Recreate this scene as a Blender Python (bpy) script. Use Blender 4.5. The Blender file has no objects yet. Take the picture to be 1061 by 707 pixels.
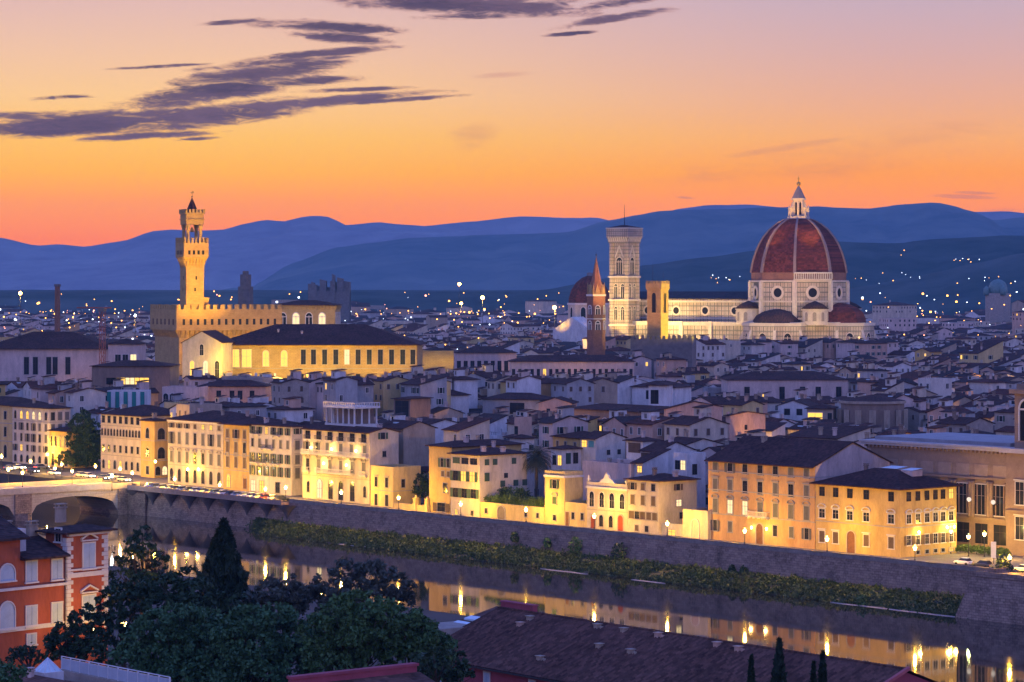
import bpy, bmesh, math, random
import numpy as np
from mathutils import Vector, Matrix
R = math.radians
random.seed(7)
rnd = random.Random(11)

scene = bpy.context.scene
C = scene.collection

# ------------------------------------------------------------------ camera
F = 2928.0            # focal length in pixels of a 1061 px wide photograph
CAMZ = 55.0           # the lookout is 55 m above the riverside street
CX, HY = 530.5, 296.0
cam_d = bpy.data.cameras.new('camera')
cam = bpy.data.objects.new('camera', cam_d)
C.objects.link(cam)
cam.location = (0, 0, CAMZ)
cam.rotation_euler = (R(90), 0, 0)
cam_d.sensor_width = 36.0
cam_d.lens = 36.0 * F / 1061.0
cam_d.shift_y = -(353.5 - HY) / 1061.0
cam_d.clip_start = 1.0
cam_d.clip_end = 120000.0
scene.camera = cam

# ------------------------------------------------------------------ exposure, sampling
scene.view_settings.view_transform = 'Standard'
scene.view_settings.look = 'None'
scene.view_settings.exposure = 0.0
scene.view_settings.gamma = 1.0
scene.view_settings.use_curve_mapping = False
cy = scene.cycles
cy.use_denoising = True
cy.max_bounces = 5
cy.diffuse_bounces = 2
cy.glossy_bounces = 3
cy.transmission_bounces = 2
cy.volume_bounces = 0
cy.transparent_max_bounces = 6
cy.sample_clamp_indirect = 3.0
cy.sample_clamp_direct = 0.0
cy.caustics_reflective = False
cy.caustics_refractive = False
cy.use_adaptive_sampling = True
cy.adaptive_threshold = 0.015
cy.use_light_tree = True

SKY_K = 1.0
HAZE_D = 4.2e-5
HAZE_C = (.24, .66, 1.0)
HAZE_TOP = 235.0
HAZE_S = (.04, .10, .48)
# ------------------------------------------------------------------ world: afterglow sky
world = bpy.data.worlds.new('World')
scene.world = world
world.use_nodes = True


class NT:
    """small helper to write node trees"""

    def __init__(self, tree):
        self.t = tree
        self.n = tree.nodes
        self.l = tree.links

    def new(self, kind, **kw):
        n = self.n.new(kind)
        for k, v in kw.items():
            setattr(n, k, v)
        return n

    def link(self, a, b):
        self.l.new(a, b)

    def m(self, op, a, b=None, c=None, clamp=False):
        n = self.n.new('ShaderNodeMath')
        n.operation = op
        n.use_clamp = clamp
        for i, v in enumerate((a, b, c)):
            if v is None:
                continue
            if isinstance(v, (int, float)):
                n.inputs[i].default_value = v
            else:
                self.l.new(v, n.inputs[i])
        return n.outputs[0]

    def smooth(self, v, lo, hi):
        n = self.n.new('ShaderNodeMapRange')
        n.interpolation_type = 'SMOOTHSTEP'
        self.l.new(v, n.inputs[0])
        n.inputs[1].default_value = lo
        n.inputs[2].default_value = hi
        n.inputs[3].default_value = 0.0
        n.inputs[4].default_value = 1.0
        return n.outputs[0]

    def mix(self, fac, a, b, blend='MIX'):
        n = self.n.new('ShaderNodeMix')
        n.data_type = 'RGBA'
        n.blend_type = blend
        n.clamp_factor = True
        for s, v in ((n.inputs[0], fac), (n.inputs[6], a), (n.inputs[7], b)):
            if isinstance(v, (int, float)):
                s.default_value = v
            elif isinstance(v, tuple):
                s.default_value = (*v[:3], 1.0)
            else:
                self.l.new(v, s)
        return n.outputs[2]

    def ramp(self, fac, stops, interp='LINEAR'):
        n = self.n.new('ShaderNodeValToRGB')
        cr = n.color_ramp
        cr.interpolation = interp
        while len(cr.elements) > len(stops):
            cr.elements.remove(cr.elements[-1])
        while len(cr.elements) < len(stops):
            cr.elements.new(1.0)
        for e, (p, c) in zip(cr.elements, stops):
            e.position = p
            e.color = (*c[:3], 1.0)
        self.l.new(fac, n.inputs[0])
        return n.outputs[0]

    def noise(self, vec, scale, detail=4.0, rough=0.55, dist=0.0):
        n = self.n.new('ShaderNodeTexNoise')
        n.inputs['Scale'].default_value = scale
        n.inputs['Detail'].default_value = detail
        n.inputs['Roughness'].default_value = rough
        n.inputs['Distortion'].default_value = dist
        if vec is not None:
            self.l.new(vec, n.inputs['Vector'])
        return n.outputs['Fac']

    def mapping(self, vec, scale=(1, 1, 1), loc=(0, 0, 0), rot=(0, 0, 0)):
        n = self.n.new('ShaderNodeMapping')
        n.inputs['Scale'].default_value = scale
        n.inputs['Location'].default_value = loc
        n.inputs['Rotation'].default_value = rot
        self.l.new(vec, n.inputs['Vector'])
        return n.outputs[0]


def srgb(r, g, b, k=1.0):
    def f(c):
        c /= 255.0
        return c / 12.92 if c <= 0.04045 else ((c + 0.055) / 1.055) ** 2.4
    return (f(r) * k, f(g) * k, f(b) * k)


def build_world():
    w = NT(world.node_tree)
    w.n.clear()
    tc = w.new('ShaderNodeTexCoord')
    sep = w.new('ShaderNodeSeparateXYZ')
    w.link(tc.outputs['Generated'], sep.inputs[0])
    x, y, z = sep.outputs
    # elevation ramps: towards the afterglow, and away from it
    el = w.m('POWER', w.m('MAXIMUM', z, 0.0), 0.5)       # spreads the low sky out
    q = lambda v: math.sqrt(v)

    def seen(r, g, b, slope):
        """sky radiance outside the haze for the colour that is to arrive through it"""
        L = min(HAZE_TOP / max(slope, .001), 8100.0)
        T = math.exp(-HAZE_D * L)
        c = srgb(r, g, b, 1.0)
        return tuple(max(ci - (1 - T) * si, 0.004) / T for ci, si in zip(c, HAZE_S))
    gl = [(.0, 244, 132, 50), (.016, 252, 130, 50), (.022, 255, 142, 38), (.030, 255, 154, 26), (.040, 254, 178, 60), (.052, 253, 192, 110), (.066, 250, 200, 146), (.082, 240, 194, 166), (.101, 224, 184, 182)]
    gr = [(.0, 246, 136, 60), (.020, 254, 140, 52), (.030, 255, 149, 55), (.040, 253, 158, 78), (.052, 246, 172, 120), (.066, 232, 172, 150), (.082, 216, 172, 172), (.101, 198, 172, 190)]
    hi = [(q(.16), (0.481, 0.407, 0.666)), (q(.32), (0.333, 0.444, 1.202)), (q(.60), (0.167, 0.296, 1.064)), (1.0, (0.102, 0.204, 0.833))]
    glow_l = w.ramp(el, [(q(e), seen(r, g, b, e)) for e, r, g, b in gl] + hi)
    glow_r = w.ramp(el, [(q(e), seen(r, g, b, e)) for e, r, g, b in gr] + hi)
    side = w.smooth(w.m('DIVIDE', x, w.m('MAXIMUM', y, 0.2)), -0.12, 0.16)
    glow = w.mix(side, glow_l, glow_r)
    back = w.ramp(el, [(0.0, (0.562, 0.374, 0.562)), (q(.04), (0.805, 0.506, 0.693)), (q(.12), (0.824, 0.581, 0.917)), (q(.22), (0.655, 0.599, 1.264)),
                       (q(.40), (0.374, 0.487, 1.404)), (q(.7), (0.168, 0.300, 1.123)), (1.0, (0.103, 0.206, 0.842))])
    sky = w.mix(w.smooth(y, -0.15, 0.93), back, glow)
    # ---- dark stratus, in degrees-like units (1 = 1/2928 rad) across and up
    iy = w.m('DIVIDE', F, w.m('MAXIMUM', y, 0.05))
    u = w.m('MULTIPLY', x, iy)
    v = w.m('MULTIPLY', z, iy)
    comb = w.new('ShaderNodeCombineXYZ')
    w.link(u, comb.inputs[0]); w.link(v, comb.inputs[1])
    nz = w.noise(w.mapping(comb.outputs[0], (0.011, 0.055, 1), (3.1, 0.4, 0), (0, 0, R(-4))), 1.0, 7.0, 0.66, 0.4)
    nz2 = w.noise(w.mapping(comb.outputs[0], (0.0045, 0.03, 1), (9.1, 2.4, 0)), 1.0, 4.0, 0.55, 0.3)
    total = None
    blobs = [  # px, py (of the photograph), half width, half height, tilt deg, strength
        (95, 127, 150, 13, 4, 1.0), (60, 133, 110, 9, 2, 1.0), (215, 120, 130, 12, 6, 1.0), (150, 141, 75, 4, 3, .8), (270, 76, 95, 11, 8, 1.0),
        (225, 94, 110, 13, 10, 1.0), (310, 108, 150, 6, 5, 1.0), (330, 56, 75, 5, 5, 1.0), (290, 64, 90, 4, 5, .8),
        (335, 28, 80, 7, -3, .95), (345, 38, 55, 6, -5, .9), (300, 85, 75, 5, 3, .9), (370, 93, 60, 2.6, 2, .75), (240, 23, 34, 2.5, 4, .65), (65, 101, 32, 2.4, 3, .7),
        (165, 69, 50, 2, 3, .7), (205, 144, 22, 2, 3, .7), (470, 4, 145, 11, -3, 1.0), (540, 8, 60, 7, 6, .95), (500, 16, 60, 4, 2, .6), (640, 18, 60, 4.5, 9, .9), (590, 35, 25, 2.2, 5, .75),
        (640, 3, 50, 5, 8, .8), (405, 104, 70, 3.0, 4, .9), (25, 120, 60, 5, 0, .8)]
    for (bx, by, rx, rz, tilt, k) in blobs:
        c, s_ = math.cos(R(tilt)), math.sin(R(tilt))
        du = w.m('SUBTRACT', u, bx - CX)
        dv = w.m('SUBTRACT', v, HY - by)
        a = w.m('ADD', w.m('MULTIPLY', du, c / rx), w.m('MULTIPLY', dv, s_ / rx))
        b = w.m('ADD', w.m('MULTIPLY', du, -s_ / rz), w.m('MULTIPLY', dv, c / rz))
        val = w.m('MULTIPLY', w.m('SUBTRACT', 1.0, w.m('ADD', w.m('MULTIPLY', a, a), w.m('MULTIPLY', b, b))), k)
        total = val if total is None else w.m('SMOOTH_MAX', total, val, 0.25)
    fine = w.noise(w.mapping(comb.outputs[0], (0.03, 0.17, 1), (1.7, 5.2, 0), (0, 0, R(-6))), 1.0, 8.0, 0.72, 1.2)
    dens = w.m("ADD", w.m("ADD", total, 0.16), w.m("ADD", w.m("MULTIPLY", w.m("SUBTRACT", nz, 0.5), 2.4), w.m("MULTIPLY", w.m("SUBTRACT", fine, 0.5), 2.3)))
    front = w.smooth(y, 0.3, 0.6)
    mask = w.m('MULTIPLY', w.smooth(dens, -0.2, 0.95), front)
    edge = w.smooth(dens, 0.0, 0.75)
    ccol = w.mix(edge, (.46, .17, .14), w.mix(w.smooth(w.m('ADD', nz2, w.m('MULTIPLY', fine, .8)), .6, 1.15), (.05, .035, .085), (.17, .10, .155)))
    sky2 = w.mix(w.m('MULTIPLY', mask, 0.97), sky, ccol)
    # faint salmon streaks low in the glow
    faint = None
    for (bx, by, rx, rz, tilt, k) in [(492, 140, 34, 16, 12, .5), (820, 152, 95, 5, 9, .55), (760, 181, 120, 9, 6, .35), (950, 140, 120, 14, 6, .3), (850, 170, 160, 20, 4, .3), (520, 78, 36, 4, 4, .5), (710, 205, 11, 1.6, -4, .9), (1000, 204, 42, 3, -2, 1.0), (1010, 200, 28, 2, -2, 1.0), (1040, 218, 30, 3, 0, .6)]:
        c, s_ = math.cos(R(tilt)), math.sin(R(tilt))
        du = w.m('SUBTRACT', u, bx - CX)
        dv = w.m('SUBTRACT', v, HY - by)
        a = w.m('ADD', w.m('MULTIPLY', du, c / rx), w.m('MULTIPLY', dv, s_ / rx))
        b = w.m('ADD', w.m('MULTIPLY', du, -s_ / rz), w.m('MULTIPLY', dv, c / rz))
        val = w.m('MULTIPLY', w.m('SUBTRACT', 1.0, w.m('ADD', w.m('MULTIPLY', a, a), w.m('MULTIPLY', b, b))), k)
        total2 = val if faint is None else w.m('MAXIMUM', faint, val)
        faint = total2
    fd = w.m('ADD', faint, w.m('MULTIPLY', w.m('SUBTRACT', nz, 0.5), 1.2))
    sky3 = w.mix(w.m('MULTIPLY', w.m('MULTIPLY', w.smooth(fd, 0.0, 0.9), front), 0.42), sky2, (.55, .17, .17))
    bg = w.new('ShaderNodeBackground')
    w.link(sky3, bg.inputs[0])
    bg.inputs[1].default_value = SKY_K
    # the physical sky, sun just under the horizon, adds a little on top
    st = w.new('ShaderNodeTexSky')
    st.sky_type = 'NISHITA'
    st.sun_disc = False
    st.sun_elevation = R(-2.0)
    st.sun_rotation = R(-12)
    bg2 = w.new('ShaderNodeBackground')
    w.link(st.outputs[0], bg2.inputs[0])
    bg2.inputs[1].default_value = 0.012
    add = w.new('ShaderNodeAddShader')
    w.link(bg.outputs[0], add.inputs[0]); w.link(bg2.outputs[0], add.inputs[1])
    out = w.new('ShaderNodeOutputWorld')
    w.link(add.outputs[0], out.inputs[0])


build_world()

# the last light of the sun: weak, wide and low, from the west (beyond the hills on the picture's left)
sun_d = bpy.data.lights.new('sun', 'SUN')
sun_d.energy = 0.08
sun_d.angle = R(20)
sun_d.color = (1.0, .55, .35)
sun = bpy.data.objects.new('sun', sun_d)
C.objects.link(sun)
sun.rotation_euler = (R(88), 0, R(180 + 12))


# ------------------------------------------------------------------ coordinates
# river frame: s runs along the north embankment (towards the lookout side), t inland
U = Vector((0.645, -0.764, 0.0)).normalized()
V = Vector((-U.y, U.x, 0.0))
O = Vector((0.0, 649.0, 0.0))
ANG = math.atan2(U.y, U.x)


def ST(s, t, z=0.0):
    p = O + U * s + V * t
    return Vector((p.x, p.y, z))


def at(px, py, Y):
    """the point seen at photo pixel (px, py) at distance Y"""
    return Vector(((px - CX) * Y / F, Y, CAMZ - (py - HY) * Y / F))


def ground_Y(py, z=0.0):
    return F * (CAMZ - z) / (py - HY)


def px_of(p):
    return CX + F * p[0] / p[1], HY + F * (CAMZ - p[2]) / p[1]


def st_of(p):
    d = Vector((p[0], p[1], 0)) - O
    return d.dot(U), d.dot(V)


# ------------------------------------------------------------------ mesh builder
class MB:
    def __init__(self):
        self.v, self.f, self.mi, self.sm = [], [], [], []

    def face(self, pts, mi=0, smooth=False):
        n = len(self.v)
        self.v.extend(tuple(p) for p in pts)
        self.f.append(tuple(range(n, n + len(pts))))
        self.mi.append(mi)
        self.sm.append(smooth)
        return self

    def box(self, x0, x1, y0, y1, z0, z1, mi=0, skip=''):
        p = [(x0, y0, z0), (x1, y0, z0), (x1, y1, z0), (x0, y1, z0), (x0, y0, z1), (x1, y0, z1), (x1, y1, z1), (x0, y1, z1)]
        n = len(self.v)
        self.v.extend(p)
        for k, q in (('b', (3, 2, 1, 0)), ('t', (4, 5, 6, 7)), ('f', (0, 1, 5, 4)), ('r', (1, 2, 6, 5)), ('k', (2, 3, 7, 6)), ('l', (3, 0, 4, 7))):
            if k in skip:
                continue
            self.f.append(tuple(n + i for i in q)); self.mi.append(mi); self.sm.append(False)
        return self

    def prism(self, poly, z0, z1, mi=0, top=True, bottom=False):
        """poly counter-clockwise seen from above"""
        n = len(self.v); k = len(poly)
        self.v.extend((p[0], p[1], z0) for p in poly)
        self.v.extend((p[0], p[1], z1) for p in poly)
        for i in range(k):
            j = (i + 1) % k
            self.f.append((n + i, n + j, n + k + j, n + k + i)); self.mi.append(mi); self.sm.append(False)
        if top:
            self.f.append(tuple(n + k + i for i in range(k))); self.mi.append(mi); self.sm.append(False)
        if bottom:
            self.f.append(tuple(n + i for i in reversed(range(k)))); self.mi.append(mi); self.sm.append(False)
        return self

    def loft(self, rings, mi=0, smooth=False, cap_top=False, cap_bot=False, closed=True):
        """rings: list of lists of 3d points, all the same length, bottom to top"""
        n = len(self.v); k = len(rings[0])
        for r in rings:
            self.v.extend(tuple(p) for p in r)
        for a in range(len(rings) - 1):
            for i in range(k if closed else k - 1):
                j = (i + 1) % k
                self.f.append((n + a * k + i, n + a * k + j, n + (a + 1) * k + j, n + (a + 1) * k + i)); self.mi.append(mi); self.sm.append(smooth)
        if cap_top:
            b = n + (len(rings) - 1) * k
            self.f.append(tuple(b + i for i in range(k))); self.mi.append(mi); self.sm.append(False)
        if cap_bot:
            self.f.append(tuple(n + i for i in reversed(range(k)))); self.mi.append(mi); self.sm.append(False)
        return self

    def lathe(self, prof, n=12, cx=0.0, cy=0.0, mi=0, smooth=True, phase=0.0, cap=True):
        rings = []
        for r, z in prof:
            rings.append([(cx + r * math.cos(phase + 2 * math.pi * i / n), cy + r * math.sin(phase + 2 * math.pi * i / n), z) for i in range(n)])
        return self.loft(rings, mi, smooth, cap, cap)

    def tube(self, p0, p1, r0, r1=None, n=6, mi=0, smooth=True, cap=True):
        p0, p1 = Vector(p0), Vector(p1)
        r1 = r0 if r1 is None else r1
        d = (p1 - p0).normalized()
        a = d.orthogonal().normalized()
        b = d.cross(a)
        rings = [[p + (a * math.cos(2 * math.pi * i / n) + b * math.sin(2 * math.pi * i / n)) * r for i in range(n)] for p, r in ((p0, r0), (p1, r1))]
        return self.loft(rings, mi, smooth, cap, cap)

    def build(self, name, mats, parent=None, loc=None):
        o = bpy.data.objects.new(name, self.mesh(name, mats))
        C.objects.link(o)
        if parent is not None:
            o.parent = parent
        if loc is not None:
            o.location = loc
        return o

    def mesh(self, name, mats):
        me = bpy.data.meshes.new(name)
        me.from_pydata(self.v, [], self.f)
        if not isinstance(mats, (list, tuple)):
            mats = [mats]
        for m_ in mats:
            me.materials.append(m_)
        if len(mats) > 1:
            me.polygons.foreach_set('material_index', self.mi)
        if any(self.sm):
            me.polygons.foreach_set('use_smooth', self.sm)
        me.update()
        return me


def place(name, me, parent=None, loc=(0, 0, 0), rz=0.0, scale=None):
    o = bpy.data.objects.new(name, me)
    C.objects.link(o)
    o.parent = parent
    o.location = loc
    o.rotation_euler = (0, 0, rz)
    if scale is not None:
        o.scale = scale
    return o


def thing(name, label, cat, loc=(0, 0, 0), rz=0.0, group=None):
    o = bpy.data.objects.new(name, None)
    C.objects.link(o)
    o.location = loc
    o.rotation_euler = (0, 0, rz)
    o['label'] = label
    o['category'] = cat
    if group:
        o['group'] = group
    return o


def tag(o, label, cat, group=None):
    o['label'] = label
    o['category'] = cat
    if group:
        o['group'] = group
    return o


def kind(o, k, label=None):
    o['kind'] = k
    if label:
        o['label'] = label
    return o


def point_light(parent, loc, watts, col, radius=0.25):
    d = bpy.data.lights.new('lamp_light', 'POINT')
    d.energy = watts
    d.color = col
    d.shadow_soft_size = radius
    o = bpy.data.objects.new('lamp_light', d)
    C.objects.link(o)
    if parent is not None:
        o.parent = parent
    o.location = loc
    return o


def flood(src, aim, watts, col, cone=60, blend=0.6, radius=0.6):
    d = bpy.data.lights.new('floodlight', 'SPOT')
    d.energy = watts
    d.color = col
    d.spot_size = R(cone)
    d.spot_blend = blend
    d.shadow_soft_size = radius
    o = bpy.data.objects.new('floodlight', d)
    C.objects.link(o)
    o.location = src
    o.rotation_euler = (Vector(aim) - Vector(src)).to_track_quat('-Z', 'Y').to_euler()
    return o


# ------------------------------------------------------------------ materials
_mats = {}


def mat(name, col, rough=0.85, var=0.25, scale=0.6, bump=0.0, bscale=6.0, metallic=0.0, spec=0.3, detail=5.0, stretch=(1, 1, 1), coord='Object', second=None):
    """a plain surface with stains: colour varied by two noises, optional bump"""
    key = name
    if key in _mats:
        return _mats[key]
    m_ = bpy.data.materials.new(name)
    m_.use_nodes = True
    t = NT(m_.node_tree)
    t.n.clear()
    tc = t.new('ShaderNodeTexCoord')
    vec = t.mapping(tc.outputs[coord], stretch)
    a = t.noise(vec, scale, detail, 0.62)
    b = t.noise(vec, scale * 7.3, 3.0, 0.6)
    f = t.m('ADD', t.m('MULTIPLY', a, 0.7), t.m('MULTIPLY', b, 0.3))
    lo = tuple(c * (1 - var) for c in col)
    hi = tuple(min(1, c * (1 + var)) for c in col)
    if second is not None:
        lo = second
    c = t.ramp(f, [(0.32, lo), (0.5, col), (0.68, hi)])
    p = t.new('ShaderNodeBsdfPrincipled')
    t.link(c, p.inputs['Base Color'])
    p.inputs['Roughness'].default_value = rough
    p.inputs['Metallic'].default_value = metallic
    p.inputs['Specular IOR Level'].default_value = spec
    if bump:
        bn = t.new('ShaderNodeBump')
        bn.inputs['Strength'].default_value = bump
        bn.inputs['Distance'].default_value = 0.08
        t.link(t.noise(vec, bscale, 3.0, 0.6), bn.inputs['Height'])
        t.link(bn.outputs[0], p.inputs['Normal'])
    o = t.new('ShaderNodeOutputMaterial')
    t.link(p.outputs[0], o.inputs[0])
    _mats[key] = m_
    return m_


def emit(name, col, k):
    if name in _mats:
        return _mats[name]
    m_ = bpy.data.materials.new(name)
    m_.use_nodes = True
    t = NT(m_.node_tree)
    t.n.clear()
    e = t.new('ShaderNodeEmission')
    e.inputs[0].default_value = (*col, 1)
    e.inputs[1].default_value = k
    o = t.new('ShaderNodeOutputMaterial')
    t.link(e.outputs[0], o.inputs[0])
    _mats[name] = m_
    return m_


def blocks(name, c1, c2, mortar, bw=0.6, bh=0.3, rough=0.9, var=0.5, bump=0.35):
    """coursed stone or brick on vertical walls, in object coordinates (x + y along, z up)"""
    if name in _mats:
        return _mats[name]
    m_ = bpy.data.materials.new(name)
    m_.use_nodes = True
    t = NT(m_.node_tree)
    t.n.clear()
    tc = t.new('ShaderNodeTexCoord')
    sep = t.new('ShaderNodeSeparateXYZ')
    t.link(tc.outputs['Object'], sep.inputs[0])
    cb = t.new('ShaderNodeCombineXYZ')
    t.link(t.m('ADD', sep.outputs[0], t.m('MULTIPLY', sep.outputs[1], 0.93)), cb.inputs[0])
    t.link(sep.outputs[2], cb.inputs[1])
    br = t.new('ShaderNodeTexBrick')
    br.inputs['Scale'].default_value = 1.0
    br.inputs['Brick Width'].default_value = bw
    br.inputs['Row Height'].default_value = bh
    br.inputs['Mortar Size'].default_value = min(bw, bh) * 0.05
    br.inputs['Color1'].default_value = (*c1, 1)
    br.inputs['Color2'].default_value = (*c2, 1)
    br.inputs['Mortar'].default_value = (*mortar, 1)
    t.link(cb.outputs[0], br.inputs['Vector'])
    a = t.noise(tc.outputs['Object'], 0.25, 5.0, 0.65)
    b = t.noise(tc.outputs['Object'], 2.5, 3.0, 0.6)
    st = t.ramp(t.m('ADD', t.m('MULTIPLY', a, 0.6), t.m('MULTIPLY', b, 0.4)), [(0.3, (1 - var,) * 3), (0.5, (1, 1, 1)), (0.7, (1 + var * .5,) * 3)])
    c = t.mix(1.0, br.outputs['Color'], st, 'MULTIPLY')
    p = t.new('ShaderNodeBsdfPrincipled')
    t.link(c, p.inputs['Base Color'])
    p.inputs['Roughness'].default_value = rough
    p.inputs['Specular IOR Level'].default_value = 0.25
    bn = t.new('ShaderNodeBump')
    bn.inputs['Strength'].default_value = bump
    bn.inputs['Distance'].default_value = 0.1
    t.link(t.m('ADD', br.outputs['Fac'], b), bn.inputs['Height'])
    t.link(bn.outputs[0], p.inputs['Normal'])
    o = t.new('ShaderNodeOutputMaterial')
    t.link(p.outputs[0], o.inputs[0])
    _mats[name] = m_
    return m_

# ------------------------------------------------------------------ ground, river, hills
WATER_Z = -7.3
RIVER_W = 118.0


def build_ground():
    b = MB()
    S0, S1 = -1600.0, 1500.0
    prof = [(-1300, 40), (-600, 38), (-480, 30), (-330, 14), (-200, 4), (-RIVER_W - 16, 0.2), (-RIVER_W, -0.5), (-RIVER_W + 1.0, -9.0), (0.8, -9.0), (1.2, 0.0)]
    n = 40
    for (t0, z0), (t1, z1) in zip(prof, prof[1:]):
        for i in range(n):
            a = S0 + (S1 - S0) * i / n
            c = S0 + (S1 - S0) * (i + 1) / n
            b.face([ST(a, t0, z0), ST(c, t0, z0), ST(c, t1, z1), ST(a, t1, z1)])
    # the plain beyond the river wall, out under the hills
    rect = [Vector((-6900, -1400, 0)), Vector((6900, -1400, 0)), Vector((6900, 8450, 0)), Vector((-6900, 8450, 0))]
    out = []
    f = lambda p: st_of(p)[1] - 1.2
    for p, q in zip(rect, rect[1:] + rect[:1]):
        if f(p) >= 0:
            out.append(p)
        if (f(p) >= 0) != (f(q) >= 0):
            out.append(p.lerp(q, f(p) / (f(p) - f(q))))
    b.face(out)
    m_ = mat('paving_and_soil', (.075, .07, .065), 0.95, 0.4, 0.02, spec=0.1)
    kind(b.build('ground', m_), 'structure')


def build_water():
    m_ = bpy.data.materials.new('river_water')
    m_.use_nodes = True
    t = NT(m_.node_tree)
    t.n.clear()
    tc = t.new('ShaderNodeTexCoord')
    vec = t.mapping(tc.outputs['Object'], (1, 1, 1), (0, 0, 0), (0, 0, ANG))
    n1 = t.noise(t.mapping(vec, (0.30, 0.5, 1)), 1.0, 3.0, 0.5)
    n2 = t.noise(t.mapping(vec, (0.022, 0.05, 1)), 1.0, 3.0, 0.55)
    bn = t.new('ShaderNodeBump')
    bn.inputs['Strength'].default_value = 0.055
    bn.inputs['Distance'].default_value = 0.10
    t.link(t.m('MULTIPLY', n1, t.smooth(n2, 0.35, 0.7)), bn.inputs['Height'])
    p = t.new('ShaderNodeBsdfPrincipled')
    p.inputs['Base Color'].default_value = (.022, .021, .018, 1)
    p.inputs['Roughness'].default_value = 0.04
    p.inputs['IOR'].default_value = 1.65
    p.inputs['Specular IOR Level'].default_value = 0.8
    t.link(bn.outputs[0], p.inputs['Normal'])
    o = t.new('ShaderNodeOutputMaterial')
    t.link(p.outputs[0], o.inputs[0])
    b = MB()
    S0, S1, n = -1600.0, 1500.0, 30
    for i in range(n):
        a = S0 + (S1 - S0) * i / n
        c = S0 + (S1 - S0) * (i + 1) / n
        b.face([ST(a, -RIVER_W + 0.5, WATER_Z), ST(c, -RIVER_W + 0.5, WATER_Z), ST(c, 1.0, WATER_Z), ST(a, 1.0, WATER_Z)])
    kind(b.build('river_water', m_), 'structure')


def interp(pts, x):
    if x <= pts[0][0]:
        return pts[0][1]
    for (x0, y0), (x1, y1) in zip(pts, pts[1:]):
        if x <= x1:
            k = (x - x0) / (x1 - x0)
            k = k * k * (3 - 2 * k) * 0.5 + k * 0.5
            return y0 + (y1 - y0) * k
    return pts[-1][1]


def vnoise(x, y, seed=0):
    xi, yi = math.floor(x), math.floor(y)
    fx, fy = x - xi, y - yi
    fx = fx * fx * (3 - 2 * fx); fy = fy * fy * (3 - 2 * fy)

    def h(a, b):
        k = (a * 374761393 + b * 668265263 + seed * 974711) & 0xffffffff
        k = ((k ^ (k >> 13)) * 1274126177) & 0xffffffff
        return ((k ^ (k >> 16)) & 0xffff) / 65535.0
    return (h(xi, yi) * (1 - fx) + h(xi + 1, yi) * fx) * (1 - fy) + (h(xi, yi + 1) * (1 - fx) + h(xi + 1, yi + 1) * fx) * fy


def fbm(x, y, seed=0, o=4):
    s, a, k = 0.0, 0.5, 1.0
    for i in range(o):
        s += a * vnoise(x * k, y * k, seed + i)
        a *= 0.5; k *= 2.0
    return s


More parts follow.
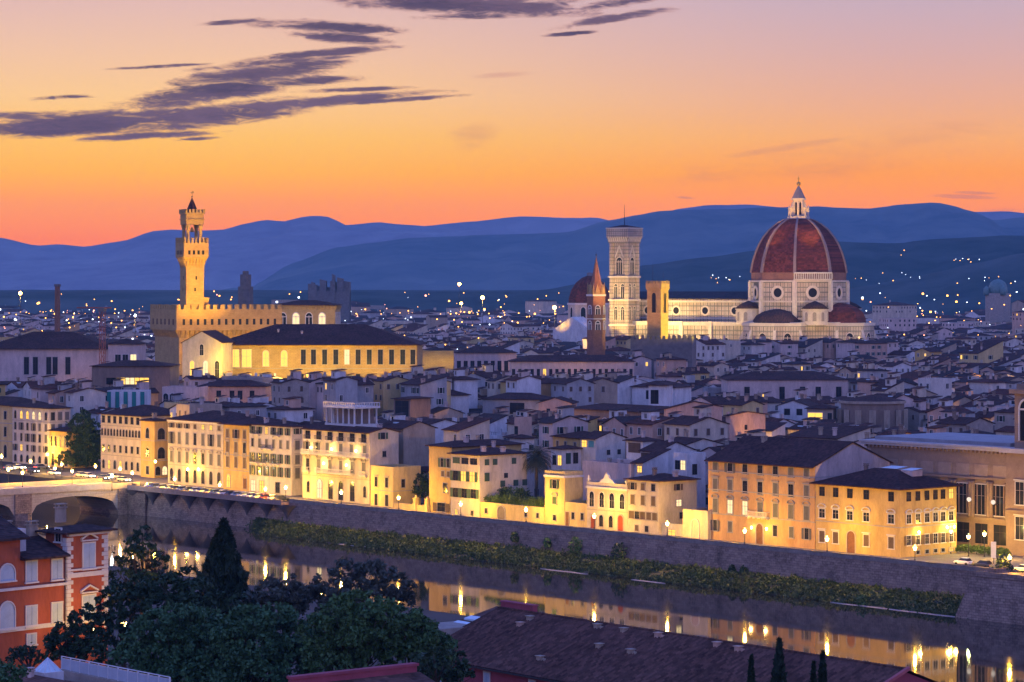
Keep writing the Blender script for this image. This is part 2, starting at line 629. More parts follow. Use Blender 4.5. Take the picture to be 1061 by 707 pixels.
def build_hills():
    def slope_mat(name, w0, w1, f0, f1, cover):
        m_ = bpy.data.materials.new(name)
        m_.use_nodes = True
        t = NT(m_.node_tree)
        t.n.clear()
        tc = t.new('ShaderNodeTexCoord')
        a = t.noise(tc.outputs['Object'], .0022, 7.0, .62)
        b_ = t.noise(tc.outputs['Object'], .013, 5.0, .6)
        vo = t.new('ShaderNodeTexVoronoi')
        vo.inputs['Scale'].default_value = .011
        t.link(tc.outputs['Object'], vo.inputs['Vector'])
        wood = t.ramp(b_, [(.35, w0), (.65, w1)])
        field = t.ramp(t.m('FRACT', t.m('MULTIPLY', vo.outputs['Color'], 3.7)), [(0.0, f0), (1.0, f1)])
        c = t.mix(t.m('MULTIPLY', t.smooth(a, .44, .60), cover), wood, field)
        p = t.new('ShaderNodeBsdfPrincipled')
        t.link(c, p.inputs['Base Color'])
        p.inputs['Roughness'].default_value = .95
        p.inputs['Specular IOR Level'].default_value = .05
        o = t.new('ShaderNodeOutputMaterial')
        t.link(p.outputs[0], o.inputs[0])
        return m_
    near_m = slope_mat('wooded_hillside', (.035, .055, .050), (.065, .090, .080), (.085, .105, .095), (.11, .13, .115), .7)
    mid_m = slope_mat('haze_tinted_hillside', (.10, .14, .15), (.14, .18, .19), (.15, .185, .185), (.19, .22, .21), .8)  # lighter and bluer than the near slopes: haze tint put into the colour
    far_m = slope_mat('haze_paled_hillside', (.24, .23, .26), (.30, .29, .31), (.28, .27, .28), (.34, .33, .34), .8)  # far ranges paled to lavender, distance haze painted into the slope colour
    ranges = [
        # name, distance of the crest, depth of the slopes, skyline in photo pixels
        (7950, 450, 9, [(-300, 275), (560, 262), (640, 232), (690, 217), (708, 213.5), (735, 210), (775, 210.5), (850, 216), (960, 222), (1017, 217), (1040, 217), (1075, 220), (1300, 212)]),
        (7500, 850, 7, [(-300, 236), (-80, 232), (0, 243.7), (38, 252.5), (60, 251), (87, 253.3), (127, 247.5), (160, 237), (178, 235.5), (205, 237), (229, 236.5), (258, 229), (275, 225.5), (284, 226.5), (296, 227), (310, 223), (326, 221.5), (339, 222.5), (350, 227), (359, 231.7), (375, 230), (392, 228.4), (415, 230.5), (441, 232), (490, 227.5), (535, 222), (578, 223.5), (617, 223.3), (650, 232), (760, 255), (1400, 262)]),
        (7050, 1000, 5, [(-300, 262), (0, 268), (90, 266), (160, 256), (200, 252), (260, 246), (330, 236), (420, 238), (500, 236), (570, 240), (640, 250), (700, 270), (1400, 280)]),
        (6500, 1250, 3, [(-200, 296), (200, 296), (265, 291), (303, 270), (349, 254), (385, 249), (423, 244), (469, 242.4), (500, 241), (535, 239.5), (586, 238.6), (632, 226), (660, 220), (683, 216), (708, 214.4), (760, 214), (800, 212), (849, 211), (875, 212.5), (900, 213.7), (933, 210), (969, 207.4), (985, 209.5), (1007, 215.8), (1030, 226), (1045, 224), (1061, 222), (1200, 214), (1400, 220)]),
        (4800, 800, 2, [(300, 297), (560, 297), (624, 286), (665, 272), (734, 263), (785, 256), (830, 249), (864, 246.5), (900, 248), (933, 248.5), (950, 246), (969, 244), (1005, 242.5), (1040, 240.5), (1100, 242), (1300, 236)]),
        (4050, 620, 1, [(700, 298), (860, 297), (905, 291), (943, 283), (975, 277), (1007, 269), (1061, 258), (1150, 244), (1300, 236)]),
    ]
    for Y0, dep, seed, sk in ranges:
        b = MB()
        nx, ny = 210, 18
        x0p, x1p = -420, 1480
        for j in range(ny + 1):
            w_ = (j / ny) * 2 - 1              # -1 front foot, 0 crest, 1 back foot
            for i in range(nx + 1):
                p = x0p + (x1p - x0p) * i / nx
                yy = Y0 + w_ * dep
                X = (p - CX) * Y0 / F * (1 + 0.25 * w_ * dep / Y0)
                top = CAMZ + (HY - interp(sk, p)) * Y0 / F
                top = max(top, -40)
                rough = (fbm(X / (Y0 * .012), yy / (Y0 * .012), seed, 5) - .47)
                prof = max(0.0, 1 - abs(w_)) ** 0.8
                n_ = fbm(X / (Y0 * .05), yy / (Y0 * .05), seed + 50, 4) - 0.47
                h = top * prof * (1 + (0.9 * n_ * (1 - prof)))
                h += rough * top * (0.20 if j != ny // 2 else 0.028)
                if j != ny // 2:
                    h = min(h, top * (1 - 0.10 * abs(w_)))
                b.v.append((X, yy, h - 6))
        for j in range(ny):
            for i in range(nx):
                a = j * (nx + 1) + i
                b.f.append((a, a + 1, a + nx + 2, a + nx + 1)); b.mi.append(0); b.sm.append(True)
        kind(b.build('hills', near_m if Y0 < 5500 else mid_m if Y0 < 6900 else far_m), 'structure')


def build_haze():
    m_ = bpy.data.materials.new('evening_haze')
    m_.use_nodes = True
    t = NT(m_.node_tree)
    t.n.clear()
    v = t.new('ShaderNodeVolumePrincipled')
    v.inputs['Density'].default_value = HAZE_D
    v.inputs['Color'].default_value = (*HAZE_C, 1)
    v.inputs['Anisotropy'].default_value = -0.45
    v.inputs['Density Attribute'].default_value = ''
    v.inputs['Temperature Attribute'].default_value = ''
    o = t.new('ShaderNodeOutputMaterial')
    t.link(v.outputs[0], o.inputs['Volume'])
    try:
        m_.cycles.homogeneous_volume = True
    except Exception:
        pass
    b = MB()
    b.box(-7000, 7000, -1500, 8500, -12, 296)
    h = b.build('haze', m_)
    kind(h, 'stuff')
    h['label'] = 'blue evening haze over the city and hills'


build_ground()
build_water()
build_hills()
build_haze()

# ------------------------------------------------------------------ palette
PL = {
    'cream': mat('cream_plaster', (0.533, 0.456, 0.344), .9, .30, .30, bump=.15, stretch=(1.4, 1.4, .45)),
    'ivory': mat('ivory_plaster', (0.568, 0.516, 0.447), .9, .30, .30, bump=.15, stretch=(1.4, 1.4, .45)),
    'white': mat('white_plaster', (0.602, 0.585, 0.568), .9, .30, .30, bump=.15, stretch=(1.4, 1.4, .45)),
    'grey': mat('grey_plaster', (0.361, 0.353, 0.344), .9, .30, .30, bump=.15, stretch=(1.4, 1.4, .45)),
    'ochre': mat('ochre_plaster', (0.516, 0.353, 0.129), .9, .30, .30, bump=.15, stretch=(1.4, 1.4, .45)),
    'yellow': mat('yellow_plaster', (0.550, 0.421, 0.189), .9, .30, .30, bump=.15, stretch=(1.4, 1.4, .45)),
    'orange': mat('orange_plaster', (0.516, 0.310, 0.138), .9, .30, .30, bump=.15, stretch=(1.4, 1.4, .45)),
    'salmon': mat('salmon_plaster', (0.533, 0.344, 0.249), .9, .30, .30, bump=.15, stretch=(1.4, 1.4, .45)),
    'pink': mat('pink_plaster', (0.550, 0.430, 0.378), .9, .30, .30, bump=.15, stretch=(1.4, 1.4, .45)),
    'tan': mat('tan_plaster', (0.387, 0.301, 0.215), .9, .30, .30, bump=.15, stretch=(1.4, 1.4, .45)),
    'brown': mat('brown_plaster', (0.241, 0.172, 0.129), .9, .30, .30, bump=.15, stretch=(1.4, 1.4, .45)),
    'red': mat('red_plaster', (.38, .095, .045), .9, .30, .30, bump=.15, stretch=(1.4, 1.4, .45)),
    'stone': mat('grey_brown_stone', (.34, .29, .24), .9, .25, .5, bump=.2),
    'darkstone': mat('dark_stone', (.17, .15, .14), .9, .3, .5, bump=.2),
}
TRIM = mat('pietra_serena_trim', (.36, .33, .30), .85, .2, .8)
PALE_TRIM = mat('pale_stone_trim', (.66, .62, .56), .85, .15, .8)
DARK_TRIM = mat('dark_timber', (.06, .045, .035), .8, .3, .8)
IRON = mat('dark_iron', (.03, .03, .035), .5, .2, 1.0, spec=.5)
GREENSH = mat('green_shutter', (.045, .085, .06), .7, .25, 1.0)
BROWNSH = mat('brown_shutter', (.11, .07, .05), .7, .25, 1.0)
GREYSH = mat('grey_shutter', (.12, .115, .115), .7, .2, 1.0)
BLUESH = mat('pale_blue_shutter', (.42, .52, .60), .6, .15, 1.0)
WOOD = mat('old_wood_door', (.16, .07, .035), .7, .3, 1.2)
GLASS = mat('window_glass', (.02, .022, .028), .12, .3, .6, spec=.6)
SKYGLASS = mat('skylight_glass', (.55, .70, .75), .25, .2, .5, spec=.6)
LIT = emit('lit_window', (1.0, .55, .10), 1.7)
LITPALE = emit('lit_window_pale', (1.0, .75, .38), 1.4)
BULB = emit('lamp_glow', (1.0, .62, .20), 30.0)
BULBW = emit('lamp_glow_white', (.85, .95, 1.0), 22.0)


def tile_mat(name, col, axis=0, pitch=0.42):
    """fired clay tiles: fine ribs down the slope, courses across, moss and weather in patches"""
    if name in _mats:
        return _mats[name]
    m_ = bpy.data.materials.new(name)
    m_.use_nodes = True
    t = NT(m_.node_tree)
    t.n.clear()
    tc = t.new('ShaderNodeTexCoord')
    v = tc.outputs['Object']
    a = t.noise(v, .12, 5.0, .65)
    b = t.noise(v, 1.3, 4.0, .7)
    sp = t.new('ShaderNodeSeparateXYZ')
    t.link(v, sp.inputs[0])
    rib = t.m('SINE', t.m('MULTIPLY', sp.outputs[axis], 2 * math.pi / pitch))
    row = t.m('FRACT', t.m('MULTIPLY', sp.outputs[2], 4.5))
    f = t.m('ADD', t.m('MULTIPLY', a, .55), t.m('MULTIPLY', b, .45))
    c = t.ramp(f, [(.30, tuple(k * .45 for k in col)), (.46, col), (.58, tuple(k * 1.35 for k in col)), (.72, (col[0] * 1.15, col[1] * 1.5, col[2] * 1.5))])
    # every tile fired a little differently
    cell = t.new('ShaderNodeCombineXYZ')
    t.link(t.m('FLOOR', t.m('MULTIPLY', sp.outputs[axis], 1 / pitch)), cell.inputs[0])
    t.link(t.m('FLOOR', t.m('MULTIPLY', sp.outputs[1 - min(axis, 1)], 1 / (pitch * 1.4))), cell.inputs[1])
    wn = t.new('ShaderNodeTexWhiteNoise')
    t.link(cell.outputs[0], wn.inputs['Vector'])
    c = t.mix(1.0, c, t.ramp(wn.outputs['Value'], [(0.0, (.66, .66, .67)), (.5, (.96, .96, .96)), (1.0, (1.4, 1.3, 1.25))]), 'MULTIPLY')
    p = t.new('ShaderNodeBsdfPrincipled')
    t.link(c, p.inputs['Base Color'])
    p.inputs['Roughness'].default_value = .88
    p.inputs['Specular IOR Level'].default_value = .10
    bn = t.new('ShaderNodeBump')
    bn.inputs['Strength'].default_value = .5
    bn.inputs['Distance'].default_value = .06
    t.link(t.m('ADD', rib, t.m('ADD', row, b)), bn.inputs['Height'])
    t.link(bn.outputs[0], p.inputs['Normal'])
    o = t.new('ShaderNodeOutputMaterial')
    t.link(p.outputs[0], o.inputs[0])
    _mats[name] = m_
    return m_


TILE = tile_mat('clay_roof_tiles', (.066, .031, .026))
TILE2 = tile_mat('old_roof_tiles', (.055, .034, .031))
TILE3 = tile_mat('red_roof_tiles', (.090, .034, .025))
SLATE = tile_mat('dark_roof_covering', (.045, .04, .045))
TILES = [TILE, TILE2, TILE3, TILE]
DECK = mat('flat_roof_deck', (.30, .26, .23), .9, .3, .5)


# ------------------------------------------------------------------ building pieces, all in a building's own frame:
# x along the front (left to right), y inwards, z up; the front is at y = 0, the side at x = a
_cache = {}
_wr = random.Random(12)


def win_meshes(w, h, style, sh, trim, lit):
    """(surround mesh, pane mesh, shutter mesh or None), outside is -y, foot at z = 0"""
    key = (round(w, 2), round(h, 2), style, sh.name if sh else '', trim.name if trim else '', lit.name if lit else '')
    if key in _cache:
        return _cache[key]
    hw = w / 2
    fr, pa = MB(), MB()
    t = 0.16
    if trim is not None:
        for x0, x1 in ((-hw - t, -hw), (hw, hw + t)):
            fr.box(x0, x1, -.12, .02, 0, h)
        fr.box(-hw - t - .1, hw + t + .1, -.24, .02, -.18, 0)
        if style == 'arch':
            n = 8
            for i in range(n):
                a0, a1 = math.pi * i / n, math.pi * (i + 1) / n
                p = []
                for aa, rr in ((a0, hw), (a0, hw + t), (a1, hw + t), (a1, hw)):
                    p.append((rr * math.cos(aa), h + rr * math.sin(aa)))
                fr.face([(x, -.12, z) for x, z in p])
                fr.face([(p[1][0], -.12, p[1][1]), (p[1][0], .02, p[1][1]), (p[2][0], .02, p[2][1]), (p[2][0], -.12, p[2][1])])
        else:
            fr.box(-hw - t, hw + t, -.13, .02, h, h + t)
        if style == 'cap':
            fr.box(-hw - .35, hw + .35, -.32, .02, h + t + .12, h + t + .34)
        if style == 'gable':
            fr.box(-hw - .36, hw + .36, -.3, .02, h + t + .12, h + t + .28)
            for s_ in (-1, 1):
                fr.loft([[(s_ * (hw + .4), y, h + t + .3), (0, y, h + t + .95), (0, y, h + t + 1.15), (s_ * (hw + .4), y, h + t + .5)][::s_] for y in (.02, -.3)], cap_top=True)
        if style == 'round':
            fr.box(-hw - .36, hw + .36, -.3, .02, h + t + .12, h + t + .28)
            n = 6
            for i in range(n):
                a0, a1 = math.pi * i / n, math.pi * (i + 1) / n
                r0, r1 = hw + .2, hw + .4
                q = [(r0 * math.cos(a0), .6 * r0 * math.sin(a0)), (r1 * math.cos(a0), .6 * r1 * math.sin(a0)), (r1 * math.cos(a1), .6 * r1 * math.sin(a1)), (r0 * math.cos(a1), .6 * r0 * math.sin(a1))]
                fr.loft([[(x, y, h + t + .28 + z) for x, z in q] for y in (.02, -.3)], cap_top=True)
    yp = -.045
    if style == 'arch':
        n = 8
        pts = [(-hw, yp, 0), (hw, yp, 0)] + [(hw * math.cos(math.pi * i / n), yp, h + hw * math.sin(math.pi * i / n)) for i in range(n + 1)]
        pa.face(pts)
    else:
        pa.face([(-hw, yp, 0), (hw, yp, 0), (hw, yp, h), (-hw, yp, h)])
    sm_ = None
    shut = None
    if sh is not None:
        shut = MB()
        if style == 'shopen':
            for s_ in (-1, 1):
                x0 = s_ * (hw + .02 + (t if trim else 0))
                x1 = x0 + s_ * hw * .95
                shut.box(min(x0, x1), max(x0, x1), -.2, -.135, 0, h)
                if s_ < 0:
                    left_leaf = shut.mesh('shutter', sh)
                    shut = MB()
        else:
            for s_ in (-1, 1):
                x0, x1 = (.02, hw) if s_ > 0 else (-hw, -.02)
                shut.box(x0, x1, -.10, -.05, .02, h)
                k = max(3, int(h / .35))
                for i in range(k):
                    shut.box(x0 + .06, x1 - .06, -.12, -.1, .1 + i * (h - .15) / k, .1 + (i + .55) * (h - .15) / k)
        sm_ = (left_leaf, shut.mesh('shutter', sh)) if style == 'shopen' else shut.mesh('shutters', sh)
    # glazing bars
    bars = MB()
    if sh is None or style == 'shopen':
        bars.box(-.035, .035, -.09, -.05, 0, h)
        bars.box(-hw, hw, -.085, -.05, h * .62, h * .62 + .06)
        if trim is None:
            for x0, x1 in ((-hw, -hw + .06), (hw - .06, hw)):
                bars.box(x0, x1, -.088, -.05, 0, h)
    out = (fr.mesh('window', trim) if trim is not None else None, pa.mesh('pane', lit or GLASS), sm_, bars.mesh('sash', DARK_TRIM if trim is not PALE_TRIM else TRIM) if bars.v else None)
    _cache[key] = out
    return out


def FACE(face, a, b):
    """function giving (location, rotation) of a point at distance d along a face"""
    if face == 'f':
        return lambda d, z: ((d, 0, z), 0.0)
    if face == 'r':
        return lambda d, z: ((a, d, z), R(90))
    if face == 'l':
        return lambda d, z: ((0, b - d, z), R(-90))
    return lambda d, z: ((a - d, b, z), R(180))


def leaves(sm_):
    return [] if sm_ is None else [('shutter', m_) for m_ in sm_] if isinstance(sm_, tuple) else [('shutters', sm_)]


def window(root, face, a, b, d, z, w, h, style='plain', sh=None, trim=TRIM, lit=None):
    loc, rz = FACE(face, a, b)(d, z)
    fr, pa, sm_, bars = win_meshes(w, h, style, sh, trim, lit)
    if fr is None:
        o = place('window', bars if bars is not None else sm_, root, loc, rz)
        rest = [('pane', pa)] + (leaves(sm_) if sm_ is not None and bars is not None else [])
    else:
        o = place('window', fr, root, loc, rz)
        rest = [('pane', pa)] + leaves(sm_) + ([('sash', bars)] if bars is not None else [])
    closed = sm_ is not None and style != 'shopen'
    for nm, me in rest:
        if nm == 'pane' and closed:
            continue
        place(nm, me, o)
    return o


def door(root, face, a, b, d, w, h, arch=True, m_=None, z=0.0, trim=TRIM):
    loc, rz = FACE(face, a, b)(d, z)
    key = ('door', round(w, 2), round(h, 2), arch, (m_ or WOOD).name, trim.name)
    if key not in _cache:
        hw = w / 2
        fr, lf = MB(), MB()
        hh = h - (hw if arch else 0)
        for x0, x1 in ((-hw - .25, -hw), (hw, hw + .25)):
            fr.box(x0, x1, -.16, .02, 0, hh)
        if arch:
            n = 10
            for i in range(n):
                a0, a1 = math.pi * i / n, math.pi * (i + 1) / n
                q = [(rr * math.cos(aa), hh + rr * math.sin(aa)) for aa, rr in ((a0, hw), (a0, hw + .25), (a1, hw + .25), (a1, hw))]
                fr.loft([[(x, y, zz) for x, zz in q] for y in (.02, -.16)], cap_top=True)
            lf.face([(-hw, -.05, 0), (hw, -.05, 0)] + [(hw * math.cos(math.pi * i / n), -.05, hh + hw * math.sin(math.pi * i / n)) for i in range(n + 1)])
        else:
            fr.box(-hw - .25, hw + .25, -.16, .02, hh, hh + .25)
            lf.face([(-hw, -.05, 0), (hw, -.05, 0), (hw, -.05, hh), (-hw, -.05, hh)])
        for i in range(2):
            x0 = -hw + .12 + i * hw
            for k in range(3):
                lf.box(x0, x0 + hw - .24, -.08, -.05, .2 + k * hh / 3, .2 + (k + .75) * hh / 3)
        _cache[key] = (fr.mesh('door_frame', trim), lf.mesh('door', m_ or WOOD))
    fr, lf = _cache[key]
    o = place('door', lf, root, loc, rz)
    place('door_frame', fr, o)
    return o


def wall_mesh(a, b, h, roof, pitch, m_, name='wall', rise=None):
    w = MB()
    w.box(0, a, 0, b, -1.0, h, skip='tb')
    if roof == 'gable_x':
        k = h + b / 2 * pitch
        w.face([(a, 0, h), (a, b, h), (a, b / 2, k)])
        w.face([(0, b, h), (0, 0, h), (0, b / 2, k)])
    elif roof == 'gable_y':
        k = h + a / 2 * pitch
        w.face([(0, 0, h), (a, 0, h), (a / 2, 0, k)])
        w.face([(a, b, h), (0, b, h), (a / 2, b, k)])
    elif roof == 'shed':          # rises inland
        k = h + b * pitch
        w.face([(a, 0, h), (a, b, h), (a, b, k)])
        w.face([(0, b, h), (0, 0, h), (0, b, k)])
        w.face([(a, b, h), (0, b, h), (0, b, k), (a, b, k)])
    elif roof == 'flat':
        for x0, x1, y0, y1 in ((0, a, 0, .3), (0, a, b - .3, b), (0, .3, .3, b - .3), (a - .3, a, .3, b - .3)):
            w.box(x0, x1, y0, y1, h, h + .9, skip='b')
    return w.mesh(name, m_)


def roof_mesh(a, b, h, roof, pitch, m_, over=.7, name='roof'):
    r = MB()
    t = .22
    if roof in ('gable_x', 'shed', 'gable_y'):
        if roof == 'gable_x':
            cs = [(-over, h - over * pitch), (b / 2, h + b / 2 * pitch), (b + over, h - over * pitch)]
        elif roof == 'shed':
            cs = [(-over, h - over * pitch), (b + over, h + (b + over) * pitch)]
        else:
            cs = [(-over, h - over * pitch), (a / 2, h + a / 2 * pitch), (a + over, h - over * pitch)]
        low = [(y, z + .03) for y, z in cs]
        up = [(y, z + t) for y, z in reversed(cs)]
        g = .3
        if roof == 'gable_y':
            r.loft([[(y, x, z) for y, z in low + up] for x in (b + g, -g)], cap_top=True, cap_bot=True)
        else:
            r.loft([[(x, y, z) for y, z in low + up] for x in (-g, a + g)], cap_top=True, cap_bot=True)
    elif roof == 'hip':
        o = over
        A0, A1, B0, B1 = -o, a + o, -o, b + o
        k = min(A1 - A0, B1 - B0) / 2
        zr = h + k * pitch
        if (A1 - A0) >= (B1 - B0):
            r0, r1 = (A0 + k, (B0 + B1) / 2, zr), (A1 - k, (B0 + B1) / 2, zr)
        else:
            r0, r1 = ((A0 + A1) / 2, B0 + k, zr), ((A0 + A1) / 2, B1 - k, zr)
        z0, z1 = h + .02, h + t
        e = [(A0, B0, z1), (A1, B0, z1), (A1, B1, z1), (A0, B1, z1)]
        eb = [(x, y, z0) for x, y, z in e]
        for i in range(4):
            j = (i + 1) % 4
            r.face([eb[i], eb[j], e[j], e[i]])
        r.face(eb[::-1])
        if (A1 - A0) >= (B1 - B0):
            r.face([e[0], e[1], r1, r0]); r.face([e[1], e[2], r1]); r.face([e[2], e[3], r0, r1]); r.face([e[3], e[0], r0])
        else:
            r.face([e[0], e[1], r0]); r.face([e[1], e[2], r1, r0]); r.face([e[2], e[3], r1]); r.face([e[3], e[0], r0, r1])
    else:
        r.box(.3, a - .3, .3, b - .3, h - .2, h + .05)
    return r.mesh(name, m_)


def roof_z(a, b, h, roof, pitch, x, y, over=.7):
    if roof == 'gable_x':
        return h + (b / 2 - abs(y - b / 2)) * pitch
    if roof == 'gable_y':
        return h + (a / 2 - abs(x - a / 2)) * pitch
    if roof == 'shed':
        return h + y * pitch
    if roof == 'hip':
        return h + min(x + over, a + over - x, y + over, b + over - y) * pitch
    return h


def chim_mesh(kind_=0):
    key = ('chim', kind_)
    if key not in _cache:
        m = MB()
        w, l, h = ((.34, .34, 1.0), (.30, .62, .9), (.38, .38, 1.6), (.28, .45, 1.2))[kind_]
        m.box(-w, w, -l, l, -.8, h, skip='t')
        m.box(-w - .12, w + .12, -l - .12, l + .12, h, h + .14)
        for sx in (-1, 1):
            for sy in (-1, 1):
                m.box(sx * w * .8 - .08, sx * w * .8 + .08, sy * l * .8 - .08, sy * l * .8 + .08, h + .14, h + .4, skip='b')
        m.box(-w - .1, w + .1, -l - .1, l + .1, h + .4, h + .52)
        _cache[key] = [m.mesh('chimney', PL[c]) for c in ('tan', 'pink', 'brown', 'salmon')]
    return _cache[key]


def chimney(root, a, b, h, roof, pitch, x, y, k=0, c=0):
    return place('chimney', chim_mesh(k)[c], root, (x, y, roof_z(a, b, h, roof, pitch, x, y)))


def cornice(root, a, b, z, m_=TRIM, d=.35, hgt=.35, name='cornice', faces='fr'):
    m = MB()
    x1 = a + d if 'r' in faces else a
    m.box(-d * 0, x1, -d, 0.0, z, z + hgt)
    if 'r' in faces:
        m.box(a, a + d, 0.0, b, z, z + hgt)
    return m.build(name, m_, root)


def balcony(root, face, a, b, d, z, w, m_=IRON, depth=.9, slab=PALE_TRIM):
    loc, rz = FACE(face, a, b)(d, z)
    key = ('balc', round(w, 2), m_.name, depth)
    if key not in _cache:
        s, r = MB(), MB()
        s.box(-w / 2, w / 2, -depth, 0, -.2, 0)
        for k in range(max(2, int(w / 1.2))):
            x = -w / 2 + .3 + k * (w - .6) / max(1, int(w / 1.2) - 1)
            s.box(x - .1, x + .1, -depth * .7, 0, -.55, -.2)
        r.box(-w / 2, w / 2, -depth, -depth + .06, .95, 1.05)
        n = int(w / .22)
        for i in range(n + 1):
            x = -w / 2 + i * w / n
            r.box(x - .025, x + .025, -depth + .01, -depth + .05, 0, .95)
        for x in (-w / 2, w / 2 - .06):
            r.box(x, x + .06, -depth + .06, 0, .95, 1.05)
        _cache[key] = (s.mesh('balcony', slab), r.mesh('railing', m_))
    s, r = _cache[key]
    o = place('balcony', s, root, loc, rz)
    place('railing', r, o)
    return o


def S_at(px, t):
    k = (px - CX) / F
    return (k * (O.y + V.y * t) - V.x * t) / (U.x - k * U.y)


def T_at(px, s):
    k = (px - CX) / F
    return (k * (O.y + U.y * s) - U.x * s) / (V.x - k * V.y)


def Z_at(p, py):
    return CAMZ - (py - HY) * p.y / F


HEROES = []      # (footprint corners, image rectangle that must stay visible)


def frame_px(xl, xm, xr, t, y_eave, t_is='t', depth=None):
    """river-frame building from photo columns: front from xl to xm, side from xm to xr; t = distance inland"""
    s1, s0 = S_at(xm, t), S_at(xl, t)
    b = depth if depth is not None else T_at(xr, s1) - t
    p = ST(s1, t)
    return ST(s0, t), s1 - s0, b, Z_at(p, y_eave), ANG


def frame_any(xm, Y, xl, xr, y_eave, ang, depth=None, front=None):
    """near corner at column xm, distance Y; front edge runs back to column xl, side to xr, in a frame turned by ang"""
    u = Vector((math.cos(ang), math.sin(ang), 0)); v = Vector((-u.y, u.x, 0))
    c = Vector(((xm - CX) * Y / F, Y, 0))

    def reach(d, px):
        k = (px - CX) / F
        # c + d*q on the ray: c.x + d.x q = k (c.y + d.y q)
        return (k * c.y - c.x) / (d.x - k * d.y)
    a = front if front is not None else reach(-u, xl)
    b = depth if depth is not None else reach(v, xr)
    o = c - u * a
    return o, a, b, CAMZ - (y_eave - HY) * Y / F, ang


def house(fr, label, cat='house', wall='cream', roof='hip', tile=None, pitch=.32, over=.7, rows=(), side=(), chims=(), group=None, name='house', keep=None, wallmat=None, corn=None, strings=()):
    """rows / side: (f0, f1, n or list of fractions, width, style, shutter, trim, lit) with f measured down from the eave (0..1)"""
    o, a, b, h, ang = fr
    root = thing(name, label, cat, o, ang, group)
    wm = wallmat or PL[wall]
    place('wall', wall_mesh(a, b, h, roof, pitch, wm), root)
    place('roof', roof_mesh(a, b, h, roof, pitch, tile or TILE, over), root)
    for face, rws, L in (('f', rows, a), ('r', side, b)):
        for rw in rws:
            f0, f1, n, w = rw[:4]
            style = rw[4] if len(rw) > 4 else 'plain'
            sh = rw[5] if len(rw) > 5 else None
            trim = rw[6] if len(rw) > 6 else TRIM
            lit = rw[7] if len(rw) > 7 else None       # list of column indices that are lit
            xs = n if isinstance(n, (list, tuple)) else [(i + .5) / n for i in range(n)]
            z0, z1 = h * (1 - f1), h * (1 - f0)
            for i, q in enumerate(xs):
                on = lit is not None and i in lit
                st2, sh2 = style, sh
                dice = _wr.random()
                if sh is not None and style == 'plain' and dice < .28 and trim is not None:
                    st2 = 'shopen'
                elif sh is not None and style in ('plain', 'cap', 'round') and dice > .80:
                    sh2 = None
                if lit is None and dice > .955:
                    on, sh2 = True, None
                window(root, face, a, b, q * L, z0, w, z1 - z0 - (w / 2 if style == 'arch' else 0), st2, None if on and st2 != 'shopen' else sh2, trim, (LIT if dice > .5 else LITPALE) if on else None)
    for f_ in strings:
        cornice(root, a, b, h * (1 - f_), TRIM, .14, .22, 'string_course')
    if corn:
        cornice(root, a, b, h - .55, corn, .4, .5)
    for c in chims:
        chimney(root, a, b, h, roof, pitch, c[0] * a, c[1] * b, *(c[2:]))
    # register
    u = Vector((math.cos(ang), math.sin(ang), 0)); v = Vector((-u.y, u.x, 0))
    HEROES.append((o, u, v, a, b, h, keep))
    return root, a, b, h

# ------------------------------------------------------------------ embankment, road, bridge
STONE = blocks('embankment_stone', (.25, .17, .13), (.36, .26, .19), (.12, .09, .07), 1.1, .5, var=.75, bump=.6)
STONE_L = blocks('bridge_stone', (.42, .35, .28), (.48, .40, .32), (.30, .25, .2), 1.6, .7, var=.3)
ASPH = mat('asphalt', (.06, .058, .056), .9, .25, .3)
PAVE = mat('stone_pavement', (.20, .18, .16), .9, .25, .4)
S_W0, S_W1 = S_at(128, 0), S_at(1052, 0)


def river_frame(name, label, cat, s, t, z=0.0, group=None):
    return thing(name, label, cat, ST(s, t, z), ANG, group)


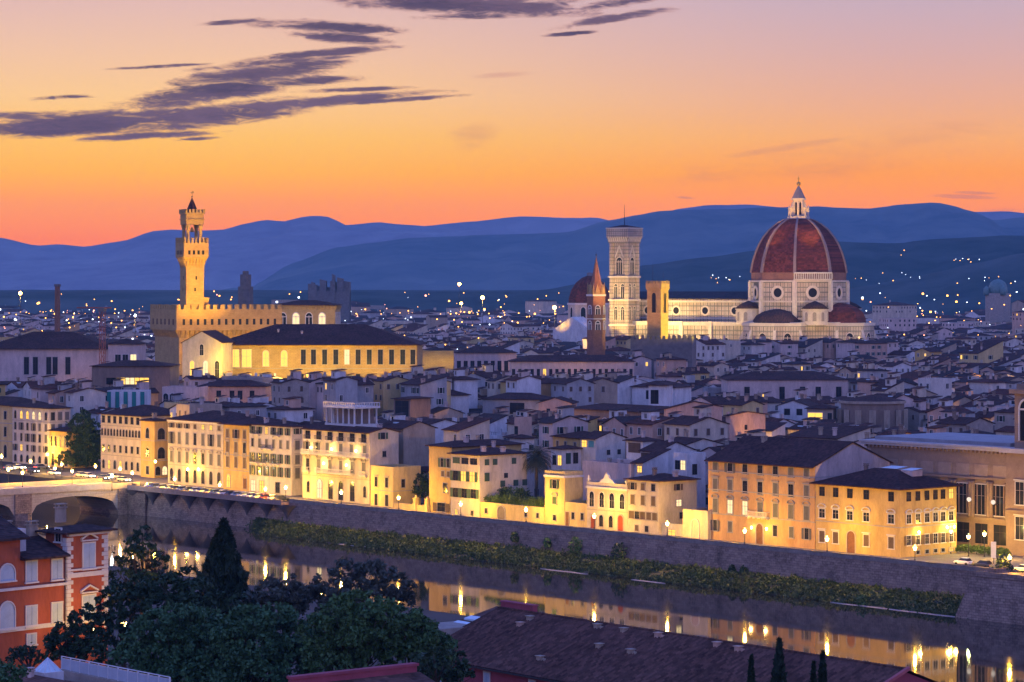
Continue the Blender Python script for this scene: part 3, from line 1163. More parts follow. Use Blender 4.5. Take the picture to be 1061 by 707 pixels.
def build_embankment():
    L = S_W1 - S_W0
    w = river_frame('embankment_wall', 'long weathered stone river wall with a parapet below the lungarno houses', 'wall', S_W0, 0)
    m = MB()
    n = 60
    zz = [-9.2, -6.5, -3.5, -.3, 0.0]
    tt = [-1.1, -.75, -.35, 0.0, 0.0]
    for i in range(n):
        x0, x1 = L * i / n, L * (i + 1) / n
        for k in range(4):
            m.face([(x0, tt[k], zz[k]), (x1, tt[k], zz[k]), (x1, tt[k + 1], zz[k + 1]), (x0, tt[k + 1], zz[k + 1])])
    m.face([(0, 0, 0), (L, 0, 0), (L, .9, 0), (0, .9, 0)])
    m.build('wall', STONE, w)
    p = MB()
    c0, c1 = S_at(140, 0) - S_W0, S_at(300, 0) - S_W0
    for q0, q1 in ((0, c0), (c1, L)):
        p.box(q0, q1, -.08, .5, 0.0, .82, skip='b')
        p.box(q0, q1, -.16, .58, .82, .96)
    p.build('parapet', mat('parapet_stone', (.25, .21, .18), .9, .35, .8, bump=.2), w)
    # carried-out footway on stone corbels in the stretch near the bridge
    f = MB()
    f.box(c0, c1, -2.5, -.17, -.55, .12)
    f.box(c0, c1, -2.55, -2.15, .12, .62, skip='b')
    f.box(c0, c1, -2.62, -2.08, .62, .76)
    f.build('footway', mat('footway_stone', (.33, .24, .19), .9, .25, .8, bump=.2), w)
    k = int((c1 - c0) / 9.0)
    for i in range(k + 1):
        x = c0 + .5 + i * (c1 - c0 - 1) / k
        b = MB()
        rings = []
        for z, r in ((-4.4, .25), (-3.2, .8), (-2.0, 1.9), (-1.2, 3.0), (-.57, 4.2)):
            rings.append([(x + r * math.cos(math.pi * q / 8) * 1.0, -.30 - min(2.0, r * .62) * math.sin(math.pi * q / 8), z) for q in range(9)][::-1])
        b.loft(rings, closed=False, smooth=True)
        b.build('corbel', mat('corbel_stone', (.13, .11, .11), .9, .3, .8), w)
    # bastion where the wall turns into the river, at the weir
    bs = S_at(1044, -2)
    bw = river_frame('stone_bastion', 'battered stone bastion stepping out into the river at the end of the wall', 'bastion', bs, 0)
    b = MB()
    b.loft([[(-4.5, -13, -9), (45, -13, -9), (45, -1.2, -9), (-4.5, -1.2, -9)], [(-1.0, -11, .6), (45, -11, .6), (45, .4, .6), (-1.0, .4, .6)]], cap_top=True)
    b.build('wall', STONE, bw)
    b = MB()
    b.box(-1.2, 45, -11.2, -10.6, .6, 1.5); b.box(-1.2, -.7, -10.6, .4, .6, 1.5)
    b.build('parapet', STONE, bw)


def build_road():
    m = MB()
    for s0, s1, t0, t1 in ((S_W0 - 60, 130, .95, 7.2),):
        n = 30
        for i in range(n):
            a, c = s0 + (s1 - s0) * i / n, s0 + (s1 - s0) * (i + 1) / n
            m.face([ST(a, t0, .02), ST(c, t0, .02), ST(c, t1, .02), ST(a, t1, .02)])
    kind(m.build('riverside_road', ASPH), 'structure')
    m = MB()
    s0, s1 = S_W0 - 60, 130
    a, b = [ST(s0, 7.2, 0), ST(s1, 7.2, 0), ST(s1, 12, 0), ST(s0, 12, 0)], .14
    m.prism([(p.x, p.y) for p in a], 0.0, b)
    kind(m.build('pavement', PAVE), 'structure')
    m = MB()
    q = [ST(s0, 12, .03), ST(S_at(262, 12), 12, .03), ST(S_at(262, 12), 34, .03), ST(s0, 34, .03)]
    m.face(q)
    kind(m.build('square', PAVE), 'structure')
    m = MB()
    s2 = S_at(936, 12)
    q = [ST(s2, 12, .03), ST(s2 + 90, 12, .03), ST(s2 + 90, 40, .03), ST(s2, 40, .03)]
    m.face(q)
    kind(m.build('library_square', PAVE), 'structure')
    # lane dashes
    m = MB()
    for i in range(60):
        s = S_W0 + i * 6
        m.face([ST(s, 4.0, .026), ST(s + 2.5, 4.0, .026), ST(s + 2.5, 4.14, .026), ST(s, 4.14, .026)])
    kind(m.build('road_markings', mat('road_paint', (.7, .7, .68), .8, .1, 1.0)), 'structure')


def build_bridge():
    sb = S_at(136, 0)
    ts = {px: T_at(px, sb) for px in (0, 15, 32, 99, 122)}
    br = river_frame('stone_bridge', 'pale stone arch bridge crossing the river beneath a row of street lamps', 'bridge', sb, 0)
    W = 19.0
    t_ab, t_p1, t_p0 = ts[122], ts[32], ts[15]
    span = t_p1 - t_ab          # negative
    ends = [(t_ab, t_p1)]
    t = t_p0
    while t > -RIVER_W - 10:
        ends.append((t, t + span)); t = t + span + (t_p0 - t_p1)
    m = MB()
    n = 16
    zd = -.35
    for (a, b) in ends:
        for i in range(n):
            q0, q1 = i / n, (i + 1) / n
            y0, y1 = a + (b - a) * q0, a + (b - a) * q1
            z0 = -6.2 + 4.5 * math.sqrt(max(0, 1 - (2 * q0 - 1) ** 2)) ** .8
            z1 = -6.2 + 4.5 * math.sqrt(max(0, 1 - (2 * q1 - 1) ** 2)) ** .8
            m.face([(0, y1, z1), (0, y0, z0), (0, y0, zd), (0, y1, zd)])
            m.face([(-W, y0, z0), (-W, y1, z1), (-W, y1, zd), (-W, y0, zd)])
            m.face([(0, y0, z0), (0, y1, z1), (-W, y1, z1), (-W, y0, z0)])
    m.build('arches', STONE_L, br)
    d = MB()
    d.box(-W - .4, .4, -RIVER_W - 10, 2.5, -.35, .25)
    for x0, x1 in ((-.1, .35), (-W - .35, -W + .1)):
        d.box(x0, x1, -RIVER_W - 10, 2.5, .25, 1.25, skip='b')
    d.build('deck', mat('bridge_parapet_stone', (.5, .42, .33), .9, .2, .8), br)
    prev = ends[0][1]
    for (a, b) in ends[1:]:
        p = MB()
        p.box(-W - .5, .5, a, prev, -10, -.36)
        mid = (a + prev) / 2
        p.prism([(.5, a), (3.0, mid), (.5, prev)][::1], -10, -5.5)
        p.build('pier', STONE, br)
        prev = b
    p = MB()
    p.box(-W - .5, .45, t_ab, 3.0, -10, -.36)
    p.box(.45, 9.0, t_ab + 3.0, -.9, -10, -.4)
    p.build('abutment', STONE, br)


build_embankment()
build_road()
build_bridge()

# ------------------------------------------------------------------ the row of houses along the river
V1 = []


def riv(name, label, xl, xm, xr, t, ye, **k):
    depth = k.pop('depth', None)
    fr = frame_px(xl, xm, xr, t, ye, depth=depth)
    k.setdefault('keep', (xl, xr if depth is None else xm, ye - 4, 600))
    k.setdefault('cat', 'house')
    r = house(fr, label, name=name, **k)
    return (*r, fr)


riv('riverside_house', 'yellow riverside house cut off by the photo edge beside the bridge', -30, 13, 13, 30, 421, depth=14, wall='yellow',
    rows=[(.10, .24, 3, 1.5), (.38, .55, 3, 1.6, 'plain'), (.70, .93, 3, 1.8, 'arch')], strings=(.32, .64))
riv('riverside_palazzo', 'tall ivory palazzo with four lit arched windows under its eave near the bridge', 13, 51, 73, 29, 424, cat='palazzo', wall='ivory', pitch=.28,
    rows=[(.06, .20, 6, 1.4, 'arch', None, TRIM, (1, 2, 3, 4)), (.27, .40, 6, 1.3, 'plain', GREYSH), (.46, .60, 6, 1.3, 'plain', GREYSH), (.66, .77, 6, 1.3, 'plain', GREYSH), (.84, .97, 6, 1.5, 'arch')],
    side=[(.06, .20, 3, 1.4, 'plain', GREYSH), (.27, .40, 3, 1.3, 'plain', GREYSH)], strings=(.24,), chims=[(.3, .5, 0), (.7, .6, 1, 1)])
riv('annex_house', 'small ochre house with five close windows against the side of the tall ivory palazzo', 51.5, 72, 72, 28, 448, depth=10, wall='ochre', pitch=.3,
    rows=[(.14, .42, 5, 1.0, 'plain'), (.60, .95, 3, 1.6, 'arch')])
riv('riverside_palazzo', 'cream palazzo with a row of paired arched windows standing behind the bridge lamps', 104.5, 146, 160, 27, 432, depth=18, cat='palazzo', wall='cream', pitch=.3,
    rows=[(.02, .14, 7, 1.6), (.24, .36, 13, 1.0, 'arch', None, TRIM), (.52, .64, 7, 1.2, 'plain'), (.78, .93, 7, 1.3, 'arch')], strings=(.19, .40, .70), chims=[(.2, .3, 1, 0), (.6, .6, 0, 2)])
riv('riverside_palazzo', 'ochre corner palazzo with large twin arched windows facing the little square', 146, 160, 174, 24, 437, cat='palazzo', wall='ochre', pitch=.3,
    rows=[(.12, .30, 1, 1.7, 'arch'), (.46, .64, 1, 1.7, 'arch'), (.80, .94, 1, 1.5)], side=[(.12, .32, 1, 2.4, 'arch'), (.46, .66, 1, 2.4, 'arch'), (.80, .95, 2, 1.6, 'arch', None, TRIM, (1,))], strings=(.35, .70), chims=[(.5, .5, 1, 0)])
riv('riverside_palazzo', 'broad cream palazzo with seven columns of shuttered windows and rounded pediments', 174, 231.3, 231, 16, 438.5, depth=18, cat='palazzo', wall='cream', pitch=.27, corn=PALE_TRIM,
    rows=[(.05, .12, 7, 1.3, 'plain', BROWNSH), (.19, .37, 7, 1.35, 'plain', GREYSH), (.49, .66, 7, 1.3, 'round', GREYSH), (.76, .96, 7, 1.5, 'arch')], strings=(.43, .71), chims=[(.2, .4, 1, 1), (.7, .3, 0), (.85, .6, 3, 3)])
riv('riverside_house', 'narrow ochre house three windows wide under a deep dark eave', 231.6, 258, 258, 14, 441.5, depth=16, wall='ochre', over=1.3, pitch=.25,
    rows=[(.07, .20, 3, 1.4, 'plain', BROWNSH), (.26, .42, 3, 1.4, 'cap', BROWNSH), (.49, .65, 3, 1.4, 'round', BROWNSH), (.76, .96, [.2, .85], 1.6, 'arch', WOOD)], strings=(.46, .70), chims=[(.4, .4, 1, 2)])
_r8 = riv('riverside_house', 'ivory apartment house with many small balconies and open dark shutters', 258.3, 302, 314, 14, 443, wall='ivory', pitch=.3,
    rows=[(.02, .12, 6, 1.05, 'shopen', GREENSH), (.20, .32, 6, 1.05, 'plain', GREYSH), (.41, .54, 6, 1.05, 'shopen', GREENSH), (.60, .74, 6, 1.05, 'shopen', GREENSH), (.82, .98, [.1, .3, .68], 2.0, 'plain', None, TRIM, (0, 1))],
    side=[(.02, .10, 1, 1.1, 'shopen', GREENSH), (.20, .33, 1, 1.4, 'cap', GREYSH), (.41, .54, 1, 1.4, 'cap', GREYSH), (.60, .75, 1, 1.4, 'cap', GREYSH)], chims=[(.3, .4, 1, 1), (.7, .5, 0, 0)])
for f_, z_, w_ in ((.18, .13, 3.4), (.66, .13, 3.4), (.43, .33, 5.5), (.15, .55, 3.2), (.62, .55, 3.6), (.36, .55, 2.2)):
    balcony(_r8[0], 'f', _r8[1], _r8[2], f_ * _r8[1], _r8[3] * (1 - z_) - .05, w_)

# hotel with the pillared belvedere
_h = riv('riverside_hotel', 'pale yellow hotel with a pillared belvedere on its roof and long stone balconies', 313.5, 383, 413, 11, 449, cat='hotel', wall='cream', roof='gable_x', pitch=.22,
    rows=[(.02, .135, 6, 2.0, 'plain'), (.18, .32, [.07, .22, .38, .58, .74, .93], 1.3, 'plain', GREYSH), (.42, .58, 6, 1.35, 'round', GREYSH), (.745, .90, [.09, .93], 1.1, 'arch'), (.70, .97, [.26, .43, .58, .75], 1.9, 'arch', None, TRIM, (0,))],
    side=[(.0, .09, [.45], 1.4, 'shopen', GREENSH), (.26, .34, [.5], 1.2, 'plain')], strings=(.66,), chims=[(.85, .7, 1, 1)])
balcony(_h[0], 'f', _h[1], _h[2], _h[1] / 2, _h[3] * .66, _h[1] - .6, PALE_TRIM, 1.1)
balcony(_h[0], 'f', _h[1], _h[2], _h[1] * .5, _h[3] * .405, _h[1] * .52, PALE_TRIM, 1.2)
for f_ in (.08, .93):
    balcony(_h[0], 'f', _h[1], _h[2], _h[1] * f_, _h[3] * .405, 2.6, PALE_TRIM, 1.0)
for i in range(6):
    balcony(_h[0], 'f', _h[1], _h[2], _h[1] * (i + .5) / 6, _h[3] * .862, 2.5, IRON, .7)


def belvedere(h_):
    root, a, b, h, fr = h_
    s_o = S_at(313.5, 11)
    t0 = 15.0
    x0, x1 = S_at(336.5, t0) - s_o, S_at(367, t0) - s_o
    y0, y1 = t0 - 11, T_at(392, S_at(367, t0)) - 11
    z0 = h + .55
    z1 = Z_at(ST(S_at(367, t0), t0), 419)
    m = MB()
    m.box(x0, x1, y0, y1, h - .5, z0 + 1.0, skip='b')
    bel = m.build('belvedere', PALE_TRIM, root)
    nx, ny = 6, 4
    for i in range(nx):
        for j in range(ny):
            if i in (0, nx - 1) or j in (0, ny - 1):
                c = MB()
                x, y = x0 + .35 + i * (x1 - x0 - .7) / (nx - 1), y0 + .35 + j * (y1 - y0 - .7) / (ny - 1)
                c.lathe([(.34, z0 + 1.0), (.34, z0 + 1.2), (.24, z0 + 1.3), (.22, z1 - 1.6), (.32, z1 - 1.4), (.32, z1 - 1.2)], 8, x, y)
                c.build('column', PALE_TRIM, bel)
    m = MB()
    m.box(x0 + 1.6, x1 - 1.6, y0 + 2.2, y1 - .2, z0 + 1.0, z1 - 1.2)
    m.build('inner_room', PL['brown'], bel)
    m = MB()
    m.box(x0 - .35, x1 + .35, y0 - .35, y1 + .35, z1 - 1.2, z1 - .7)
    for x in range(15):
        q = x0 - .2 + x * (x1 - x0 + .4) / 14
        m.box(q - .1, q + .1, y0 - .3, y0 - .1, z1 - .7, z1 + .15)
    for y in range(11):
        q = y0 - .2 + y * (y1 - y0 + .4) / 10
        m.box(x1 + .1, x1 + .3, q - .1, q + .1, z1 - .7, z1 + .15)
    m.box(x0 - .35, x1 + .35, y0 - .35, y0 - .05, z1 + .15, z1 + .35)
    m.box(x1 + .05, x1 + .35, y0 - .05, y1 + .35, z1 + .15, z1 + .35)
    m.build('roof_terrace', PALE_TRIM, bel)


belvedere(_h)
for f_, z_ in ((.15, .74), (.46, .74), (.82, .74), (.34, .53), (.68, .53)):
    lp = place('wall_lamp', MB().lathe([(.05, -.3), (.24, -.12), (.24, .2), (.05, .34)], 8).mesh('wall_lamp', BULB), _h[0], (f_ * _h[1], -.45, z_ * _h[3]))
    point_light(lp, (0, -.5, 0), 420, (1.0, .60, .16), .2)

riv('low_house', 'low pale yellow two storey house with a flat roof beside the hotel', 384, 407.5, 436, 9, 488, wall='yellow', roof='flat',
    rows=[(.20, .46, [.25, .72], 1.1, 'cap'), (.66, .96, [.25, .72], 1.2, 'plain')], side=[(.24, .46, [.35], 1.1)], strings=(.56,))
riv('corner_house', 'ochre house end with two shuttered windows beside the walled garden of dark trees', 444.5, 468, 468, 8, 464, depth=22, wall='ochre', roof='hip', pitch=.27,
    rows=[(.17, .30, [.58, .85], 1.1, 'shopen', GREENSH), (.36, .44, [.62, .86], 1.1, 'plain', BROWNSH), (.54, .68, [.72], 1.5, 'plain', BROWNSH), (.84, .97, [.55], 3.0, 'plain', BROWNSH)], chims=[(.7, .3, 1, 1), (.3, .6, 0, 0)])
riv('riverside_house', 'pale house with green shutters and two lit windows above the garden terrace', 467, 497, 546, 7.2, 472.5, wall='cream', roof='hip', pitch=.25,
    rows=[(.05, .15, [.2, .5, .8], 2.6, 'plain', GREENSH, None), (.27, .43, [.18, .45, .75], 2.0, 'shopen', GREENSH, None, (1, 2)), (.55, .70, [.18, .48, .80], 2.0, 'shopen', GREENSH, None), (.90, .98, [.2, .75], .9)],
    side=[(.06, .16, [.15, .32, .72], 1.4, 'plain', GREENSH, None), (.28, .42, [.15], 1.5, 'plain', GREENSH, None), (.30, .38, [.55], 1.2, 'plain', None, None), (.42, .52, [.48, .76, .95], 1.5, 'plain', GREENSH, None)], chims=[(.8, .2, 1, 1), (.5, .6, 0, 1), (.9, .55, 1, 1)])
riv('turret_house', 'slim yellow flat roofed house with green shutters beside the palm garden', 564.5, 585, 604, 7.6, 493, wall='yellow', roof='flat',
    rows=[(.10, .27, [.5], 1.4, 'plain', GREENSH), (.44, .58, [.5], 1.4, 'round', GREENSH), (.80, .91, [.5], 1.0)], corn=PALE_TRIM)
riv('low_house', 'single storey yellow house front with an awning terrace between turret and ornate facade', 585.3, 608, 608, 7.6, 526, depth=11, wall='yellow', roof='flat',
    rows=[(.30, .62, [.38, .80], 1.0), (.30, .98, [.12], 1.1, 'plain', WOOD)])
_v = riv('ornate_house', 'ornate cream facade with four tall arched windows and a scrolled gable', 608.2, 650, 650, 7.6, 506.5, depth=12, cat='house', wall='cream', roof='flat', corn=PALE_TRIM,
    rows=[(.13, .48, 4, 1.5, 'arch', None, PALE_TRIM), (.66, .93, [.36, .60], 1.3, 'arch')], strings=(.56,))
door(_v[0], 'f', _v[1], _v[2], _v[1] * .84, 1.7, 3.6, True, mat('red_door', (.30, .05, .02), .6, .2, 1))
door(_v[0], 'f', _v[1], _v[2], _v[1] * .16, 1.5, 3.0, True, mat('red_door', (.30, .05, .02), .6, .2, 1))
_g = MB()
_g.loft([[(x, y, _v[3] + .9 + z) for x, z in [(-2.6, 0), (2.6, 0), (1.9, .7), (1.0, 1.0), (.6, 1.9), (0, 2.3), (-.6, 1.9), (-1.0, 1.0), (-1.9, .7)]] for y in (.25, -.1)], cap_top=True, cap_bot=True)
_o = _g.build('scrolled_gable', PALE_TRIM, _v[0]); _o.location = (_v[1] * .5, 0, 0)
_u = MB().lathe([(.1, 0), (.3, .3), (.36, .7), (.12, 1.0), (.2, 1.2), (.02, 1.5)], 8).mesh('urn', PALE_TRIM)
for f_ in (.03, .97):
    place('urn', _u, _v[0], (f_ * _v[1], .1, _v[3] + .9))
riv('riverside_house', 'cream corner house with brown shutters and a low dark hipped roof', 650.3, 682.5, 722, 7.6, 499.5, wall='cream', roof='hip', pitch=.25,
    rows=[(.05, .18, 3, 1.25, 'plain', BROWNSH), (.28, .46, 3, 1.25, 'plain', BROWNSH), (.59, .73, [.12, .31, .5, .69, .88], 1.5, 'plain', BROWNSH, TRIM), (.85, .96, [.3, .62], 1.1, 'plain', BROWNSH)],
    side=[(.06, .18, [.5], 1.2, 'plain', BROWNSH), (.36, .48, [.52], 1.5, 'plain', None, TRIM, (0,)), (.60, .72, [.6], 1.4)], chims=[(.5, .3, 3, 2), (.8, .6, 1, 1)])
_w = riv('terrace_wall', 'cream garden wall with one blind arch and a planted roof terrace', 707.5, 733.5, 733.5, 7.6, 534, depth=9, cat='wall', wall='cream', roof='flat')
door(_w[0], 'f', _w[1], _w[2], _w[1] * .5, 2.2, 4.2, True, PL['pink'], trim=PALE_TRIM)
riv('low_house', 'low cream shed between the corner house and the garden wall', 683, 707.2, 707.2, 8.4, 548, depth=7, wall='cream', roof='flat', rows=[(.25, .95, [.55], 2.2, 'plain', BROWNSH)])
_p = riv('orange_palazzo', 'orange four storey palazzo with stone window frames and a flowered central balcony', 733.8, 844, 864, 8.6, 483.5, cat='palazzo', wall='orange', roof='gable_x', pitch=.40, over=1.0, depth=23, keep=(733, 864, 458, 600),
    rows=[(.03, .145, 7, 1.45, 'plain', GREYSH), (.235, .385, 7, 1.4, 'cap', GREYSH), (.485, .65, 7, 1.45, 'round', GREYSH, TRIM, (1, 2)), (.75, .88, [.07, .215, .64, .79, .93], 1.2, 'plain', GREYSH), ], strings=(.14, .375, .675), chims=[(.25, .4, 1, 0), (.9, .85, 1, 3)])
door(_p[0], 'f', _p[1], _p[2], _p[1] * .495, 2.0, 4.4, True)
balcony(_p[0], 'f', _p[1], _p[2], _p[1] * .495, _p[3] * .345, 6.2, PALE_TRIM, 1.2)
for f_ in (.43, .57):
    lp = place('wall_lamp', MB().lathe([(.05, -.3), (.2, -.12), (.2, .2), (.05, .34)], 8).mesh('wall_lamp', BULB), _p[0], (f_ * _p[1], -.4, _p[3] * .2))
    point_light(lp, (0, -.45, 0), 160, (1.0, .60, .16), .2)
m = MB(); m.box(_p[1] + .02, _p[1] + .10, .15, _p[2] - .1, 2, _p[3] - .1); m.face([(_p[1] + .11, .15, _p[3] - .1), (_p[1] + .11, _p[2] - .1, _p[3] - .1), (_p[1] + .11, _p[2] / 2, _p[3] + _p[2] * .2 - .35)])
m.build('party_wall', PL['pink'], _p[0])
_q = riv('yellow_palazzo', 'deep yellow corner palazzo with dark window openings next to the library square', 845.2, 932.5, 991, 8.6, 508, cat='palazzo', wall='ochre', roof='hip', pitch=.36, over=1.0,
    rows=[(.035, .175, [.08, .245, .415, .61, .90], 1.5, 'plain', None, None), (.37, .50, [.08, .245, .415, .61, .90], 1.6, 'round', None, PALE_TRIM), (.70, .87, [.08, .245, .61, .90], 1.5, 'cap', BROWNSH, PALE_TRIM)],
    side=[(.035, .175, [.15, .31, .47, .62, .755, .9], 1.4, 'plain', None, None), (.37, .50, [.15, .31, .47, .62, .755, .9], 1.4, 'round', None, PALE_TRIM), (.68, .82, [.15, .31, .47, .62, .755, .9], 1.2, 'plain', BROWNSH, PALE_TRIM), (.91, .96, [.31, .47, .62, .755, .9], 1.0)], strings=(.56,), chims=[(.3, .45, 0, 2)])
door(_q[0], 'f', _q[1], _q[2], _q[1] * .43, 2.2, 4.6, True)
for f_, z_ in ((.30, .36), (.80, .40), (.93, .40)):
    lp = place('wall_lamp', MB().lathe([(.05, -.3), (.22, -.12), (.22, .2), (.05, .34)], 8).mesh('wall_lamp', BULB), _q[0], (_q[1] + .5, f_ * _q[2], z_ * _q[3]))
    point_light(lp, (.5, 0, 0), 500, (1.0, .60, .14), .2)
for x_, y_, w_ in ((.52, .62, 4.4), (.74, .60, 3.0)):
    k = _q
    z = roof_z(k[1], k[2], k[3], 'hip', .36, x_ * k[1], y_ * k[2], 1.0)
    m = MB()
    m.box(-w_ / 2, w_ / 2, -1.6, 1.6, -.6, .75, skip='b')
    o = m.build('dormer', PL['pink'], k[0], (x_ * k[1], y_ * k[2], z))
    m = MB(); m.face([(-w_ / 2 - .1, -1.7, .78), (w_ / 2 + .1, -1.7, .78), (w_ / 2 + .1, 1.7, 1.1), (-w_ / 2 - .1, 1.7, 1.1)])
    m.build('skylight', SKYGLASS, o)


def garden_wall():
    for xl, xm, t, yt, lab, dr in ((407.8, 444.3, 7.6, 525, 'low cream garden wall with two square gate posts before dark trees', None),
                                   (497.3, 564.2, 7.4, 527, 'long yellow terrace wall with an arched gate beneath the clipped hedge', .34)):
        s0, s1 = S_at(xl, t), S_at(xm, t)
        p = ST(s1, t)
        h = Z_at(p, yt)
        L = s1 - s0
        w = river_frame('garden_wall', lab, 'wall', s0, t)
        m = MB(); m.box(0, L, 0, .5, -.5, h); m.box(-.02, L + .02, -.1, .6, h, h + .18)
        m.build('wall', PL['yellow'], w)
        if dr:
            door(w, 'f', L, .5, L * dr, 2.6, h * .9, True, mat('grey_gate', (.16, .13, .12), .7, .2, 1))
            for f_ in (.1, .72, .9):
                window(w, 'f', L, .5, L * f_, h * .35, .9, 1.1)
        else:
            for f_ in (.62, .95):
                q = MB(); q.box(-.5, .5, -.35, .65, -.2, h + 1.6); q.box(-.62, .62, -.47, .77, h + 1.6, h + 1.8); q.lathe([(.4, h + 1.8), (.4, h + 2.0), (.05, h + 2.5)], 8, 0, .15)
                q.build('gate_post', PL['yellow'], w, (f_ * L, 0, 0))


garden_wall()

# ------------------------------------------------------------------ leaves
def quad_mesh(name, P, m_):
    """P: (n, 4, 3) array of quads"""
    n = len(P)
    me = bpy.data.meshes.new(name)
    me.vertices.add(n * 4)
    me.vertices.foreach_set('co', P.reshape(-1).astype(np.float32))
    me.loops.add(n * 4)
    me.loops.foreach_set('vertex_index', np.arange(n * 4, dtype=np.int32))
    me.polygons.add(n)
    me.polygons.foreach_set('loop_start', np.arange(0, n * 4, 4, dtype=np.int32))
    me.materials.append(m_)
    me.update(calc_edges=True)
    me.validate()
    return me


nrg = np.random.default_rng(5)


def leaf_quads(cent, size, up=0.0, aspect=1.6, g=nrg):
    n = len(cent)
    d = g.normal(size=(n, 3)); d[:, 2] += up
    d /= np.linalg.norm(d, axis=1)[:, None]
    r = g.normal(size=(n, 3))
    e = np.cross(d, r); e /= np.linalg.norm(e, axis=1)[:, None]
    s = size * g.uniform(.6, 1.4, size=(n, 1))
    a, b = d * s * aspect * .5, e * s * .5
    return np.stack([cent - a, cent + b * .9 - a * .1, cent + a, cent - b * .9 - a * .1], axis=1)


def leaf_mat(name, col, var=.5, warm=None):
    if name in _mats:
        return _mats[name]
    m_ = bpy.data.materials.new(name)
    m_.use_nodes = True
    t = NT(m_.node_tree)
    t.n.clear()
    tc = t.new('ShaderNodeTexCoord')
    a = t.noise(tc.outputs['Object'], .35, 3.0, .6)
    b = t.noise(tc.outputs['Object'], 3.1, 2.0, .6)
    f = t.m('ADD', t.m('MULTIPLY', a, .55), t.m('MULTIPLY', b, .45))
    c = t.ramp(f, [(.33, tuple(k * (1 - var) for k in col)), (.5, col), (.66, warm or tuple(k * (1 + var) for k in col))])
    p = t.new('ShaderNodeBsdfPrincipled')
    t.link(c, p.inputs['Base Color'])
    p.inputs['Roughness'].default_value = .65
    p.inputs['Specular IOR Level'].default_value = .25
    o = t.new('ShaderNodeOutputMaterial')
    t.link(p.outputs[0], o.inputs[0])
    _mats[name] = m_
    return m_


LEAF = {
    'broad': leaf_mat('broad_leaf', (.058, .125, .038)),
    'dark': leaf_mat('dark_leaf', (.028, .060, .024)),
    'oak': leaf_mat('evergreen_oak_leaf', (.052, .125, .048)),
    'plum': leaf_mat('plum_tinged_leaf', (.07, .085, .06)),
    'cypress': leaf_mat('cypress_needle', (.018, .036, .016)),
    'bank': leaf_mat('bank_weed_leaf', (.060, .098, .028), .5, (.10, .115, .04)),
    'hedge': leaf_mat('hedge_leaf', (.07, .12, .03)),
    'palm': leaf_mat('palm_frond', (.045, .055, .030)),
}
BARK = mat('bark', (.08, .06, .045), .95, .4, 1.5, bump=.4)


def shell_points(c, r, n, g=nrg, low=-.45, inner=.55):
    """points near the surface of a lumpy ellipsoid"""
    d = g.normal(size=(n * 2, 3))
    d /= np.linalg.norm(d, axis=1)[:, None]
    d = d[d[:, 2] > low][:n]
    k = inner + (1 - inner) * g.random((len(d), 1)) ** .5
    return np.array(c) + d * k * np.array(r)


def crown_points(lobes, per, g, tuft=.16, sub=26):
    """lobes: (x, y, z, rx, ry, rz). Each lobe is covered by tufts; each tuft holds leaves"""
    out = []
    for (x, y, z, rx, ry, rz) in lobes:
        nt = max(8, int(sub * (rx * ry + ry * rz + rx * rz) / 12.0))
        tc = shell_points((x, y, z), (rx, ry, rz), nt, g, -.75, .72)
        for q in tc:
            rr = max(.35, tuft * (rx + ry + rz) / 3 * g.uniform(.7, 1.5))
            out.append(q + g.normal(size=(per, 3)) * rr * np.array((.55, .55, .42)))
    return np.concatenate(out)


def tree(name, label, base, trunk_h, trunk_r, lobes, leaf, size=.34, per=26, group=None, seed=0, tuft=.16, sub=26):
    """base: world point of the foot; lobes relative to it"""
    g = np.random.default_rng(seed)
    root = thing(name, label, 'tree', base, 0, group)
    m = MB()
    top = Vector((lobes[0][0] * .4, lobes[0][1] * .4, trunk_h))
    mid = Vector((top.x * .3 + g.normal() * .2, top.y * .3, trunk_h * .5))
    m.tube((0, 0, -1.5), mid, trunk_r, trunk_r * .8, 8)
    m.tube(mid, top, trunk_r * .8, trunk_r * .6, 8)
    for (x, y, z, rx, ry, rz) in lobes:
        e = Vector((x, y, z))
        s = mid.lerp(top, .6 + .4 * g.random())
        k = s.lerp(e, .5) + Vector((0, 0, -.15 * rz))
        m.tube(s, k, trunk_r * .45, trunk_r * .3, 6)
        m.tube(k, e, trunk_r * .3, trunk_r * .1, 6)
        for _ in range(3):
            d = Vector(g.normal(size=3)); d.normalize()
            m.tube(k, e + Vector((d.x * rx * .7, d.y * ry * .7, abs(d.z) * rz * .6)), trunk_r * .16, trunk_r * .05, 5)
    m.build('trunk', BARK, root)
    P = crown_points(lobes, per, g, tuft, sub)
    place('crown', quad_mesh('crown', leaf_quads(P, size, .2, g=g), leaf), root)
    return root


def cypress(label, base, h, r, seed, group=None, n=5200, size=.42, leaf=None):
    g = np.random.default_rng(seed)
    root = thing('cypress_tree', label, 'tree', base, 0, group)
    MB().tube((0, 0, -1.5), (0, 0, h * .9), r * .16, .05, 8).build('trunk', BARK, root)
    z = g.random(n) ** .8
    prof = np.interp(z, [0, .06, .25, .5, .75, .92, 1.0], [.35, .8, 1.0, .88, .56, .22, .02])
    a = g.random(n) * 2 * math.pi
    lump = 1 + .20 * np.sin(a * 3 + z * 13) + .17 * np.sin(a * 5 - z * 31) + .12 * np.sin(a * 2 + z * 57)
    q = (.62 + .38 * g.random(n) ** .5) * prof * r * lump
    P = np.stack([q * np.cos(a), q * np.sin(a), z * h * .985 + .3], axis=1)
    place('crown', quad_mesh('crown', leaf_quads(P, size, 1.6, 2.2, g), leaf or LEAF['cypress']), root)
    return root


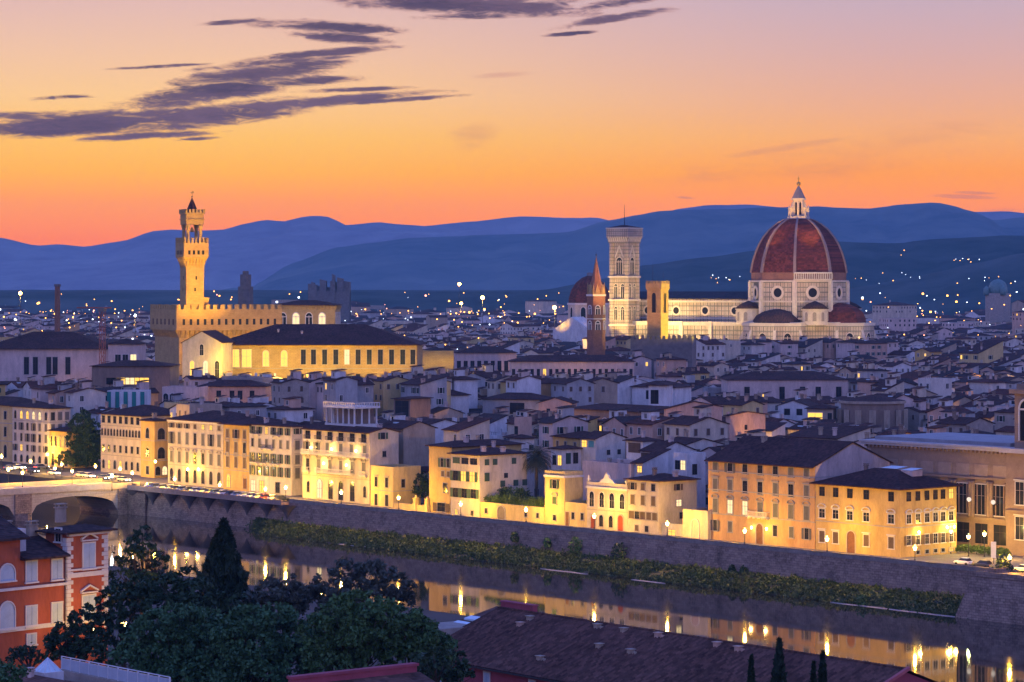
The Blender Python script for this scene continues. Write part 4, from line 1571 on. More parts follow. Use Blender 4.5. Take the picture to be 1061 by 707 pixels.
# ------------------------------------------------------------------ the weedy strip at the foot of the wall
def build_bank():
    g = np.random.default_rng(77)
    s0, s1 = S_at(262, -2), S_at(1034, -8)
    n = 220
    m = MB()
    rows = 6

    def pt(i, k):
        s = s0 + (s1 - s0) * i / n
        q = k / rows
        wid = 11.8 * min(1, i / 18 + .1) * (1 + .22 * (fbm(s * .07, 3.3, 4, 3) - .5) + .15 * (fbm(s * .4, 1.3, 9, 2) - .5))
        t = -.55 - wid * q
        z = -4.9 + (-2.65) * q ** 1.1 + .5 * (fbm(s * .3, t * .4, 8, 3) - .5) * (1 - abs(2 * q - 1))
        return ST(s, t, z)
    for i in range(n):
        for k in range(rows):
            m.face([pt(i, k + 1), pt(i + 1, k + 1), pt(i + 1, k), pt(i, k)], 0, True)
    kind(m.build('river_bank', mat('bank_soil', (.06, .065, .035), .95, .4, .8, bump=.3)), 'structure')
    c = []
    for j in range(2500):
        i = g.random() * n
        q = g.random() ** .75 * rows * .93
        p = pt(i, q)
        dense = fbm(i * .22, q * .6, 21, 3)
        if dense < .24:
            continue
        rr = g.uniform(.35, 1.0) * (.6 + dense)
        k = int(16 + 20 * rr)
        d = g.normal(size=(k, 3)) * np.array((rr * .8, rr * .8, rr * .36))
        d[:, 2] = np.abs(d[:, 2]) * 1.1
        c.append(np.array((p.x, p.y, p.z - .1)) + d)
    P = np.concatenate(c)
    o = bpy.data.objects.new('bank_undergrowth', quad_mesh('bank_undergrowth', leaf_quads(P, .40, .7, 1.8, g), LEAF['bank']))
    C.objects.link(o)
    kind(o, 'stuff', 'weeds and low bushes growing between the river wall and the water')
    # gravel spit lines at the waterline
    m = MB()
    for (xa, xb, off) in ((860, 1008, -12.4), (655, 690, -13.0), (560, 610, -12.8), (340, 380, -11.2), (300, 330, -9.4)):
        sa, sb_ = S_at(xa, off), S_at(xb, off)
        for i in range(14):
            q0, q1 = sa + (sb_ - sa) * i / 14, sa + (sb_ - sa) * (i + 1) / 14
            w0, w1 = .9 * math.sin(math.pi * i / 14) + .1, .9 * math.sin(math.pi * (i + 1) / 14) + .1
            o0, o1 = off + .8 * (fbm(q0 * .2, 1, 5) - .5), off + .8 * (fbm(q1 * .2, 1, 5) - .5)
            m.face([ST(q0, o0 - w0 * .6, -7.32), ST(q1, o1 - w1 * .6, -7.32), ST(q1, o1, -7.16), ST(q0, o0, -7.16)])
            m.face([ST(q0, o0, -7.16), ST(q1, o1, -7.16), ST(q1, o1 + w1, -7.32), ST(q0, o0 + w0, -7.32)])
    kind(m.build('gravel_spit', mat('river_gravel', (.34, .30, .26), .9, .3, 1.5)), 'structure')


build_bank()


def wall_bush(px, t, z, r, lab, leaf='bank', name='wall_bush'):
    s = S_at(px, t)
    g = np.random.default_rng(int(px))
    root = thing(name, lab, 'bush', ST(s, t, z))
    MB().tube((0, .3, -.4), (0, 0, r * .5), .08, .03, 5).build('stem', BARK, root)
    P = np.concatenate([shell_points((0, 0, r * .6), (r * .8, r * .8, r), int(90 * r), g, -.9, .3), shell_points((r * .4, 0, r * .2), (r * .5, r * .5, r * .6), int(40 * r), g, -.9, .3)])
    place('foliage', quad_mesh('foliage', leaf_quads(P, .42, .3, g=g), LEAF[leaf]), root)


wall_bush(533, -1.0, -3.4, 1.3, 'small shrub hanging on the river wall below the arched garden gate', 'bank')
wall_bush(567, -1.0, -3.8, 1.2, 'small shrub on the river wall below the turret house', 'broad')
wall_bush(596.5, -1.1, -4.6, 2.2, 'tall dense shrub against the river wall before the ornate facade', 'broad')
wall_bush(642, -1.1, -4.8, 2.4, 'dark ivy like shrub climbing the river wall near the cream corner house', 'dark')
wall_bush(758, -1.2, -5.2, 1.1, 'first of two round dark shrubs at the foot of the wall before the orange palazzo', 'dark')
wall_bush(770.5, -1.2, -5.2, 1.2, 'second of two round dark shrubs at the foot of the wall, nearer the yellow palazzo', 'dark')
wall_bush(1040, -1.0, .6, 2.2, 'dark bush growing at the top of the river wall by the bastion', 'dark')
wall_bush(893, -11.6, -7.4, 1.5, 'low willow bush at the waterline on the gravel spit', 'broad')

# trees of the piazza and gardens
def px_tree(name, lab, px, t, crowns, leaf, seed, trunk_h, size=.4, per=24, sub=26):
    """crowns given as (px, py, rx m, rz m) of photo points; foot at z = 0"""
    s = S_at(px, t)
    b = ST(s, t)
    lobes = []
    for cx_, cy_, rx, rz in crowns:
        p = at(cx_, cy_, b.y)
        lobes.append((p.x - b.x, (seed % 3 - 1) * .4, p.z, rx, rx * .9, rz))
    return tree(name, lab, b, trunk_h, .35, lobes, LEAF[leaf], size, per, seed=seed, sub=sub)


px_tree('plane_tree', 'big dark leafy tree between the ochre annex and the cream palazzo by the bridge', 89, 32,
        [(84, 440, 3.6, 3.2), (94, 446, 3.4, 3.4), (80, 455, 3.4, 3.2), (91, 462, 4.4, 3.8), (80, 471, 3.4, 2.8), (99, 468, 3.0, 3.6), (89, 476, 4.0, 2.6), (86, 432, 2.2, 2.0)], 'dark', 3, 8)
px_tree('street_tree', 'lamp lit yellow green street tree in front of the small ochre annex', 66, 22,
        [(63, 477, 1.8, 1.6), (68, 474, 2.0, 1.8), (72, 479, 1.6, 1.5)], 'hedge', 4, 3, .3)
for i, (lab, px, t, cr, seed) in enumerate((
        ('dark tree in the walled garden, the one next to the low flat roofed house', 416, 14, [(411, 506, 2.0, 2.6), (418, 509, 2.4, 2.8)], 11),
        ('tallest dark tree in the walled garden behind the gate posts', 428, 18, [(424, 500, 2.7, 3.0), (431, 497, 2.8, 3.0), (427, 508, 3.2, 2.8)], 12),
        ('dark tree in the walled garden against the ochre house end', 440, 16, [(437, 504, 2.4, 3.2), (441, 511, 2.2, 2.8)], 13))):
    px_tree('garden_tree', lab, px, t, cr, 'dark', seed, 4, .34)


def hedge():
    s0, s1 = S_at(499, 8.6), S_at(563, 8.6)
    w = river_frame('clipped_hedge', 'lamp lit green hedge growing along the garden terrace wall', 'hedge', s0, 8.6, 3.5)
    g = np.random.default_rng(31)
    L = s1 - s0
    c = []
    for i in range(150):
        p = np.array((g.random() * L, g.random() * 2.2, .2 + g.random() * 1.5))
        c.append(p + g.normal(size=(26, 3)) * .35)
    place('foliage', quad_mesh('foliage', leaf_quads(np.concatenate(c), .32, .3, g=g), LEAF['hedge']), w)
    b = river_frame('garden_shrubbery', 'dark evergreen shrub row behind the lit hedge on the terrace', 'shrub', S_at(497, 13), 13, 3.5)
    c = []
    for i in range(130):
        p = np.array((g.random() * L * .72, g.random() * 2.5, .4 + g.random() * 2.6))
        c.append(p + g.normal(size=(26, 3)) * .45)
    place('foliage', quad_mesh('foliage', leaf_quads(np.concatenate(c), .36, .3, g=g), LEAF['dark']), b)
    m = MB()
    m.box(-.2, L + .2, -.5, 14, -4.2, 0)
    m.build('terrace', PL['tan'], w)


hedge()


def palm(lab, base, h, cr, seed, n=46):
    g = np.random.default_rng(seed)
    root = thing('palm_tree', lab, 'tree', base)
    m = MB()
    m.lathe([(.55, -1), (.5, .5), (.38, 2), (.36, h * .85), (.55, h - .6), (.6, h)], 10)
    m.build('trunk', BARK, root)
    qs = []
    for i in range(n):
        a = i * 2.39996
        el0 = math.radians(78 - 105 * (i / n) ** .8)
        p = Vector((0, 0, h - .2)); d = Vector((math.cos(a) * math.cos(el0), math.sin(a) * math.cos(el0), math.sin(el0)))
        L = cr * g.uniform(.85, 1.12)
        steps = 9
        side = Vector((-math.sin(a), math.cos(a), 0))
        for k in range(steps):
            q = p + d * (L / steps)
            w = .62 * math.sin(math.pi * (k + .6) / (steps + .6)) + .08
            for sg in (-1, 1):
                tip = p.lerp(q, .5) + side * sg * w * 1.2 + d * .35 + Vector((0, 0, -.22))
                for fr_ in (0.0, .5):
                    b0, b1 = p.lerp(q, fr_), p.lerp(q, fr_ + .32)
                    tt = tip + (b0 - p)
                    qs.append([b0, b1, tt + d * .06, tt])
            p = q
            d = (d + Vector((0, 0, -.15 - .02 * k))).normalized()
    place('crown', quad_mesh('crown', np.array([[tuple(v) for v in q] for q in qs]), LEAF['palm']), root)


_b = ST(S_at(556, 24), 24)
palm('tall date palm rising from the garden between the pale house and the turret house', _b, Z_at(_b, 474), 5.0, 5, 70)
_b = ST(S_at(562.5, 62), 62)
palm('smaller palm top between the white houses behind the date palm', _b, Z_at(_b, 446), 2.6, 6, 36)

# ------------------------------------------------------------------ street lamps
def lamp_meshes(hgt):
    key = ('lamp', round(hgt, 1))
    if key not in _cache:
        p = MB()
        p.lathe([(.20, -.05), (.20, .2), (.10, .35), (.07, hgt * .5), (.055, hgt - .2), (.10, hgt - .1), (.10, hgt)], 8)
        c = MB()
        c.lathe([(.40, hgt + .66), (.44, hgt + .70), (.14, hgt + .9), (.03, hgt + 1.1)], 8)
        l = MB()
        l.lathe([(.18, hgt), (.36, hgt + .5), (.37, hgt + .66)], 8)
        _cache[key] = (p.mesh('post', IRON), c.mesh('lamp_cap', IRON), l.mesh('lantern', BULB), l.mesh('lantern_white', BULBW))
    return _cache[key]


WARM = (1.0, .52, .035)
LAMP_K = 2.9


def street_lamp(lab, loc, hgt, watts=3200, white=False, group='street lamps along the river'):
    root = thing('street_lamp', lab, 'street lamp', loc, 0, group)
    p, c, l, lw = lamp_meshes(hgt)
    place('post', p, root); place('lamp_cap', c, root)
    place('lantern', lw if white else l, root)
    point_light(root, (0, 0, hgt + 1.35), watts * LAMP_K, (.75, .9, 1.0) if white else WARM, .22)
    return root


for px, py, lab, w in (
        (161, 478.7, None, 0),
        (181, 497, 'lamp on the footway parapet before the seven column palazzo, beside the first parked cars', 2600),
        (227.6, 503, 'lamp on the footway parapet between the seven column palazzo and the narrow ochre house', 2600),
        (275, 508.7, 'lamp on the river wall before the apartment house with small balconies', 2600),
        (296, 506, 'lamp on the river wall where the carried out footway ends', 2600),
        (353.6, 511, 'lamp on the river wall before the hotel with the belvedere', 3000),
        (413, 516.5, 'lamp on the river wall before the walled garden of dark trees', 3000),
        (477.4, 523, 'lamp on the river wall before the pale house with green shutters', 3600),
        (545, 529, 'lamp on the river wall before the hedge topped garden wall', 3600),
        (615.7, 535.5, 'lamp on the river wall before the ornate facade with the scrolled gable', 3200),
        (691.4, 543.4, 'lamp on the river wall before the low cream shed', 3000),
        (771.7, 551, 'lamp on the river wall before the orange palazzo', 2800),
        (857, 559.4, 'lamp on the river wall before the front of the deep yellow palazzo', 3000),
        (948, 568.7, 'lamp on the river wall before the side of the deep yellow palazzo', 3000),
        (1046, 578.8, 'lamp on the river wall by the library square and parked cars', 3400)):
    if lab is None:
        continue
    p = ST(S_at(px, .2), .2)
    z = Z_at(p, py)
    street_lamp(lab, (p.x, p.y, .96), max(1.4, z - .96 - .3), w * (1.5 if px < 360 else 1.0))
for px, py, lab, w, white in (
        (8.5, 487.4, 'lamp on the bridge parapet at the very edge of the photo', 1500, False),
        (23.3, 490.5, 'lamp on the bridge parapet above the first pier', 1500, False),
        (1.7, 473, 'lamp beside the yellow house cut off by the photo edge', 1800, False),
        (31.7, 478, 'lamp in the square before the tall ivory palazzo', 2200, False),
        (49, 470.5, 'lamp at the corner of the tall ivory palazzo', 2200, False),
        (57, 485, 'lamp at the bridge head below the small ochre annex', 1800, False),
        (64, 481, 'lamp beside the lit street tree', 2200, False),
        (74.7, 488, 'lamp at the bridge head under the big dark tree', 1800, False),
        (99, 483, 'large bright lamp between the dark tree and the cream palazzo', 3000, False),
        (116, 493, 'white lamp on the bridge parapet near the abutment', 500, True),
        (124.4, 485.7, 'lamp before the cream palazzo with paired arched windows', 2600, False),
        (137, 490, 'lamp at the corner of the bridge and the river wall', 2200, False)):
    Y = ground_Y(py, 4.0)
    p = at(px, py, Y)
    street_lamp(lab, (p.x, p.y, .25 if px < 30 and py > 486 else 0.0), 3.5, w * 1.4, white, 'street lamps around the bridge head')
for px, py, lab in ((194.6, 486.6, 'twin wall lantern on the seven column palazzo, the one nearer the bridge'), (205.5, 486.6, 'twin wall lantern on the seven column palazzo, the one nearer the narrow ochre house'), (161, 478.5, 'wall lantern glowing on the ochre corner palazzo by the little square')):
    t = 15.3
    p = ST(S_at(px, t), t)
    z = Z_at(p, py)
    root = thing('wall_lantern', lab, 'wall lamp', (p.x, p.y, z), ANG)
    MB().box(-.05, .05, 0, .75, .35, .45).build('bracket', IRON, root)
    MB().lathe([(.1, -.35), (.28, -.2), (.3, .25), (.05, .45)], 8).build('lantern', BULB, root)
    point_light(root, (0, -.5, 0), 900, WARM, .2)

# white globe lamps on posts in front of the library
for px, py, lab in ((1004, 517.7, 'white globe lamp before the library, the one nearer the yellow palazzo'), (1029, 520.6, 'white globe lamp before the library, the one nearer the pavilion')):
    p = ST(S_at(px, 32.6), 32.6)
    z = Z_at(p, py)
    root = thing('globe_lamp', lab, 'wall lamp', (p.x, p.y, 0), ANG)
    MB().box(-.06, .06, 0, 1.4, z - .62, z - .5).build('bracket', IRON, root)
    MB().lathe([(.05, z - .5), (.36, z - .3), (.5, z), (.36, z + .35), (.02, z + .5)], 12).build('globe', emit('globe_glow', (1, .85, .7), 1.1), root)
p = ST(S_at(1003.5, 22), 22)
root = thing('street_lamp', 'greenish lamp among low plants beside the library steps', 'street lamp', p, 0)
_m = lamp_meshes(3.6)
place('post', _m[0], root); place('lamp_cap', _m[1], root); place('lantern', _m[2], root)
point_light(root, (0, 0, 5.0), 700, (.85, 1.0, .35), .25)
for px, lab, w in ((1020, 'amber lamp under the library facade', 900), (985, 'amber lamp in the lane beside the yellow palazzo', 900)):
    p = ST(S_at(px, 24), 24)
    street_lamp(lab, (p.x, p.y, 0), 4.2, w, False, 'lamps of the library square')


# ------------------------------------------------------------------ cars
CARCOL = [mat('white_car_paint', (.75, .75, .75), .35, .05, 1, spec=.5), mat('silver_car_paint', (.42, .43, .45), .35, .05, 1, spec=.5), mat('dark_car_paint', (.03, .035, .05), .35, .05, 1, spec=.5),
          mat('blue_car_paint', (.04, .08, .22), .35, .05, 1, spec=.5), mat('red_car_paint', (.30, .03, .02), .35, .05, 1, spec=.5), mat('grey_car_paint', (.16, .16, .17), .35, .05, 1, spec=.5)]
CARN = ['white', 'silver', 'black', 'dark blue', 'red', 'grey']
TYRE = mat('tyre_rubber', (.02, .02, .02), .9, .1, 1)
TAIL = mat('tail_light_red', (.45, .02, .01), .3, .1, 1)
HEADL = mat('head_lamp_glass', (.6, .6, .55), .2, .1, 1, spec=.6)


def car_meshes(big):
    key = ('car', big)
    if key not in _cache:
        L, W, H = (4.3, 1.75, 1.5) if big else (3.7, 1.62, 1.48)
        hl = L / 2
        b = MB()
        st = [(-hl, .35, .70, .80), (-hl + .12, .28, .86, .92), (-hl * .45, .25, .95, 1.0), (hl * .1, .25, .96, 1.0), (hl * .55, .25, .93, 1.0), (hl - .2, .28, .84, .93), (hl, .36, .66, .82)]
        rings = []
        for x, z0, z1, kw in st:
            w = W / 2 * kw
            rings.append([(x, -w, z0 + .1), (x, -w * .9, z0), (x, w * .9, z0), (x, w, z0 + .1), (x, w, z1 - .12), (x, w * .88, z1), (x, -w * .88, z1), (x, -w, z1 - .12)])
        b.loft([r[::-1] for r in rings], smooth=True, cap_top=True, cap_bot=True)
        gl = MB()
        w = W / 2
        base = [(-hl * .88, -w * .86, .86), (hl * .42, -w * .9, .92), (hl * .42, w * .9, .92), (-hl * .88, w * .86, .86)]
        topr = [(-hl * .62, -w * .68, H - .06), (hl * .08, -w * .7, H - .05), (hl * .08, w * .7, H - .05), (-hl * .62, w * .68, H - .06)]
        gl.loft([base, topr], cap_top=False)
        rf = MB()
        rf.loft([[(x * 1.02, y * 1.03, z) for x, y, z in topr], [(x * .9 - .02, y * .85, z + .07) for x, y, z in topr]], cap_top=True, cap_bot=True)
        wh = MB()
        rr = .31
        wh.loft([[(rr * math.cos(2 * math.pi * i / 14), y, rr * math.sin(2 * math.pi * i / 14)) for i in range(14)] for y in (.1, -.1)], cap_top=True, cap_bot=True)
        tl = MB(); tl.box(-.03, .03, -.14, .14, -.07, .07)
        _cache[key] = (b, gl.mesh('glasshouse', GLASS), rf, wh.mesh('wheel', TYRE), tl.mesh('tail_light', TAIL), tl.mesh('headlight', HEADL), L, W)
        _cache[('carbody', big)] = [(b.mesh('body', m_), rf.mesh('roof', m_)) for m_ in CARCOL]
    return _cache[key], _cache[('carbody', big)]


def car(lab, loc, rz, col, big=True, group=None, lit=False):
    (b, gl, rf, wh, tl, hd, L, W), bodies = car_meshes(big)
    if 'tlit' not in _cache:
        _cache['tlit'] = MB().box(-.03, .03, -.16, .16, -.08, .08).mesh('tail_light', emit('tail_glow', (1, .04, .01), 9))
        _cache['hlit'] = MB().box(-.03, .03, -.16, .16, -.08, .08).mesh('headlight', emit('head_glow', (1, .9, .7), 30))
    root = thing('parked_car', lab, 'car', loc, rz, group)
    place('body', bodies[col][0], root); place('roof', bodies[col][1], root); place('glasshouse', gl, root)
    for x in (-L * .31, L * .31):
        for y in (-W / 2 + .1, W / 2 - .1):
            place('wheel', wh, root, (x, y, .31))
    for y in (-W * .36, W * .36):
        place('tail_light', _cache['tlit'] if lit else tl, root, (-L / 2 - .01, y, .66)); place('headlight', _cache['hlit'] if lit else hd, root, (L / 2 + .005, y, .62))
    return root


_rc = random.Random(3)
_seq = [0, 3, 1, 0, 5, 1, 2, 0, 1, 5, 3, 0, 2, 1, 0, 0, 1, 4, 0, 2]
_ord = ['first', 'second', 'third', 'fourth', 'fifth', 'sixth', 'seventh', 'eighth', 'ninth']
_cnt = {}
_s0, _s1 = S_at(156, 0), S_at(291, 0)
for i, c in enumerate(_seq):
    s = _s0 + (_s1 - _s0) * i / (len(_seq) - 1)
    k = _cnt[c] = _cnt.get(c, 0) + 1
    car(f'{_ord[k - 1]} {CARN[c]} car from the bridge in the row parked along the river parapet', ST(s, .2, .14), ANG + R(90) + R(_rc.uniform(-6, 6)) if i % 7 else ANG + R(84), c, i % 3 > 0, 'cars parked along the river parapet')
for px, t, c, rz, lab in ((998, 7.5, 0, 8, 'white hatchback parked on the library square behind the river wall'), (1018, 6.5, 2, 4, 'dark car parked between the white hatchback and the wall lamp'), (1037, 6.0, 5, 2, 'grey car parked beside the lamp at the library square'), (1060, 6.0, 0, 0, 'white car nose cut off by the photo edge on the library square')):
    car(lab, ST(S_at(px, t), t, .03), ANG + R(180 + rz), c, c != 0, 'cars on the library square')
_cnt = {}
for i, (px, t, c, rz) in enumerate(((10, 10, 1, 0), (20, 14, 0, 5), (34, 9, 2, 0), (43, 20, 5, 90), (56, 9, 0, 0), (84, 10, 1, 0), (92, 10, 0, 0), (107, 9, 5, 0), (117, 13, 0, 90), (128, 9, 1, 4))):
    k = _cnt[c] = _cnt.get(c, 0) + 1
    car(f'{_ord[k - 1]} {CARN[c]} car on the bridge square, counted from the yellow edge house', ST(S_at(px, t), t, .04), ANG + R(rz), c, True, 'cars on the bridge square', True)

# sign post by the library and the notice on the hotel
p = ST(S_at(1029.4, 14), 14)
root = thing('sign_post', 'tall white notice board on a post at the edge of the library square', 'sign', p, ANG + R(30))
MB().lathe([(.06, 0), (.06, 3.0)], 6).build('post', IRON, root)
MB().box(-.5, .5, -.06, .06, 1.2, 4.4).build('sign_board', mat('white_sign', (.75, .75, .72), .6, .05, 1), root)
p = ST(S_at(937.5, 21), 21)

# low planting strip and stone bollards on the library square
g_ = np.random.default_rng(8)
for i, px in enumerate((1000, 1012, 1024, 1036)):
    p = ST(S_at(px, 27), 27)
    root = thing('planter_shrub', f'{_ord[i]} lamp lit green shrub along the foot of the library, from the yellow palazzo', 'shrub', p, 0, 'shrubs along the foot of the library')
    MB().tube((0, 0, -.2), (0, 0, .8), .08, .04, 5).build('stem', BARK, root)
    place('foliage', quad_mesh('foliage', leaf_quads(shell_points((0, 0, .9), (2.2, 1.2, .9), 260, g_, -.6, .3), .4, .3, g=g_), LEAF['hedge']), root)

# ------------------------------------------------------------------ monuments
def panels(name, c1, c2, line, bw, bh, msz=.12, rough=.7):
    """marble panelling: pale slabs framed by dark bands, no offset between courses"""
    if name in _mats:
        return _mats[name]
    m_ = bpy.data.materials.new(name)
    m_.use_nodes = True
    t = NT(m_.node_tree)
    t.n.clear()
    tc = t.new('ShaderNodeTexCoord')
    sp = t.new('ShaderNodeSeparateXYZ')
    t.link(tc.outputs['Object'], sp.inputs[0])
    cb = t.new('ShaderNodeCombineXYZ')
    t.link(t.m('ADD', sp.outputs[0], t.m('MULTIPLY', sp.outputs[1], 1.07)), cb.inputs[0])
    t.link(sp.outputs[2], cb.inputs[1])
    cols = []
    for k, (w_, h_) in enumerate(((bw, bh), (bw * .5, bh * 2.7))):
        br = t.new('ShaderNodeTexBrick')
        br.offset = 0.0
        br.inputs['Scale'].default_value = 1.0
        br.inputs['Brick Width'].default_value = w_
        br.inputs['Row Height'].default_value = h_
        br.inputs['Mortar Size'].default_value = msz * (1.0 if k == 0 else .8)
        br.inputs['Color1'].default_value = (*(c1 if k == 0 else (1, 1, 1)), 1)
        br.inputs['Color2'].default_value = (*(c2 if k == 0 else (.9, .86, .84)), 1)
        br.inputs['Mortar'].default_value = (*(line if k == 0 else (.62, .6, .58)), 1)
        t.link(cb.outputs[0], br.inputs['Vector'])
        cols.append(br.outputs['Color'])
    c = t.mix(1.0, cols[0], cols[1], 'MULTIPLY')
    n_ = t.ramp(t.noise(tc.outputs['Object'], .12, 5.0, .65), [(.35, (.72, .68, .64)), (.6, (1, 1, 1))])
    c = t.mix(1.0, c, n_, 'MULTIPLY')
    p = t.new('ShaderNodeBsdfPrincipled')
    t.link(c, p.inputs['Base Color'])
    p.inputs['Roughness'].default_value = rough
    o = t.new('ShaderNodeOutputMaterial')
    t.link(p.outputs[0], o.inputs[0])
    _mats[name] = m_
    return m_


MARBLE = panels('panelled_marble', (.64, .57, .45), (.58, .50, .39), (.22, .23, .20), 2.3, 2.7, .26)
MARBLE2 = panels('tower_marble', (.64, .56, .45), (.58, .48, .39), (.25, .24, .21), 1.5, 2.1, .2)
MWHITE = mat('white_marble', (.60, .54, .44), .7, .15, .4)
DOMETILE = tile_mat('dome_tiles', (.115, .036, .026), 2, .9)
LEAD = mat('lead_roof', (.20, .19, .20), .7, .25, .4)
PIETRA = blocks('pietraforte_stone', (.42, .29, .12), (.48, .34, .14), (.27, .18, .08), 1.3, .55, var=.35, bump=.5)
BRICKM = blocks('old_brick', (.24, .12, .08), (.30, .15, .09), (.18, .11, .08), .8, .3, var=.4)
VOID = mat('dark_opening', (.012, .012, .015), .9, .1, 1)
BRONZE = mat('gilt_bronze', (.42, .28, .08), .45, .2, 1, metallic=.6)


def ngon(n, r, ph, cx=0.0, cy=0.0):
    return [(cx + r * math.cos(ph + 2 * math.pi * i / n), cy + r * math.sin(ph + 2 * math.pi * i / n)) for i in range(n)]


def ring3(poly, z):
    return [(x, y, z) for x, y in poly]


def arch_opening(parent, name, loc, rz, w, h, mull=1, m_=None, frame=None):
    """an arched opening with mullions, standing just proud of a wall"""
    key = ('aop', round(w, 2), round(h, 2), mull, (m_ or VOID).name, (frame or MWHITE).name)
    if key not in _cache:
        hw = w / 2
        hh = h - hw
        pa = MB()
        n = 10
        pa.face([(-hw, -.06, 0), (hw, -.06, 0)] + [(hw * math.cos(math.pi * i / n), -.06, hh + 1.25 * hw * math.sin(math.pi * i / n)) for i in range(n + 1)])
        fr = MB()
        for x0, x1 in ((-hw - .3, -hw), (hw, hw + .3)):
            fr.box(x0, x1, -.3, .05, 0, hh)
        for i in range(n):
            a0, a1 = math.pi * i / n, math.pi * (i + 1) / n
            q = [(rr * math.cos(aa), hh + 1.25 * rr * math.sin(aa)) for aa, rr in ((a0, hw), (a0, hw + .35), (a1, hw + .35), (a1, hw))]
            fr.loft([[(x, y, z) for x, z in q] for y in (.05, -.3)], cap_top=True)
        for k in range(mull):
            x = -hw + w * (k + 1) / (mull + 1)
            fr.box(x - .13, x + .13, -.25, -.06, 0, hh + hw * .5)
        if mull:
            fr.box(-hw, hw, -.22, -.06, hh - .1, hh + .25)
        _cache[key] = (fr.mesh('window', frame or MWHITE), pa.mesh('opening', m_ or VOID))
    fr, pa = _cache[key]
    o = place(name, fr, parent, loc, rz)
    place('opening', pa, o)
    return o


def merlons(mb, x0, y0, x1, y1, z, w=1.2, gap=1.0, th=.7, h=1.7, notch=False):
    d = Vector((x1 - x0, y1 - y0, 0)); L = d.length; d.normalize()
    nrm = Vector((d.y, -d.x, 0))
    n = max(2, round((L + gap) / (w + gap)))
    st = L / (n - 1 + w / (w + gap)) if n > 1 else L
    ww = st * w / (w + gap)
    for i in range(n):
        a = Vector((x0, y0, 0)) + d * (i * st)
        b = a + d * ww
        q = [a, b, b - nrm * th, a - nrm * th]
        mb.loft([[(p.x, p.y, z) for p in q], [(p.x, p.y, z + h) for p in q]], cap_top=True)


def corbels(mb, poly, z0, z1, out, pitch=1.6):
    """little wedge brackets under an overhanging gallery along a closed outline"""
    k = len(poly)
    for i in range(k):
        p, q = Vector((*poly[i], 0)), Vector((*poly[(i + 1) % k], 0))
        d = q - p; L = d.length; d.normalize()
        nrm = Vector((d.y, -d.x, 0))
        n = max(2, int(L / pitch))
        for j in range(n):
            c = p + d * (L * (j + .5) / n)
            w = .28 * L / n
            A = [c - d * w, c + d * w]
            a0, a1 = [v + Vector((0, 0, z0)) for v in A]
            t0, t1 = [v + Vector((0, 0, z1)) for v in A]
            o0, o1 = [v + nrm * out + Vector((0, 0, z1)) for v in A]
            mb.face([a0, o0, o1, a1][::-1] if False else [a0, a1, o1, o0])
            mb.face([a0, o0, t0]); mb.face([a1, t1, o1])


CA = R(-33)
DOMEP = at(827.5, 300, 1600.0)


